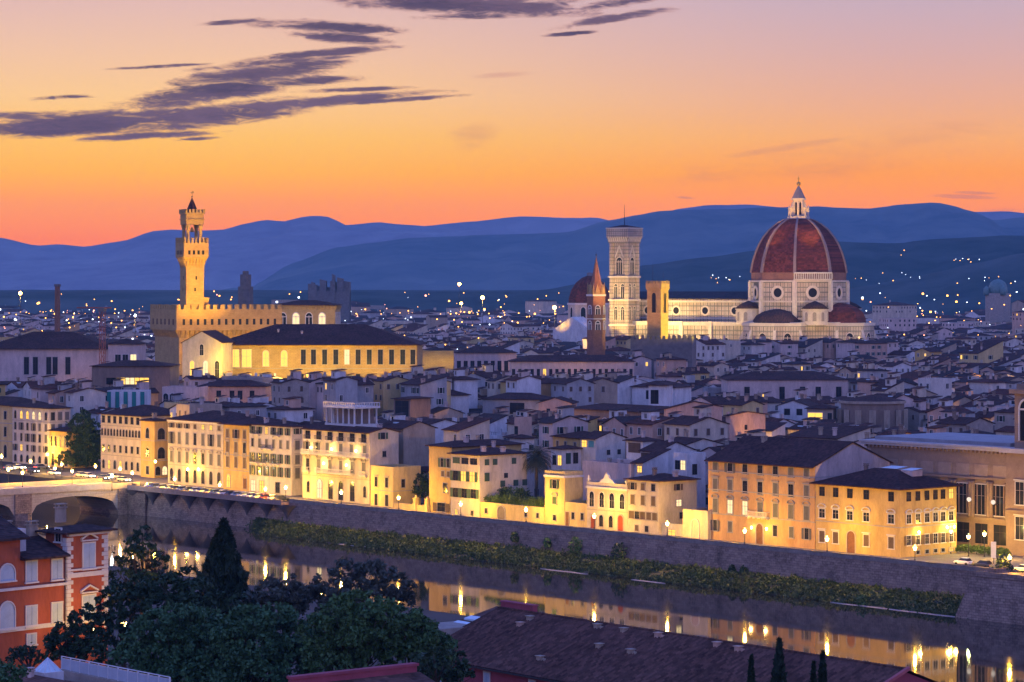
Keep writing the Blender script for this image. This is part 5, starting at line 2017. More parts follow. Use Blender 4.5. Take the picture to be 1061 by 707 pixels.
def cathedral():
    root = thing('cathedral', 'great floodlit cathedral with a ribbed red octagonal dome and marble nave', 'cathedral', (DOMEP.x, DOMEP.y, 0), CA)
    ph = R(22.5)
    R0 = 27.8
    # drum
    m = MB(); m.prism(ngon(8, R0 - .6, ph), 0, 57.2)
    drum = m.build('drum', MARBLE, root)
    m = MB()
    for z in (36, 45.6, 57.0):
        m.prism(ngon(8, R0 + .5, ph), z, z + .9, bottom=True)
    m.build('string_course', MWHITE, drum)
    for k in range(8):
        a = k * R(45)
        ap = (R0 - .6) * math.cos(R(22.5))
        o = MB()
        n = 20
        for i in range(n):
            a0, a1 = 2 * math.pi * i / n, 2 * math.pi * (i + 1) / n
            q = [(rr * math.cos(aa), 51 + rr * math.sin(aa)) for aa, rr in ((a0, 2.6), (a0, 4.0), (a1, 4.0), (a1, 2.6))]
            o.loft([[(x, y, z) for x, z in q] for y in (.05, -.6)], cap_top=True)
        oc = o.build('oculus', MWHITE, drum)
        oc.location = (ap * math.cos(a), ap * math.sin(a), 0); oc.rotation_euler = (0, 0, a + R(90))
        p = MB(); p.face([(2.7 * math.cos(2 * math.pi * i / n), -.1, 51 + 2.7 * math.sin(2 * math.pi * i / n)) for i in range(n)])
        place('pane', p.mesh('pane', VOID), oc)
        c = MB()
        c.prism(ngon(6, 1.5, 0, (R0 - .4) * math.cos(a + ph), (R0 - .4) * math.sin(a + ph)), 0, 57.2)
        c.build('corner_pier', MWHITE, drum)
    m = MB(); m.prism(ngon(8, R0 - .9, ph), 57.2, 62.3); m.build('brick_band', BRICKM, root)
    # finished gallery on one face only, looking to the lower right of the dome
    a = R(-45)
    ap = (R0 - .9) * math.cos(R(22.5))
    g = MB()
    hw = R0 * math.sin(R(22.5)) + .3
    g.box(-hw, hw, -2.0, .1, 57.95, 58.7); g.box(-hw, hw, -2.0, .1, 61.6, 62.5)
    n = 17
    for i in range(n + 1):
        x = -hw + 2 * hw * i / n
        g.box(x - .28, x + .28, -1.9, -1.3, 58.7, 61.6, skip='tb')
    gal = g.build('gallery', MWHITE, root)
    gal.location = (ap * math.cos(a), ap * math.sin(a), 0); gal.rotation_euler = (0, 0, a + R(90))
    # dome
    prof = [(26.9, 62.2), (26.4, 65), (25.6, 69), (24.2, 73.5), (22.3, 78), (19.8, 82.3), (16.6, 86.3), (12.9, 89.5), (9.0, 91.8), (6.2, 92.8)]
    d = MB()
    d.loft([ring3(ngon(8, r, ph), z) for r, z in prof], cap_top=True)
    dome = d.build('dome', DOMETILE, root)
    for k in range(8):
        aa = ph + k * R(45)
        c_, s_ = math.cos(aa), math.sin(aa)
        rb = MB()
        rings = []
        for i, (r, z) in enumerate(prof):
            w = .85 - .04 * i
            rings.append([((r - .3) * c_ + w * s_, (r - .3) * s_ - w * c_, z), ((r + .75) * c_ + w * s_, (r + .75) * s_ - w * c_, z + .2), ((r + .75) * c_ - w * s_, (r + .75) * s_ + w * c_, z + .2), ((r - .3) * c_ - w * s_, (r - .3) * s_ + w * c_, z)])
        rb.loft(rings, cap_top=True, cap_bot=True)
        rb.build('rib', mat('pale_rib_stone', (.27, .20, .175), .8, .15, .5), dome)
    hol = MB()
    for k in range(8):
        am = k * R(45)
        for j, (r, z) in enumerate(((25.3, 67.5), (22.4, 75.5), (17.8, 83.2))):
            for off in (-.5, 0, .5):
                rr = r * math.cos(R(22.5)) + .25
                wx = off * r * .62
                c = Vector((rr * math.cos(am) - wx * math.sin(am), rr * math.sin(am) + wx * math.cos(am), z))
                tx = Vector((-math.sin(am), math.cos(am), 0)) * .38
                q = [c - tx - Vector((0, 0, .35)), c + tx - Vector((0, 0, .35)), c + tx + Vector((-.3 * math.cos(am), -.3 * math.sin(am), .45)), c - tx + Vector((-.3 * math.cos(am), -.3 * math.sin(am), .45))]
                hol.face(q)
    hol.build('vent', VOID, dome)
    # lantern
    l = MB()
    l.prism(ngon(8, 6.4, ph), 92.6, 94.0); l.prism(ngon(8, 3.3, ph), 94.0, 103.4); l.prism(ngon(8, 4.2, ph), 103.4, 104.4, bottom=True)
    for k in range(8):
        aa = ph + k * R(45)
        c_, s_ = math.cos(aa), math.sin(aa)
        pts = [(3.2, 94), (5.9, 94), (5.9, 98.2), (5.0, 99.4), (4.2, 99.8), (3.9, 102), (3.2, 102.6)]
        w = .35
        l.loft([[(r * c_ + sg * w * s_, r * s_ - sg * w * c_, z) for r, z in pts] for sg in (-1, 1)], cap_top=True, cap_bot=True)
        l.lathe([(.7, 98.2), (.5, 99.2), (.05, 100.6)], 6, 5.5 * c_, 5.5 * s_)
    lan = l.build('lantern', MWHITE, root)
    for k in range(8):
        am = k * R(45)
        place('lantern_window', MB().face([(-.55, -.05, 95), (.55, -.05, 95), (.55, -.05, 101.6), (0, -.05, 102.4), (-.55, -.05, 101.6)]).mesh('lantern_window', VOID), lan, (3.08 * math.cos(am), 3.08 * math.sin(am), 0), am + R(90))
    MB().lathe([(3.9, 104.3), (2.9, 106.4), (1.7, 109), (.5, 111.2), (.35, 111.6)], 8, phase=ph, smooth=False).build('spire_cone', LEAD, lan)
    MB().lathe([(.02, 111.4), (.85, 111.8), (1.2, 112.6), (.85, 113.4), (.02, 113.8)], 12).build('ball', BRONZE, lan)
    c = MB(); c.box(-.13, .13, -.13, .13, 113.7, 116.6); c.box(-.75, .75, -.13, .13, 115.2, 115.5); c.build('cross', BRONZE, lan)
    # choir body and tribunes
    m = MB(); m.prism(ngon(8, 34.5, ph), 0, 33.5)
    b_ = m.build('choir_wall', MARBLE, root)
    m = MB(); m.prism(ngon(8, 35.2, ph), 33.5, 34.6, bottom=True); m.build('balustrade', MWHITE, b_)
    for k, a in enumerate((R(0), R(-90), R(90))):
        cx_, cy_ = 25.5 * math.cos(a), 25.5 * math.sin(a)
        pol = ngon(8, 19.5, a + ph, cx_, cy_)
        m = MB(); m.prism(pol, 0, 32.5)
        tb = m.build('tribune', MARBLE, root)
        m = MB(); m.prism(ngon(8, 20.2, a + ph, cx_, cy_), 32.5, 34.2, bottom=True); m.build('balustrade', MWHITE, tb)
        m = MB()
        m.loft([ring3(ngon(8, r, a + ph, cx_, cy_), z) for r, z in (((15.0, 34.2), (14.7, 36.8), (13.2, 40.0), (10.2, 42.6), (6.0, 44.4), (1.2, 45.2)) if k != 1 else ((14.0, 34.2), (13.6, 36), (12.0, 38.2), (9.0, 40), (5, 41.2), (1.2, 41.8)))], cap_top=True)
        m.build('half_dome', DOMETILE if k != 1 else TILE2, tb)
        for q in range(-2, 3):
            aa = a + q * R(45)
            ap2 = 19.5 * math.cos(R(22.5))
            arch_opening(tb, 'window', (cx_ + ap2 * math.cos(aa), cy_ + ap2 * math.sin(aa), 14), aa + R(90), 4.2, 14, 1)
            aw = aa + R(22.5)
            bt = MB()
            pts = [(19.3, 0), (27.5, 0), (26.5, 12), (19.3, 30.5)]
            w = .8
            bt.loft([[(cx_ + r * math.cos(aw) + sg * w * math.sin(aw), cy_ + r * math.sin(aw) - sg * w * math.cos(aw), z) for r, z in pts] for sg in (-1, 1)], cap_top=True, cap_bot=True)
            bt.build('buttress', MWHITE, tb)
    for a in (R(-45), R(-135), R(45), R(135)):
        cx_, cy_ = 29.5 * math.cos(a), 29.5 * math.sin(a)
        m = MB(); m.lathe([(7.0, 33), (7.0, 41.2), (7.6, 41.4), (7.6, 42.0)], 16, cx_, cy_, smooth=False)
        e = m.build('exedra', MWHITE, root)
        m = MB(); m.lathe([(7.9, 42.0), (4.5, 44.6), (.3, 46.4)], 16, cx_, cy_); m.build('exedra_roof', TILE2, e)
        for q in (-60, -20, 20, 60):
            aa = a + R(q)
            arch_opening(e, 'niche', (cx_ + 6.95 * math.cos(aa), cy_ + 6.95 * math.sin(aa), 35.2), aa + R(90), 2.2, 4.8, 0, mat('niche_shell', (.30, .26, .22), .8, .2, 1))
    # nave
    x0, x1 = -112.0, -24.0
    m = MB(); m.box(x0, x1, -10.5, 10.5, 0, 47.2, skip='b')
    nv = m.build('nave', MARBLE, root)
    m = MB()
    m.loft([[(x, y, z) for y, z in ((-11.4, 47.25), (11.4, 47.25), (11.4, 47.6), (0, 51.6), (-11.4, 47.6))] for x in (x0 - .3, x1)], cap_top=True, cap_bot=True)
    m.build('nave_roof', SLATE, nv)
    m = MB(); m.box(x0, x1, -11.5, -10.5, 45.3, 46.5); m.box(x0, x1, -11.1, -10.5, 36.0, 36.6)
    m.build('cornice', MWHITE, nv)
    for x in (-35.3, -54.5, -73.6, -92.7):
        o = MB()
        n = 18
        for i in range(n):
            a0, a1 = 2 * math.pi * i / n, 2 * math.pi * (i + 1) / n
            q = [(rr * math.cos(aa), 40.6 + rr * math.sin(aa)) for aa, rr in ((a0, 2.0), (a0, 2.9), (a1, 2.9), (a1, 2.0))]
            o.loft([[(x_, y, z) for x_, z in q] for y in (.05, -.4)], cap_top=True)
        oc = o.build('oculus', MWHITE, nv, (x, -10.5, 0))
        p = MB(); p.face([(2.1 * math.cos(2 * math.pi * i / n), -.1, 40.6 + 2.1 * math.sin(2 * math.pi * i / n)) for i in range(n)])
        place('pane', p.mesh('pane', VOID), oc)
    for sg, nm in ((-1, 'aisle'), (1, 'aisle')):
        m = MB()
        y0, y1 = (-21, -10.5) if sg < 0 else (10.5, 21)
        m.box(x0, x1, y0, y1, 0, 33.2, skip='b')
        ai = m.build(nm, MARBLE, root)
        m = MB(); m.box(x0, x1, y0 - .6 if sg < 0 else y1, y0 if sg < 0 else y1 + .6, 32.2, 34.4); m.box(x0, x1, y0, y1, 33.25, 34.0)
        m.build('aisle_parapet', MWHITE, ai)
        for x in (-44.9, -64, -83.2, -102):
            b2 = MB()
            yy = y0 if sg < 0 else y1
            b2.box(x - 1.1, x + 1.1, min(yy, yy + sg * 1.6), max(yy, yy + sg * 1.6), 0, 34.6)
            b2.build('buttress', MWHITE, ai)
        if sg < 0:
            for x in (-35.3, -54.5, -73.6, -92.7):
                arch_opening(ai, 'window', (x, y0, 12), 0, 3.2, 13, 1)


cathedral()


def square_tower(name, label, cat, px, Y, ang, w, group=None):
    p = at(px, 300, Y)
    return thing(name, label, cat, (p.x, p.y, 0), ang, group)


def bell_tower():
    Y = 1637.0
    root = square_tower('bell_tower', 'tall square marble bell tower with pale panels standing before the cathedral nave', 'tower', 647, Y, R(-36), 12.3)
    k = Y / F
    z = lambda py: CAMZ - (py - HY) * k
    h = 5.25
    m = MB(); m.box(-h, h, -h, h, 0, z(250))
    sh = m.build('shaft', MARBLE2, root)
    for sx in (-1, 1):
        for sy in (-1, 1):
            c = MB(); c.prism(ngon(8, 1.5, R(22.5), sx * h, sy * h), 0, z(250)); c.build('corner_buttress', MARBLE2, sh)
    for py in (287, 311, 337):
        c = MB(); c.box(-h - 1.65, h + 1.65, -h - 1.65, h + 1.65, z(py) - .5, z(py) + .5); c.build('string_course', MWHITE, sh)
    top = MB()
    top.loft([[(sx * (h + e), sy * (h + e), zz) for sx, sy in ((-1, -1), (1, -1), (1, 1), (-1, 1))] for e, zz in ((1.4, z(252)), (1.6, z(249)), (2.3, z(246)), (2.3, z(237.5)))], cap_top=True, cap_bot=True)
    g = top.build('corbelled_gallery', MARBLE2, root)
    cb = MB(); corbels(cb, [(-h - 1.4, -h - 1.4), (h + 1.4, -h - 1.4), (h + 1.4, h + 1.4), (-h - 1.4, h + 1.4)], z(251), z(246), 1.0, 1.4)
    cb.build('corbel_frieze', MWHITE, g)
    cc = MB(); cc.box(-h - 2.6, h + 2.6, -h - 2.6, h + 2.6, z(237.5), z(236.2)); cc.build('cornice', MWHITE, g)
    r_ = MB(); r_.loft([[(sx * e, sy * e, zz) for sx, sy in ((-1, -1), (1, -1), (1, 1), (-1, 1))] for e, zz in ((h + 2.2, z(236.2)), (1.2, z(233.4)))], cap_top=True)
    r_.build('roof', TILE, root)
    MB().tube((0, 0, z(234)), (0, 0, z(212)), .22, .08, 6).build('mast', IRON, root)
    for rz, (nx, ny) in ((0, (0, -1)), (R(90), (1, 0)), (R(180), (0, 1)), (R(-90), (-1, 0))):
        def P(d, zz):
            return (nx * h - ny * d * 1.0, ny * h + nx * d, zz)
        arch_opening(sh, 'window', P(0, z(284.5)), rz, 4.2, (z(268) - z(284.5)), 2)
        gb = MB(); gb.loft([[(-3.1, y, z(267) + 0), (0, y, z(254)), (3.1, y, z(267)), (2.5, y, z(267)), (0, y, z(256.5)), (-2.5, y, z(267))] for y in (.05, -.35)], cap_top=True, cap_bot=True)
        gw = gb.build('window_gable', MWHITE, sh); gw.location = P(0, 0); gw.rotation_euler = (0, 0, rz)
        for py0, py1 in ((309, 295), (331.5, 318.5)):
            for d in (-2.35, 2.35):
                arch_opening(sh, 'window', P(d, z(py0)), rz, 2.3, z(py1) - z(py0), 1)


bell_tower()


def palace():
    Y = 1165.0
    ang = R(-65)
    o, a, b, h, _ = frame_any(185.5, Y, 160.5, 287, 320.8, ang)
    root = thing('town_palace', 'golden floodlit medieval palace with battlements and a tall slender clock tower', 'palace', o, ang)
    zg = h - 8.6
    m = MB(); m.box(0, a, 0, b, -1, zg, skip='b'); body = m.build('wall', PIETRA, root)
    e = 1.6
    gl = MB(); gl.loft([[(x0, y0, z) for x0, y0 in ((-q, -q), (a + q, -q), (a + q, b + q), (-q, b + q))] for q, z in ((.05, zg - .3), (e, zg), (e, h))], cap_top=True)
    gal = gl.build('battlement_gallery', PIETRA, root)
    mm = MB()
    P = [(-e, -e), (a + e, -e), (a + e, b + e), (-e, b + e)]
    for i in range(4):
        merlons(mm, *P[i], *P[(i + 1) % 4], h, 1.7, 1.5, .7, 1.9)
    mm.build('battlement', PIETRA, gal)
    cb = MB(); corbels(cb, [(0, 0), (a, 0), (a, b), (0, b)], zg - 3.2, zg, e, 2.0); cb.build('corbel_frieze', PIETRA, gal)
    for i in range(6):
        window(gal, 'f', a + 0, b, (i + .5) / 6 * a, zg + 2.2, 1.3, 2.4, 'plain', None, None).location.y = -e
    for i in range(14):
        w_ = window(gal, 'r', a, b, (i + .5) / 14 * b, zg + 2.2, 1.1, 2.4, 'plain', None, None); w_.location.x = a + e
    for i in range(6):
        arch_opening(body, 'window', (a, (i + .5) / 6 * b, 15), R(90), 2.4, 5.0, 1, None, PALE_TRIM)
    # tower
    tp = at(199, 300, 1171.0)
    u = Vector((math.cos(ang), math.sin(ang), 0)); v = Vector((-u.y, u.x, 0))
    d = tp - o; d.z = 0
    cx_, cy_ = d.dot(u), d.dot(v)
    z = lambda py: CAMZ - (py - HY) * 1171.0 / F
    q = 3.9
    sq = lambda r: [(cx_ - r, cy_ - r), (cx_ + r, cy_ - r), (cx_ + r, cy_ + r), (cx_ - r, cy_ + r)]
    t = MB(); t.prism(sq(q), h - 4, z(272))
    tw = t.build('tower', PIETRA, root)
    c = MB(); corbels(c, sq(q), z(277.5), z(266.5), 1.5, 1.25); c.build('corbel_frieze', PIETRA, tw)
    c = MB(); c.loft([ring3(sq(r), zz) for r, zz in ((q + .02, z(272)), (q + 1.5, z(266.5)), (q + 1.5, z(252)))], cap_top=True); c.build('tower_gallery', PIETRA, tw)
    c = MB()
    S = sq(q + 1.5)
    for i in range(4):
        merlons(c, *S[i], *S[(i + 1) % 4], z(252), .95, .8, .5, 2.2)
    c.build('battlement', PIETRA, tw)
    for i in range(4):
        rz = (0, R(90), R(180), R(-90))[i]
        n_ = ((0, -1), (1, 0), (0, 1), (-1, 0))[i]
        for dd in (-3, -1, 1, 3):
            r = q + 1.5
            loc = (cx_ + n_[0] * r - n_[1] * dd, cy_ + n_[1] * r + n_[0] * dd, z(264))
            key = ('gwin',)
            if key not in _cache:
                _cache[key] = MB().face([(-.5, -.04, 0), (.5, -.04, 0), (.5, -.04, 1.7), (-.5, -.04, 1.7)]).mesh('gallery_window', VOID)
            place('gallery_window', _cache[key], tw, loc, rz)
        for dd, zz in ((0, z(302)), (.5, z(290))):
            key = ('slit',)
            if key not in _cache:
                _cache[key] = MB().face([(-.35, -.04, 0), (.35, -.04, 0), (.35, -.04, 1.5), (-.35, -.04, 1.5)]).mesh('slit_window', VOID)
            place('slit_window', _cache[key], tw, (cx_ + n_[0] * q - n_[1] * dd, cy_ + n_[1] * q + n_[0] * dd, zz), rz)
    # belfry on four thick columns
    zc0, zc1 = z(252), z(233)
    for sx in (-1, 1):
        for sy in (-1, 1):
            c = MB(); c.lathe([(.95, zc0), (.95, zc0 + .8), (.75, zc0 + 1.1), (.72, zc1 - 1.6), (1.05, zc1 - .8), (1.05, zc1)], 12, cx_ + sx * 2.7, cy_ + sy * 2.7)
            c.build('column', PIETRA, tw)
    bl = MB()
    bl.lathe([(.95, 0), (.8, .5), (.55, 1.5), (.3, 1.9)], 12, 0, 0)
    place('bell', bl.mesh('bell', BRONZE), tw, (cx_, cy_, zc1 - 3.0))
    c = MB()
    n = 8
    r = 3.8
    c.prism(sq(r), zc1, z(221.6), bottom=True)
    c.prism(sq(r + .35), z(228), z(227.3), bottom=True)
    S = sq(r + .45)
    c.prism(S, z(222), z(220.6), bottom=True)
    for i in range(4):
        merlons(c, *S[i], *S[(i + 1) % 4], z(220.6), .85, .7, .45, 1.4)
    c.build('belfry', PIETRA, tw)
    c = MB(); c.lathe([(2.6, z(220.6)), (2.2, z(217)), (1.2, z(211)), (.12, z(205))], 8, cx_, cy_, smooth=False); c.build('spire', TILE, tw)
    c = MB(); c.tube((cx_, cy_, z(206)), (cx_, cy_, z(197)), .10, .06, 6); c.lathe([(.05, z(204.8)), (.42, z(204)), (.05, z(203))], 8, cx_, cy_)
    c.build('weathervane_pole', IRON, tw)
    c = MB(); c.loft([[(x, y, zz) for x, zz in ((-.7, z(200.6)), (-.4, z(199.3)), (.2, z(199.4)), (.35, z(198.3)), (.75, z(198.5)), (.6, z(199.6)), (.5, z(200.7)), (.2, z(200.0)), (-.3, z(200.1)))] for y in (-.08, .08)], cap_top=True, cap_bot=True)
    w_ = c.build('weathervane', BRONZE, tw); w_.location = (cx_, cy_, 0); w_.rotation_euler = (0, 0, R(60))
    # clock face towards the square
    c = MB(); c.face([(1.7 * math.cos(2 * math.pi * i / 20), -.08, 1.7 * math.sin(2 * math.pi * i / 20)) for i in range(20)])
    place('clock_face', c.mesh('clock_face', PALE_TRIM), tw, (cx_ - q, cy_, z(299)), R(-90))
    c = MB()
    p0 = at(207, 300, 1163.0) - o
    c.box(-2.9, 2.9, -3, 3, h - .1, h + 4.4); c.box(-3.2, 3.2, -3.3, 3.3, h + 4.4, h + 4.9)
    rr = c.build('roof_room', PIETRA, root); rr.location = (a - 4.2, cy_ + 3.6, 0)


palace()


def grain_hall():
    fr = frame_any(347, 1330.0, 287, 360, 316.5, R(-4), depth=20, front=28.5)
    o, a, b, h, ang = fr
    root = thing('grain_hall', 'square golden hall with tall traceried arched windows beside the battlemented palace', 'hall', o, ang)
    place('wall', wall_mesh(a, b, h, 'hip', .22, PIETRA), root)
    place('roof', roof_mesh(a, b, h, 'hip', .22, TILE, 1.0), root)
    cb = MB(); corbels(cb, [(0, 0), (a, 0), (a, b), (0, b)], h - 2.2, h - .4, .8, 1.3); cb.build('corbel_frieze', PIETRA, root)
    for i in range(4):
        arch_opening(root, 'window', ((i + .62) / 4.6 * a, 0, h - 13), 0, 3.0, 9.0, 1, LITPALE if i % 2 else VOID, PALE_TRIM)
    for i in range(3):
        arch_opening(root, 'window', (a, (i + .5) / 3 * b, h - 13), R(90), 3.0, 9.0, 1, VOID, PALE_TRIM)


grain_hall()


def prison_tower():
    Y = 1200.0
    z = lambda py: CAMZ - (py - HY) * Y / F
    root = square_tower('battlemented_tower', 'plain square battlemented tower, orange and bright yellow sided, before the cathedral nave', 'tower', 681.5, Y, R(-31), 6.6)
    h = 3.3
    sq = lambda r: [(-r, -r), (r, -r), (r, r), (-r, r)]
    m = MB(); m.prism(sq(h), 0, z(299.5)); sh = m.build('shaft', PIETRA, root)
    m = MB(); m.loft([ring3(sq(r), zz) for r, zz in ((h + .02, z(301)), (h + .45, z(299)), (h + .45, z(294.2)))], cap_top=True)
    S = sq(h + .45)
    for i in range(4):
        merlons(m, *S[i], *S[(i + 1) % 4], z(294.2), .95, .75, .45, 1.3)
    m.build('battlement', PIETRA, root)
    for rz, (nx, ny) in ((0, (0, -1)), (R(90), (1, 0)), (R(180), (0, 1)), (R(-90), (-1, 0))):
        arch_opening(sh, 'opening', (nx * h, ny * h, z(324)), rz, 1.9, z(304) - z(324), 0, VOID, PIETRA)
    for x, t in ((-2.4, 273), (2.6, 281)):
        MB().tube((x, 0, z(295)), (x, 0, z(t)), .09, .05, 5).build('mast', IRON, root)
    fr = frame_any(717, 1190.0, 652, 723, 351.8, R(-8), depth=24, front=26)
    o, a, b, hh, ang = fr
    r2 = thing('battlemented_hall', 'dark low hall with a row of battlements under the plain yellow tower', 'hall', o, ang)
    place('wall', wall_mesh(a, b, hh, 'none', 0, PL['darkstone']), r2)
    m = MB(); m.box(.01, a - .01, .01, b - .01, hh - .4, hh - .1); m.build('roof', TILE2, r2)
    m = MB()
    P = [(0, 0), (a, 0), (a, b), (0, b)]
    for i in range(4):
        merlons(m, *P[i], *P[(i + 1) % 4], hh, 1.3, 1.0, .6, 1.5)
    m.build('battlement', PL['darkstone'], r2)
    HEROES.append((o, Vector((math.cos(ang), math.sin(ang), 0)), Vector((-math.sin(ang), math.cos(ang), 0)), a, b, hh, (648, 722, 345, 366)))


prison_tower()


def spire_tower():
    Y = 1195.0
    z = lambda py: CAMZ - (py - HY) * Y / F
    root = square_tower('spire_tower', 'slim hexagonal brick tower with a pointed spire glowing orange', 'tower', 617.7, Y, R(10), 7)
    m = MB(); m.prism(ngon(6, 3.95, 0), 0, z(306)); sh = m.build('shaft', BRICKM, root)
    m = MB(); m.prism(ngon(6, 4.3, 0), z(307), z(305), bottom=True); m.prism(ngon(6, 4.2, 0), z(331), z(330), bottom=True); m.build('string_course', PALE_TRIM, sh)
    m = MB(); m.loft([ring3(ngon(6, r, 0), zz) for r, zz in ((3.2, z(305)), (2.9, z(301)), (1.5, z(284)), (.12, z(266)))], cap_top=True)
    sp = m.build('spire', mat('spire_tiles', (.30, .14, .08), .8, .3, .8), root)
    ap = 3.95 * math.cos(R(30))
    for k in range(6):
        a = R(30 + 60 * k)
        for py in (326, 342):
            arch_opening(sh, 'window', (ap * math.cos(a), ap * math.sin(a), z(py)), a + R(90), 1.7, 3.4, 1, VOID, PALE_TRIM)
        g = MB(); g.loft([[(-1.3, y, z(305)), (1.3, y, z(305)), (0, y, z(295))] for y in (.3, -.35)], cap_top=True, cap_bot=True)
        gg = g.build('spire_gable', PIETRA, sp); gg.location = (3.0 * math.cos(a), 3.0 * math.sin(a), 0); gg.rotation_euler = (0, 0, a + R(90))
        pin = MB(); pin.lathe([(.35, z(305)), (.3, z(299)), (.03, z(292))], 6, 3.6 * math.cos(a + R(30)), 3.6 * math.sin(a + R(30))); pin.build('pinnacle', PIETRA, sp)
    m = MB(); m.tube((0, 0, z(266.5)), (0, 0, z(261)), .10, .06, 6); m.lathe([(.05, z(265.2)), (.45, z(264.3)), (.05, z(263.4))], 8); m.build('finial', IRON, root)


spire_tower()


def chapel_dome():
    Y = 1900.0
    z = lambda py: CAMZ - (py - HY) * Y / F
    root = square_tower('domed_chapel', 'red domed chapel with golden lit drum windows behind the pointed spire tower', 'church', 611, Y, R(-20), 28)
    m = MB(); m.prism(ngon(8, 14.6, R(22.5)), 0, z(314.5)); dr = m.build('drum', PL['cream'], root)
    m = MB(); m.prism(ngon(8, 15.2, R(22.5)), z(316), z(314), bottom=True); m.build('cornice', PALE_TRIM, dr)
    m = MB(); m.loft([ring3(ngon(8, r, R(22.5)), zz) for r, zz in ((14.4, z(314)), (13.9, z(308)), (12.2, z(300)), (9.2, z(293)), (5.2, z(288)), (2.0, z(286)))], cap_top=True); m.build('dome', DOMETILE, root)
    m = MB(); m.prism(ngon(8, 2.0, 0), z(286.2), z(283.6)); m.lathe([(2.2, z(283.6)), (.1, z(282))], 8); m.build('lantern', LEAD, root)
    ap = 14.6 * math.cos(R(22.5))
    for k in range(8):
        a = R(45 * k)
        arch_opening(dr, 'window', (ap * math.cos(a), ap * math.sin(a), z(330)), a + R(90), 3.4, z(319) - z(330), 0, VOID, PALE_TRIM)
    m = MB(); m.loft([[(x, y, zz) for x, zz in ((-13, 0), (13, 0), (13, z(341)), (0, z(328)), (-13, z(341)))] for y in (-12, -38)][::-1], cap_top=True, cap_bot=True)
    m.build('church_nave', PL['white'], root)


chapel_dome()


def far_landmarks():
    # bare church tower right of the palace tower
    Y = 1500.0
    z = lambda py: CAMZ - (py - HY) * Y / F
    root = square_tower('bare_tower', 'dark unlit square stone tower with a narrower top behind the golden battlements', 'tower', 254.5, Y, R(-20), 7)
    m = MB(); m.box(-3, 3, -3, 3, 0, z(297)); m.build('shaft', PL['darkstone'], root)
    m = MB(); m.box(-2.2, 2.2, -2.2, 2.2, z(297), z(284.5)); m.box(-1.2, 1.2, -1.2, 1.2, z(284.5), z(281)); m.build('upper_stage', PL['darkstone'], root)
    # brick chimney and lattice mast on the left
    Y = 1150.0
    z = lambda py: CAMZ - (py - HY) * Y / F
    root = square_tower('brick_chimney', 'tall square brick chimney beside the first bright star of light', 'chimney', 59.5, Y, R(-30), 3)
    m = MB(); m.loft([[(sx * w, sy * w, zz) for sx, sy in ((-1, -1), (1, -1), (1, 1), (-1, 1))] for w, zz in ((1.0, 0), (.75, z(297)))], cap_top=True); m.build('shaft', BRICKM, root)
    m = MB(); m.box(-.95, .95, -.95, .95, z(297), z(294.6)); m.build('crown', PL['darkstone'], root)
    Y = 985.0
    z = lambda py: CAMZ - (py - HY) * Y / F
    root = square_tower('crane_mast', 'slender reddish lattice crane mast rising over the dark roofs', 'crane', 106, Y, R(-20), 2)
    for sx in (-1, 1):
        for sy in (-1, 1):
            MB().tube((sx * .75, sy * .75, 0), (sx * .75, sy * .75, z(322)), .12, .12, 5).build('mast_leg', mat('red_steel', (.35, .10, .06), .6, .2, 1), root)
    m = MB()
    nz_ = 18
    for k in range(nz_):
        za, zb = z(322) * k / nz_, z(322) * (k + 1) / nz_
        for (ax, ay), (bx, by) in (((-.75, -.75), (.75, -.75)), ((.75, -.75), (.75, .75)), ((.75, .75), (-.75, .75)), ((-.75, .75), (-.75, -.75))):
            m.tube((ax, ay, za), (bx, by, zb), .07, .07, 4)
    m.build('lattice', mat('red_steel', (.35, .10, .06), .6, .2, 1), root)
    m = MB(); m.box(-1.1, 1.1, -1.1, 1.1, z(323), z(319)); m.build('cab', PL['darkstone'], root)
    m = MB(); m.tube((-10, 0, z(319)), (3.5, 0, z(319)), .25, .25, 5); m.build('jib', mat('red_steel', (.35, .10, .06), .6, .2, 1), root)
    # far courthouse
    Y = 2900.0
    z = lambda py: CAMZ - (py - HY) * Y / F
    root = square_tower('courthouse', 'jagged blue silhouette of a stepped modern courthouse far across the plain', 'courthouse', 340, Y, 0, 40)
    k = Y / F
    for x0, x1, top, y in ((319, 362, 301, 1), (326, 356, 297.5, 9), (319, 328, 294, 0), (328, 332, 296, 6), (331, 337.5, 289.6, 3), (336, 343, 297, 8), (342, 347, 291, 0), (343.4, 346.2, 284, 4), (347, 350.5, 292, 5), (349, 355, 287.5, 2), (354, 362, 291, 7), (322, 325, 292, 5)):
        m = MB()
        m.loft([[((x0 - 340) * k, y, 0), ((x1 - 340) * k, y, 0), ((x1 - 340) * k, y + 22, 0), ((x0 - 340) * k, y + 22, 0)], [((x0 - 340) * k, y + 1, z(top)), ((x1 - 340) * k, y + 1, z(top + 1.4)), ((x1 - 340) * k, y + 20, z(top + 1.4)), ((x0 - 340) * k, y + 20, z(top))]], cap_top=True)
        m.build('block', PL['darkstone'], root)
    # copper domed temple on the right
    Y = 2900.0
    z = lambda py: CAMZ - (py - HY) * Y / F
    root = square_tower('domed_temple', 'blue grey temple with one large and two small domes far beyond the roofs', 'temple', 1034, Y, R(-30), 20)
    COP = mat('copper_green', (.13, .22, .20), .6, .2, .5)
    m = MB(); m.box(-10, 10, -10, 10, 0, z(304)); m.build('wall', PL['stone'], root)
    m = MB(); m.lathe([(9.6, z(305)), (9.8, z(301)), (9.2, z(297)), (7.4, z(292.8)), (4.0, z(290.4)), (.2, z(289.2))], 16); m.build('dome', COP, root)
    for x in (-9, 9):
        m = MB(); m.lathe([(3.2, z(306)), (3.2, z(302)), (2.9, z(299)), (.1, z(296))], 12, x, -9); m.build('small_dome', COP, root)


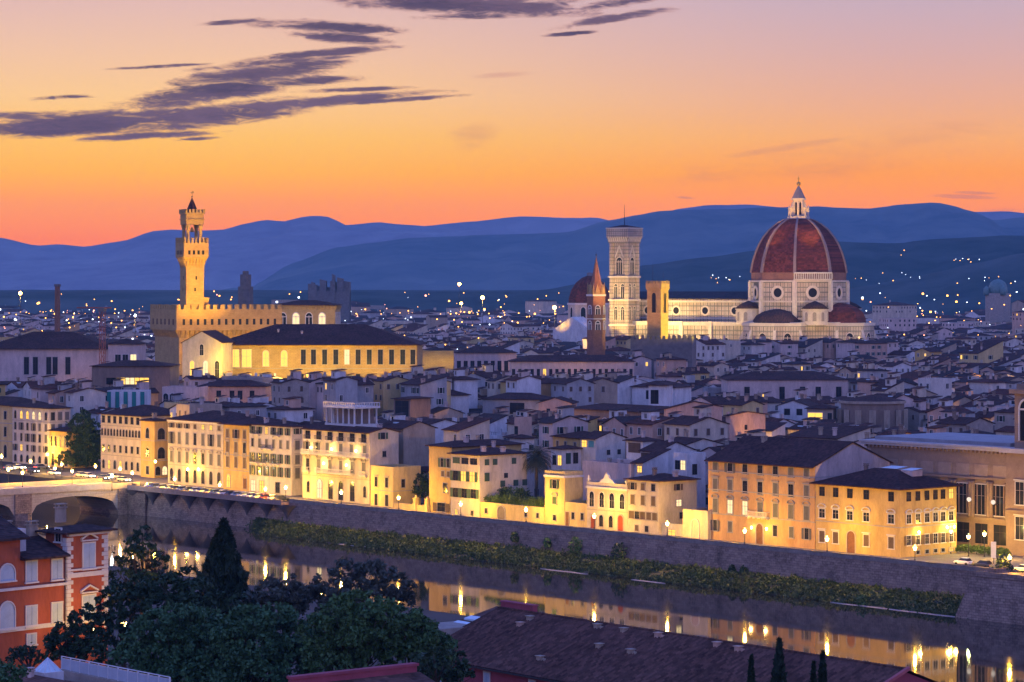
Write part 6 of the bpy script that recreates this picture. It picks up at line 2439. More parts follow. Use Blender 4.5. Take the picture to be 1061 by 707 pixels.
far_landmarks()

# ---- floodlights (mounted on roofs and squares below the monuments)
GOLD = (1.0, .50, .006)
WARMW = (1.0, .64, .18)
def lights_monuments(K=1.0):
    p = at(199, 300, 1171); Yt = Vector((p.x, p.y, 0))
    flood((Yt.x + 30, Yt.y - 62, 30), (Yt.x, Yt.y, 66), 470000, GOLD, 42)
    flood((Yt.x - 38, Yt.y - 50, 30), (Yt.x, Yt.y, 66), 170000, GOLD, 42)
    for k in range(4):
        q = at(205 + 24 * k, 300, 1150 - 8 * k)
        flood((q.x + 12, q.y - 30, 18), (q.x + 3, q.y + 10, 40), 62000, GOLD, 90)
    q = at(172, 300, 1150); flood((q.x - 18, q.y - 28, 18), (q.x, q.y + 12, 40), 16000, (1, .62, .3), 90)
    q = at(318, 300, 1300); flood((q.x, q.y - 34, 20), (q.x, q.y + 25, 42), 90000, (1.0, .62, .2), 100)
    # cathedral
    A = CA
    ux, uy = math.cos(A), math.sin(A)
    def L(x, y, z): return (DOMEP.x + x * ux - y * uy, DOMEP.y + x * uy + y * ux, z)
    for x in (-100, -72, -46):
        flood(L(x, -60, 24), L(x, -12, 36), 90000, WARMW, 95)
    flood(L(10, -95, 30), L(0, -20, 52), 110000, WARMW, 60)
    flood(L(75, -60, 30), L(20, -12, 45), 95000, WARMW, 60)
    flood(L(20, -70, 22), L(12, -35, 22), 50000, WARMW, 100)
    flood(L(62, -30, 22), L(40, -12, 22), 20000, WARMW, 100)
    flood(L(40, -110, 40), L(0, -10, 76), 110000, (1, .46, .25), 34)
    flood(L(-18, -60, 62), L(0, 0, 101), 190000, (1, .48, .02), 26)
    flood(L(40, -40, 62), L(0, 0, 101), 190000, (1, .48, .02), 26)
    c = at(647, 300, 1637)
    flood((c.x - 40, c.y - 52, 26), (c.x, c.y, 44), 180000, WARMW, 70)
    flood((c.x + 34, c.y - 56, 26), (c.x, c.y, 44), 160000, WARMW, 70)
    b = at(681.5, 300, 1200)
    flood((b.x + 34, b.y - 16, 36), (b.x, b.y, 46), 160000, (1, .68, .02), 60)
    flood((b.x - 14, b.y - 36, 37), (b.x, b.y, 48), 42000, (1, .42, .08), 34)
    s = at(617.7, 300, 1195)
    flood((s.x + 14, s.y - 22, 40), (s.x, s.y, 57), 55000, (1, .42, .05), 40)
    d = at(611, 300, 1900)
    for x in (-22, 0, 24):
        flood((d.x + x, d.y - 42, 28), (d.x + x * .4, d.y, 40), 6500, GOLD, 80)
lights_monuments()

# ------------------------------------------------------------------ chosen buildings of the old town behind the river row
def town(label, xl, xm, xr, t, ye, yb, name='house', **k):
    depth = k.pop('depth', None)
    fr = frame_px(xl, xm, xr, t, ye, depth=depth)
    return house(fr, label, name=name, keep=(xl, max(xm, xr if depth is None else xm), ye - 3, yb), **k)


def anyh(label, xm, Y, xl, xr, ye, yb, ang, name='house', **k):
    fr = frame_any(xm, Y, xl, xr, ye, R(ang), k.pop('depth', None), k.pop('front', None))
    return house(fr, label, name=name, keep=(xl, xr, ye - 3, yb), **k)


W1, W2 = ('plain', None, None), ('plain', BROWNSH)
town('white gabled house with turquoise framed top windows behind the ornate facade', 601.5, 617.5, 648, 42, 455, 482, wall='ivory', roof='gable_x', pitch=.30,
     rows=[(.03, .12, [.25, .7], 1.9, 'plain', mat('turquoise_shutter', (.10, .33, .33), .6, .2, 1), None)], side=[(.16, .23, [.42, .78], 1.1, *W1)], chims=[(.5, .6, 1, 1)])
town('white house with a broad brown window band beside the long gabled house', 649, 666, 684, 36, 458, 492, wall='white', roof='hip', rows=[(.02, .15, [.5], 4.2, 'plain', BROWNSH, None)], side=[(.30, .42, [.25], 1.4, 'plain', None, None)], chims=[(.6, .4, 0, 1)])
town('long white house whose low pitched roof climbs away behind the cream corner house', 664, 682, 719, 29, 468, 500, wall='white', roof='gable_x', pitch=.33, rows=[(.03, .14, [.15, .38, .62, .85], 1.6, 'plain', BROWNSH, None)], chims=[(.7, .5, 1, 1)])
town('small white annex with one lit yellow window in front of the long white house', 656, 666, 681, 21, 480, 500, wall='white', roof='shed', rows=[(.05, .15, [.7], 1.5, 'plain', None, TRIM, (0,))], depth=8)
town('white house with a roof terrace and pale awning beside the orange palazzo', 698, 712, 731, 24, 474, 494, wall='white', roof='flat', rows=[(.05, .18, [.3, .7], 1.6, 'plain', None, None, (1,))], side=[(.1, .25, [.4], 1.5, *W1)])
town('flat topped cream block with a wavy parapet behind the turret house', 603.5, 654, 654, 20, 485, 505, wall='pink', roof='flat', depth=11, side=[(.2, .3, [.5], 1.2, *W1)], chims=[(.2, .5, 0, 0), (.5, .4, 1, 1), (.8, .6, 2, 2)])
town('lilac two storey house with pale shutters right behind the date palm', 571, 583, 602, 36, 466, 485, wall='white', roof='hip', rows=[(.10, .26, [.3, .75], 1.4, 'plain', BLUESH, None)], side=[(.06, .24, [.3, .7], 1.6, 'plain', GREENSH, None)])
town('white house with a pyramid roof and one square window behind the pale green shuttered house', 528, 541, 553.5, 44, 455, 472, wall='white', roof='hip', pitch=.38, side=[(.10, .18, [.75], 1.5, *W1)])
town('salmon roof storey block with two small windows above the pyramid roofed white house', 533, 537, 551, 70, 436, 446, wall='salmon', roof='flat', rows=[(.08, .2, [.5], 1.4, *W1)])
town('tall white house with dark shutters standing directly behind the hotel', 413, 437, 485, 38, 443, 482, wall='white', roof='gable_x', pitch=.22,
     rows=[(.06, .20, [.42], 3.2, 'plain', GREENSH, None), (.10, .17, [.85], .9, *W1), (.44, .58, [.42], 2.2, 'plain', GREENSH, None), (.47, .54, [.85], .9, *W1)], side=[(.06, .2, [.12], 2.2, 'plain', GREENSH, None), (.45, .6, [.08], 1.2, 'plain', GREENSH, None), (.03, .1, [.72], 1.3, *W1)], chims=[(.5, .2, 1, 1), (.2, .6, 0, 1)])
town('old loggia hall with a row of pale arched niches and one lit opening', 588, 690, 690, 108, 429, 443, name='loggia_hall', cat='hall', wall='brown', roof='hip', pitch=.22, depth=14,
     rows=[(.10, .62, 9, 2.6, 'arch', GREYSH, PALE_TRIM), (.05, .55, [.745], 1.6, 'plain', None, None, (0,))])
town('blank salmon gable wall at the end of the loggia hall', 688, 690, 748, 104, 424, 452, wall='salmon', roof='gable_x', pitch=.16)
town('blank pinkish house end with one tiny window behind the orange palazzo roof', 752, 756, 793, 98, 431, 456, wall='salmon', roof='gable_x', pitch=.12, side=[(.12, .18, [.45], 1.0, *W1)], chims=[(.5, .2, 1, 0)])
anyh('long pink palace with five dark windows under a wide eave below the great dome', 879, 1040, 754, 884, 394, 409, 2, wall='pink', roof='hip', pitch=.26, depth=22, rows=[(.12, .42, [.16, .45, .62, .75, .92], 2.0, *W1)], name='long_palace', cat='palazzo', chims=[(.3, .4, 1, 0)])
anyh('long white house with a row of small windows beyond the lit garden wall', 535, 1270, 472, 540, 366, 383, 3, wall='pink', roof='hip', pitch=.3, depth=18, rows=[(.14, .34, 9, 1.8, *W1)], name='long_palace', cat='palazzo')
anyh('very long white range with many small windows below the battlemented hall', 657, 1150, 529, 662, 375, 388, 2, wall='pink', roof='hip', pitch=.3, depth=16, rows=[(.12, .30, 20, 1.3, *W1), (.45, .6, 20, 1.3, *W1)], name='long_palace', cat='palazzo')
_y = anyh('vast palace range with a golden lit front and dark hipped roof beneath the battlements', 432, 1060, 222, 436, 358, 388, -1, wallmat=PIETRA, roof='hip', pitch=.34, over=1.6, depth=42, name='long_palace', cat='palazzo',
     rows=[(.05, .22, [.44, .49, .545, .60, .655, .71, .765, .82, .875, .93, .98], 1.8, 'cap', None, TRIM, (4,)), (.06, .24, [.255, .345], 2.2, 'arch', None, PALE_TRIM, (0, 1)), (.33, .42, [.44, .545, .60, .71, .765, .875, .93], 1.6, *W1), (.05, .25, [.10, .16], 3.4, 'plain', None, PALE_TRIM, (0, 1))], strings=(.27,), chims=[(.3, .3, 1, 1), (.42, .25, 0, 1)])
anyh('warm lit gabled church front beside the vast palace range', 229, 1040, 189, 232, 355, 388, -6, wall='cream', roof='gable_y', pitch=.55, depth=24, name='church', cat='church', rows=[(.02, .14, [.5], 1.4, 'arch', None, PALE_TRIM), (.2, .4, [.25, .6, .9], 1.6, 'arch', None, PALE_TRIM, (0, 1))])
anyh('plain golden lit garden wall between the vast palace range and the long white house', 470, 1150, 431, 471, 366, 384, 0, wallmat=PIETRA, roof='flat', depth=6, name='garden_wall', cat='wall')
anyh('large pinkish white hall with dark pilasters and tall windows at the photo edge', 112, 1090, -20, 118, 362, 393, -2, wall='pink', roof='hip', pitch=.36, over=1.2, depth=34, name='large_hall', cat='hall',
     rows=[(.10, .32, [.36, .43, .535, .585, .685], 1.9, 'plain', None, TRIM), (.5, .7, [.70, .55], 1.8, *W1)])
anyh('pinkish house with three tall windows, one lit, next to the large pilastered hall', 144, 1085, 112, 150, 357, 377, -2, wall='pink', roof='hip', depth=16, rows=[(.12, .50, [.32, .56, .82], 2.2, 'plain', None, PALE_TRIM, (2,))])
anyh('dark long building with a yellow lit strip of windows below the church front', 176, 960, 95, 180, 380, 398, -3, wall='brown', roof='hip', pitch=.2, depth=18, name='strip_building', cat='building', rows=[(.14, .22, [.25, .31, .37, .43, .49, .55, .61, .67], 3.4, 'plain', None, None, (2, 3, 4, 5, 6, 7))])
_s = anyh('house wrapped in teal and white scaffold sheets below the strip lit building', 150, 905, 111, 154, 408, 421, -4, wall='white', roof='flat', depth=10, name='scaffolded_house', cat='house')
_t = mat('teal_sheet', (.03, .22, .19), .7, .2, .5); _t2 = mat('white_sheet', (.6, .62, .62), .7, .1, .5)
for i in range(9):
    m = MB(); q = _s[1] / 9
    m.box(i * q + .04, (i + 1) * q - .04, -.5, -.35, _s[3] - 4.6, _s[3] + .6); m.build('scaffold_sheet', _t if i % 2 == 0 else _t2, _s[0])
anyh('pinkish house with three tall arched openings and a roof parapet below the church', 206, 930, 168, 210, 404, 420, -10, wall='pink', roof='flat', depth=12, rows=[(.06, .26, [.1, .28, .46], 1.7, 'arch', None, PALE_TRIM)])
anyh('long orange tinged house front with scattered dark windows behind the riverside palazzi', 275, 940, 206, 280, 401, 414, -4, wall='salmon', roof='hip', depth=12, rows=[(.06, .2, [.1, .3, .5, .62, .8], 1.6, *W1)])
_d = anyh('white house with a grid window glowing yellow near the round brown church apse', 863, 900, 836, 866, 424, 443, -12, wall='tan', roof='hip', depth=12, rows=[(.08, .36, [.32], 4.6, 'plain', None, PALE_TRIM, (0,)), (.08, .36, [.88], 1.4, *W1)])
anyh('white gabled house with large dark windows above the grid lit house', 838, 930, 806, 844, 421, 432, -20, wall='white', roof='gable_y', depth=14, rows=[(.06, .2, [.3, .7], 2.0, *W1)])
anyh('white cube like house with a roof terrace behind the blank pinkish house end', 800, 800, 772, 812, 447, 456, -30, wall='ivory', roof='shed', pitch=.2, depth=9)
anyh('lilac gabled house with one small window behind the yellow palazzo skylights', 917, 640, 878, 919, 462, 483, -42, wall='pink', roof='gable_y', pitch=.25, depth=12, rows=[(.2, .3, [.85], .9, *W1)], chims=[(.2, .4, 2, 0)])
anyh('cream house with two square chimney stacks above the orange palazzo roof', 868, 660, 814, 880, 455, 476, -40, wall='cream', roof='shed', pitch=.15, depth=14, chims=[(.55, .2, 2, 0), (.82, .2, 2, 1)])
anyh('white house with a turquoise sheeted dormer in the middle of the roofs', 700, 960, 655, 705, 402, 418, -30, wall='white', roof='hip', depth=12, rows=[(.05, .2, [.4], 2.6, *W1)])
anyh('pale house with one square dark window near the loggia hall roof', 690, 850, 672, 700, 400, 412, -15, wall='white', roof='hip', depth=10, rows=[(.05, .22, [.35], 2.4, *W1)])
anyh('lilac low house with a rounded salmon roof room near the town centre', 592, 900, 558, 600, 418, 428, -10, wall='salmon', roof='gable_y', pitch=.3, depth=12, rows=[(.1, .3, [.3], 1.2, *W1)])
anyh('blue grey house with a dark open loggia at the left of the salmon roof room', 560, 905, 500, 570, 415, 428, -25, wall='grey', roof='hip', depth=12, rows=[(.05, .25, [.6], 5.2, 'plain', None, None)])
anyh('white gabled house with a dark ridge just left of the date palm top', 700, 1000, 664, 704, 421, 430, -5, wall='white', roof='gable_y', pitch=.3, depth=10)
anyh('house with a dark open loft framed in brown behind the tall white house', 425, 830, 408, 449, 414, 433, -35, wall='brown', roof='hip', pitch=.2, depth=10, rows=[(.02, .24, [.5], 5.0, 'plain', None, None)])


def apse():
    Y = 905.0
    z = lambda py: CAMZ - (py - HY) * Y / F
    root = square_tower('church_apse', 'round brown windowless church apse with shallow buttresses among the white houses', 'church', 904, Y, 0, 20)
    m = MB(); m.prism(ngon(14, 10.3, .1), 0, z(417)); m.build('wall', PL['brown'], root)
    m = MB(); m.prism(ngon(14, 10.9, .1), z(417.6), z(415), bottom=True); m.build('cornice', PL['tan'], root)
    m = MB(); m.loft([ring3(ngon(14, r, .1), zz) for r, zz in ((10.6, z(415)), (.5, z(409)))], cap_top=True); m.build('roof', TILE, root)
    for k in range(14):
        a = .1 + 2 * math.pi * k / 14
        m = MB(); m.prism(ngon(4, 1.1, a, 10.4 * math.cos(a), 10.4 * math.sin(a)), 0, z(424)); m.build('buttress', PL['tan'], root)
    HEROES.append((Vector((root.location.x - 11, Y - 11, 0)), Vector((1, 0, 0)), Vector((0, 1, 0)), 22, 22, z(415), (872, 940, 408, 444)))


apse()


def library():
    t = 34.0
    s0, s1 = S_at(898, t), S_at(1046, t)
    p = ST(s1, t)
    h = Z_at(p, 468.5)
    L = s1 - s0
    st_ = mat('library_stone', (.29, .20, .14), .9, .2, .5, bump=.2)
    root = river_frame('library', 'long brown stone library with columned windows running behind the yellow palazzo', 'library', s0, t)
    place('wall', wall_mesh(L, 26, h, 'none', 0, st_), root)
    m = MB(); m.box(-.9, L, -.9, 26.9, h, h + .5); m.box(-1.2, L, -1.2, 27.2, h + .5, h + .95)
    m.build('cornice', mat('pale_cornice', (.50, .45, .42), .8, .15, .6), root)
    m = MB()
    n = int(L / 1.1)
    for i in range(n):
        m.box(i * L / n, i * L / n + .5, -.75, 0, h - .5, h - .02)
    m.build('dentil_frieze', st_, root)
    m = MB(); m.box(1, L - 1, 1.5, 25, h + .95, h + 1.7); m.build('roof', mat('lead_sheet_roof', (.24, .25, .27), .6, .2, .3), root)
    nb = 8
    for i in range(nb):
        x = (i + .5) * L / nb
        m = MB(); m.box(x - L / nb * .36, x + L / nb * .36, -.14, .02, h * .74, h * .86); m.build('relief_panel', mat('library_panel', (.36, .26, .19), .9, .2, .5), root)
        w_ = window(root, 'f', L, 26, x, h * .36, 3.6, h * .30, 'plain', None, PALE_TRIM)
        for q in (-1.1, 1.1):
            place('mullion', MB().box(-.12, .12, -.2, -.05, 0, h * .30).mesh('mullion', st_), w_, (q, 0, 0))
        window(root, 'f', L, 26, x, h * .07, 3.4, h * .2, 'plain', None, st_)
        for q in (-.42, .42):
            c = MB(); c.lathe([(.5, h * .33), (.42, h * .36), (.36, h * .66), (.55, h * .69)], 10, x + q * L / nb, -.35); c.build('column', st_, root)
    cornice(root, L, 26, h * .31, st_, .5, .5, 'string_course', faces='f')
    cornice(root, L, 26, h * .71, st_, .5, .5, 'string_course', faces='f')
    HEROES.append((ST(s0, t), U, V, L, 26, h, (900, 1046, 452, 560)))
    # pavilion with a tower at the photo edge
    s2 = S_at(1042.5, 31)
    p = ST(s2, 31)
    root2 = river_frame('library_pavilion', 'tall brown stone pavilion of the library rising at the edge of the photo', 'pavilion', s2, 31)
    h2 = Z_at(p, 469)
    place('wall', wall_mesh(22, 24, h2, 'none', 0, st_), root2)
    m = MB(); m.box(-1, 23, -1, 25, h2, h2 + .9); m.build('cornice', mat('pale_cornice', (.50, .45, .42), .8, .15, .6), root2)
    m = MB(); h3 = Z_at(p, 408)
    m.box(1.2, 20, 1.2, 20, h2 + .9, h3); tw = m.build('tower', st_, root2)
    m = MB(); m.box(.4, 21, .4, 21, h3, h3 + .9); m.box(1.5, 19.8, 1.5, 19.8, h3 + .9, h3 + 2); m.build('tower_cornice', st_, tw)
    arch_opening(tw, 'window', (4.2, 1.2, h2 + 2.5), 0, 3.0, (h3 - h2) * .65, 1, VOID, PALE_TRIM)
    for fz in (.16, .5):
        window(root2, 'f', 22, 24, 3.6, h2 * fz, 2.2, h2 * .22, 'cap', None, PALE_TRIM)
    cornice(root2, 22, 24, h2 * .42, st_, .4, .5, 'string_course', faces='f')
    HEROES.append((ST(s2, 31), U, V, 22, 24, h3, (1042, 1061, 404, 570)))
    point_light(None, ST(S_at(1000, 26), 28, 3.0), 1800, (1.0, .62, .16), .4)
    point_light(None, ST(S_at(1036, 20), 22, 3.0), 2600, (1.0, .55, .12), .4)


library()

# ------------------------------------------------------------------ the rest of the old town
EXTRA = [  # discs no house may stand on
    (DOMEP.x, DOMEP.y, 48)] + [(DOMEP.x - math.cos(CA) * q, DOMEP.y - math.sin(CA) * q, 30) for q in (40, 70, 100, 118)]
for px, Y, r in ((647, 1637, 16), (681.5, 1200, 9), (617.7, 1195, 9), (611, 1900, 45), (254.5, 1500, 8), (59.5, 1150, 5), (106, 985, 5), (1034, 2900, 18), (318, 1345, 24), (200, 1180, 32), (235, 1180, 30), (270, 1165, 26), (340, 2900, 60)):
    p = at(px, 300, Y)
    EXTRA.append((p.x, p.y, r))
for px, t, r in ((89, 32, 9), (556, 24, 3), (562.5, 62, 3), (428, 17, 8)):
    p = ST(S_at(px, t), t)
    EXTRA.append((p.x, p.y, r))
KEEP = [(70, 105, 424, 486, 875),  # image rectangles of monuments that nearer houses must not cover: x0, x1, top, bottom, distance
    (690, 782, 296, 351, 1600), (778, 905, 180, 350, 1560), (629, 665, 230, 347, 1630), (668, 694, 285, 352, 1195), (606, 630, 260, 356, 1190), (587, 634, 280, 334, 1880), (158, 290, 190, 342, 1140), (284, 350, 305, 342, 1300), (246, 263, 280, 318, 1490), (53, 66, 292, 338, 1145), (101, 111, 318, 372, 980), (1020, 1049, 288, 309, 2890), (318, 363, 283, 307, 2890)]
for (o, u, v, a, b, h, k) in HEROES:
    if k:
        KEEP.append((k[0] - 1, k[1] + 1, k[2], k[3], (o + u * a).y + 2))


def hits_footprint(cx_, cy_, rad):
    for (x, y, r) in EXTRA:
        if (x - cx_) ** 2 + (y - cy_) ** 2 < (r + rad * .8) ** 2:
            return True
    for (o, u, v, a, b, h, k) in HEROES:
        dx, dy = cx_ - o.x, cy_ - o.y
        p, q = dx * u.x + dy * u.y, dx * v.x + dy * v.y
        ex, ey = max(-p, p - a, 0), max(-q, q - b, 0)
        if ex * ex + ey * ey < (rad * .86) ** 2:
            return True
    return False


def gen_houses():
    r = random.Random(2024)
    out = []
    t = 24.0
    row = 0
    while t < 1180:
        far = t > 560
        b0 = r.uniform(8, 11.8) * (1.25 if far else 1)
        s = S_at(-70, t + b0 / 2)
        s_end = S_at(1130, t + b0 / 2)
        while s < s_end:
            a = r.uniform(6, 13) * (1.25 if far else 1)
            if r.random() < .07:
                a *= 1.8
            gap = 0.0 if r.random() < .7 else r.uniform(2, 5)
            b = b0 * r.uniform(.85, 1.12)
            h = 14.5 + 5.5 * (fbm(s * .013, t * .013, 3, 3) - .5) * 2 + r.uniform(-3.2, 3.6)
            if r.random() < .12:
                h -= 5
            elif r.random() < .06:
                h += 4
            if t < 150:
                h = min(h - 1, r.uniform(12.5, 15.5))
            dj = (fbm(s * .006, t * .006, 77, 2) - .45) * 60 + r.uniform(-3, 3)
            c = ST(s + a / 2, t + b / 2 + r.uniform(-1.2, 1.2))
            s += a + gap
            rad = .5 * math.hypot(a, b) * .92
            if hits_footprint(c.x, c.y, rad * .95):
                continue
            if r.random() < .035:
                continue
            roof = r.choice(['gable_x', 'gable_x', 'gable_y', 'hip', 'hip', 'shed', 'gable_y'] + (['flat'] if r.random() < .6 else []))
            pitch = r.uniform(.24, .36)
            ang = ANG + R(dj)
            u = Vector((math.cos(ang), math.sin(ang), 0)); v = Vector((-u.y, u.x, 0))
            o = c - u * (a / 2) - v * (b / 2)
            rise = {'gable_x': b / 2, 'gable_y': a / 2, 'hip': min(a, b) / 2 + .6, 'shed': b, 'flat': 3.2}[roof] * pitch
            # keep the landmarks in sight
            xs = [px_of(o + u * i * a + v * j * b + Vector((0, 0, 1)))[0] for i in (0, 1) for j in (0, 1)]
            x0, x1 = min(xs), max(xs)
            if x1 < -25 or x0 > 1090:
                continue
            for (k0, k1, kt, kb, kY) in KEEP:
                if c.y < kY and x1 > k0 + .5 and x0 < k1 - .5:
                    zmax = CAMZ - (kb - HY) * c.y / F - .5
                    if h + rise > zmax:
                        h = zmax - rise
                    elif kY - c.y < 260 and h + rise < zmax and zmax < 27 and r.random() < .55:
                        h = zmax - rise - r.uniform(0, 1.2)
            if h < 5.0:
                continue
            ytop = px_of(c + Vector((0, 0, h + rise * .6)))[1]
            if ytop < 303:
                h -= 4
            wall = r.choices(['cream', 'ivory', 'white', 'grey', 'yellow', 'salmon', 'pink', 'tan', 'ochre', 'stone', 'orange'], [16, 16, 19, 7, 6, 9, 13, 6, 3, 4, 2])[0]
            out.append(dict(o=o, u=u, v=v, a=a, b=b, h=h, ang=ang, roof=roof, pitch=pitch, wall=wall, tile=r.randrange(4), c=c, x0=x0, x1=x1, rise=rise, seed=r.randrange(10 ** 6)))
        t += b0 + (r.uniform(3.0, 6.0) if row % 2 else r.uniform(0.2, 2.5))
        row += 1
    return out


HS = gen_houses()
# how much of each shows: paint from near to far into a coverage grid
_cov = np.zeros((707, 1061), bool)
_items = [(h['c'].y, h, None) for h in HS]
for (o, u, v, a, b, h, k) in HEROES:
    xs = [px_of(o + u * i * a + v * j * b)[0] for i in (0, 1) for j in (0, 1)]
    c = o + u * a / 2 + v * b / 2
    _items.append((c.y, None, (min(xs), max(xs), px_of(Vector((c.x, c.y, h + 1)))[1])))
for (Yc, hd, hero) in sorted(_items, key=lambda q: q[0]):
    if hd is not None:
        x0, x1, yt = hd['x0'], hd['x1'], px_of(hd['c'] + Vector((0, 0, hd['h'] + hd['rise'] * .7)))[1]
    else:
        x0, x1, yt = hero
    yb = px_of(Vector((0, Yc, 0)))[1]
    i0, i1, j0, j1 = max(0, int(x0)), min(1061, int(x1) + 1), max(0, int(yt)), min(640, int(yb))
    if i1 <= i0 or j1 <= j0:
        if hd is not None:
            hd['vis'] = 0
        continue
    blk = _cov[j0:j1, i0:i1]
    if hd is not None:
        hd['vis'] = int((~blk).sum())
        ys, xs_ = np.nonzero(~blk)
        hd['vy'] = float(ys.mean()) + j0 if len(ys) else yt
        hd['vx'] = float(xs_.mean()) + i0 if len(ys) else (x0 + x1) / 2
    blk[:] = True

HS.sort(key=lambda q: -q['vis'])
N_IND = 262
IND = HS[:N_IND]
REST = HS[N_IND:]

ANCH = [('the golden range', 320, 370), ('the church front', 208, 365), ('the strip building', 136, 390), ('the scaffolded house', 130, 415), ('the pilastered hall', 55, 378), ('the hotel belvedere', 365, 430),
        ('the tall white house', 450, 455), ('the date palm', 556, 475), ('the pyramid roof', 540, 460), ('the turquoise windows', 625, 465), ('the loggia hall', 635, 432), ('the salmon gable', 718, 440),
        ('the long pink palace', 815, 400), ('the brown apse', 905, 428), ('the grid window', 850, 432), ('the library roof', 975, 460), ('the library tower', 1052, 430), ('the long white range', 595, 380), ('the battlemented hall', 685, 357), ('the spire tower', 618, 345),
        ('the cathedral choir', 840, 350), ('the cathedral nave', 735, 348), ('the lit garden wall', 450, 375), ('the small windowed range', 503, 374), ('the balcony house', 280, 445), ('the seven column palazzo', 203, 440), ('the ivory palazzo', 40, 425), ('the orange palazzo', 790, 478), ('the yellow palazzo', 900, 495),
        ('the crane mast', 106, 350), ('the domed temple', 1045, 345), ('the orange tinged house', 240, 407), ('the salmon roof room', 575, 422), ('the dark open loft', 428, 424)]
WN = {'cream': 'cream', 'ivory': 'ivory', 'white': 'white', 'grey': 'grey', 'yellow': 'yellow', 'salmon': 'salmon', 'pink': 'pinkish', 'tan': 'tan', 'ochre': 'ochre', 'stone': 'stone', 'orange': 'orange'}
RN = {'gable_x': 'gabled', 'gable_y': 'gable-fronted', 'hip': 'hip-roofed', 'shed': 'lean-to', 'flat': 'flat-roofed'}
NUM = ['no', 'one', 'two', 'three', 'four', 'five']


def where(px, py):
    best = min(ANCH, key=lambda q: math.hypot(px - q[1], (py - q[2]) * 2))
    dx, dy = px - best[1], py - best[2]
    d = math.hypot(dx, dy)
    if abs(dx) > abs(dy) * 1.6:
        w = 'left of' if dx < 0 else 'right of'
    elif abs(dy) > abs(dx) * 1.0:
        w = 'above' if dy < 0 else 'below'
    else:
        w = ('up ' if dy < 0 else 'down ') + ('left of' if dx < 0 else 'right of')
    return ('just ' if d < 18 else 'far ' if d > 45 else '') + w + ' ' + best[0]


_labels = {}


def unique_label(base, loc):
    lab = base + ' ' + loc
    n = _labels.get(lab, 0)
    _labels[lab] = n + 1
    if n:
        lab = ['smaller', 'third largest', 'fourth largest', 'fifth largest', 'sixth largest', 'seventh largest'][min(n - 1, 5)] + ' ' + base + ' ' + loc
    return lab


def small_window(w, h, st, lit):
    key = ('sw', round(w, 1), round(h, 1), st, lit)
    if key not in _cache:
        m = MB()
        hw = w / 2
        t = .14
        for x0, x1 in ((-hw - t, -hw), (hw, hw + t)):
            m.box(x0, x1, -.10, .02, 0, h, 0)
        m.box(-hw - t, hw + t, -.10, .02, h, h + t, 0); m.box(-hw - t - .05, hw + t + .05, -.16, .02, -.14, 0, 0)
        m.face([(-hw, -.03, 0), (hw, -.03, 0), (hw, -.03, h), (-hw, -.03, h)], 1)
        if st == 1:
            for sg in (-1, 1):
                m.box(min(sg * (hw + t), sg * (hw + t + hw)), max(sg * (hw + t), sg * (hw + t + hw)), -.14, -.08, 0, h, 2)
        elif st == 2:
            m.box(-hw, -.02, -.08, -.035, 0, h, 2); m.box(.02, hw, -.08, -.035, 0, h, 2)
        else:
            m.box(-.04, .04, -.07, -.035, 0, h, 0)
        _cache[key] = m.mesh('window', [PALE_TRIM if st != 2 else TRIM, (LIT if lit else GLASS), GREENSH if lit or st == 1 else BROWNSH])
    return _cache[key]


def sky_mesh():
    if 'skl' not in _cache:
        _cache['skl'] = MB().box(-.9, .9, -.6, .6, -.15, .22).mesh('skylight', SKYGLASS)
    return _cache['skl']


def dish_mesh():
    if 'dish' not in _cache:
        m = MB(); m.tube((0, 0, -.3), (0, 0, 2.6), .035, .03, 4); m.box(-.7, .7, -.02, .02, 2.2, 2.24); m.box(-.5, .5, -.02, .02, 1.9, 1.94); m.box(-.35, .35, -.02, .02, 2.45, 2.49)
        _cache['dish'] = m.mesh('aerial', IRON)
    return _cache['dish']


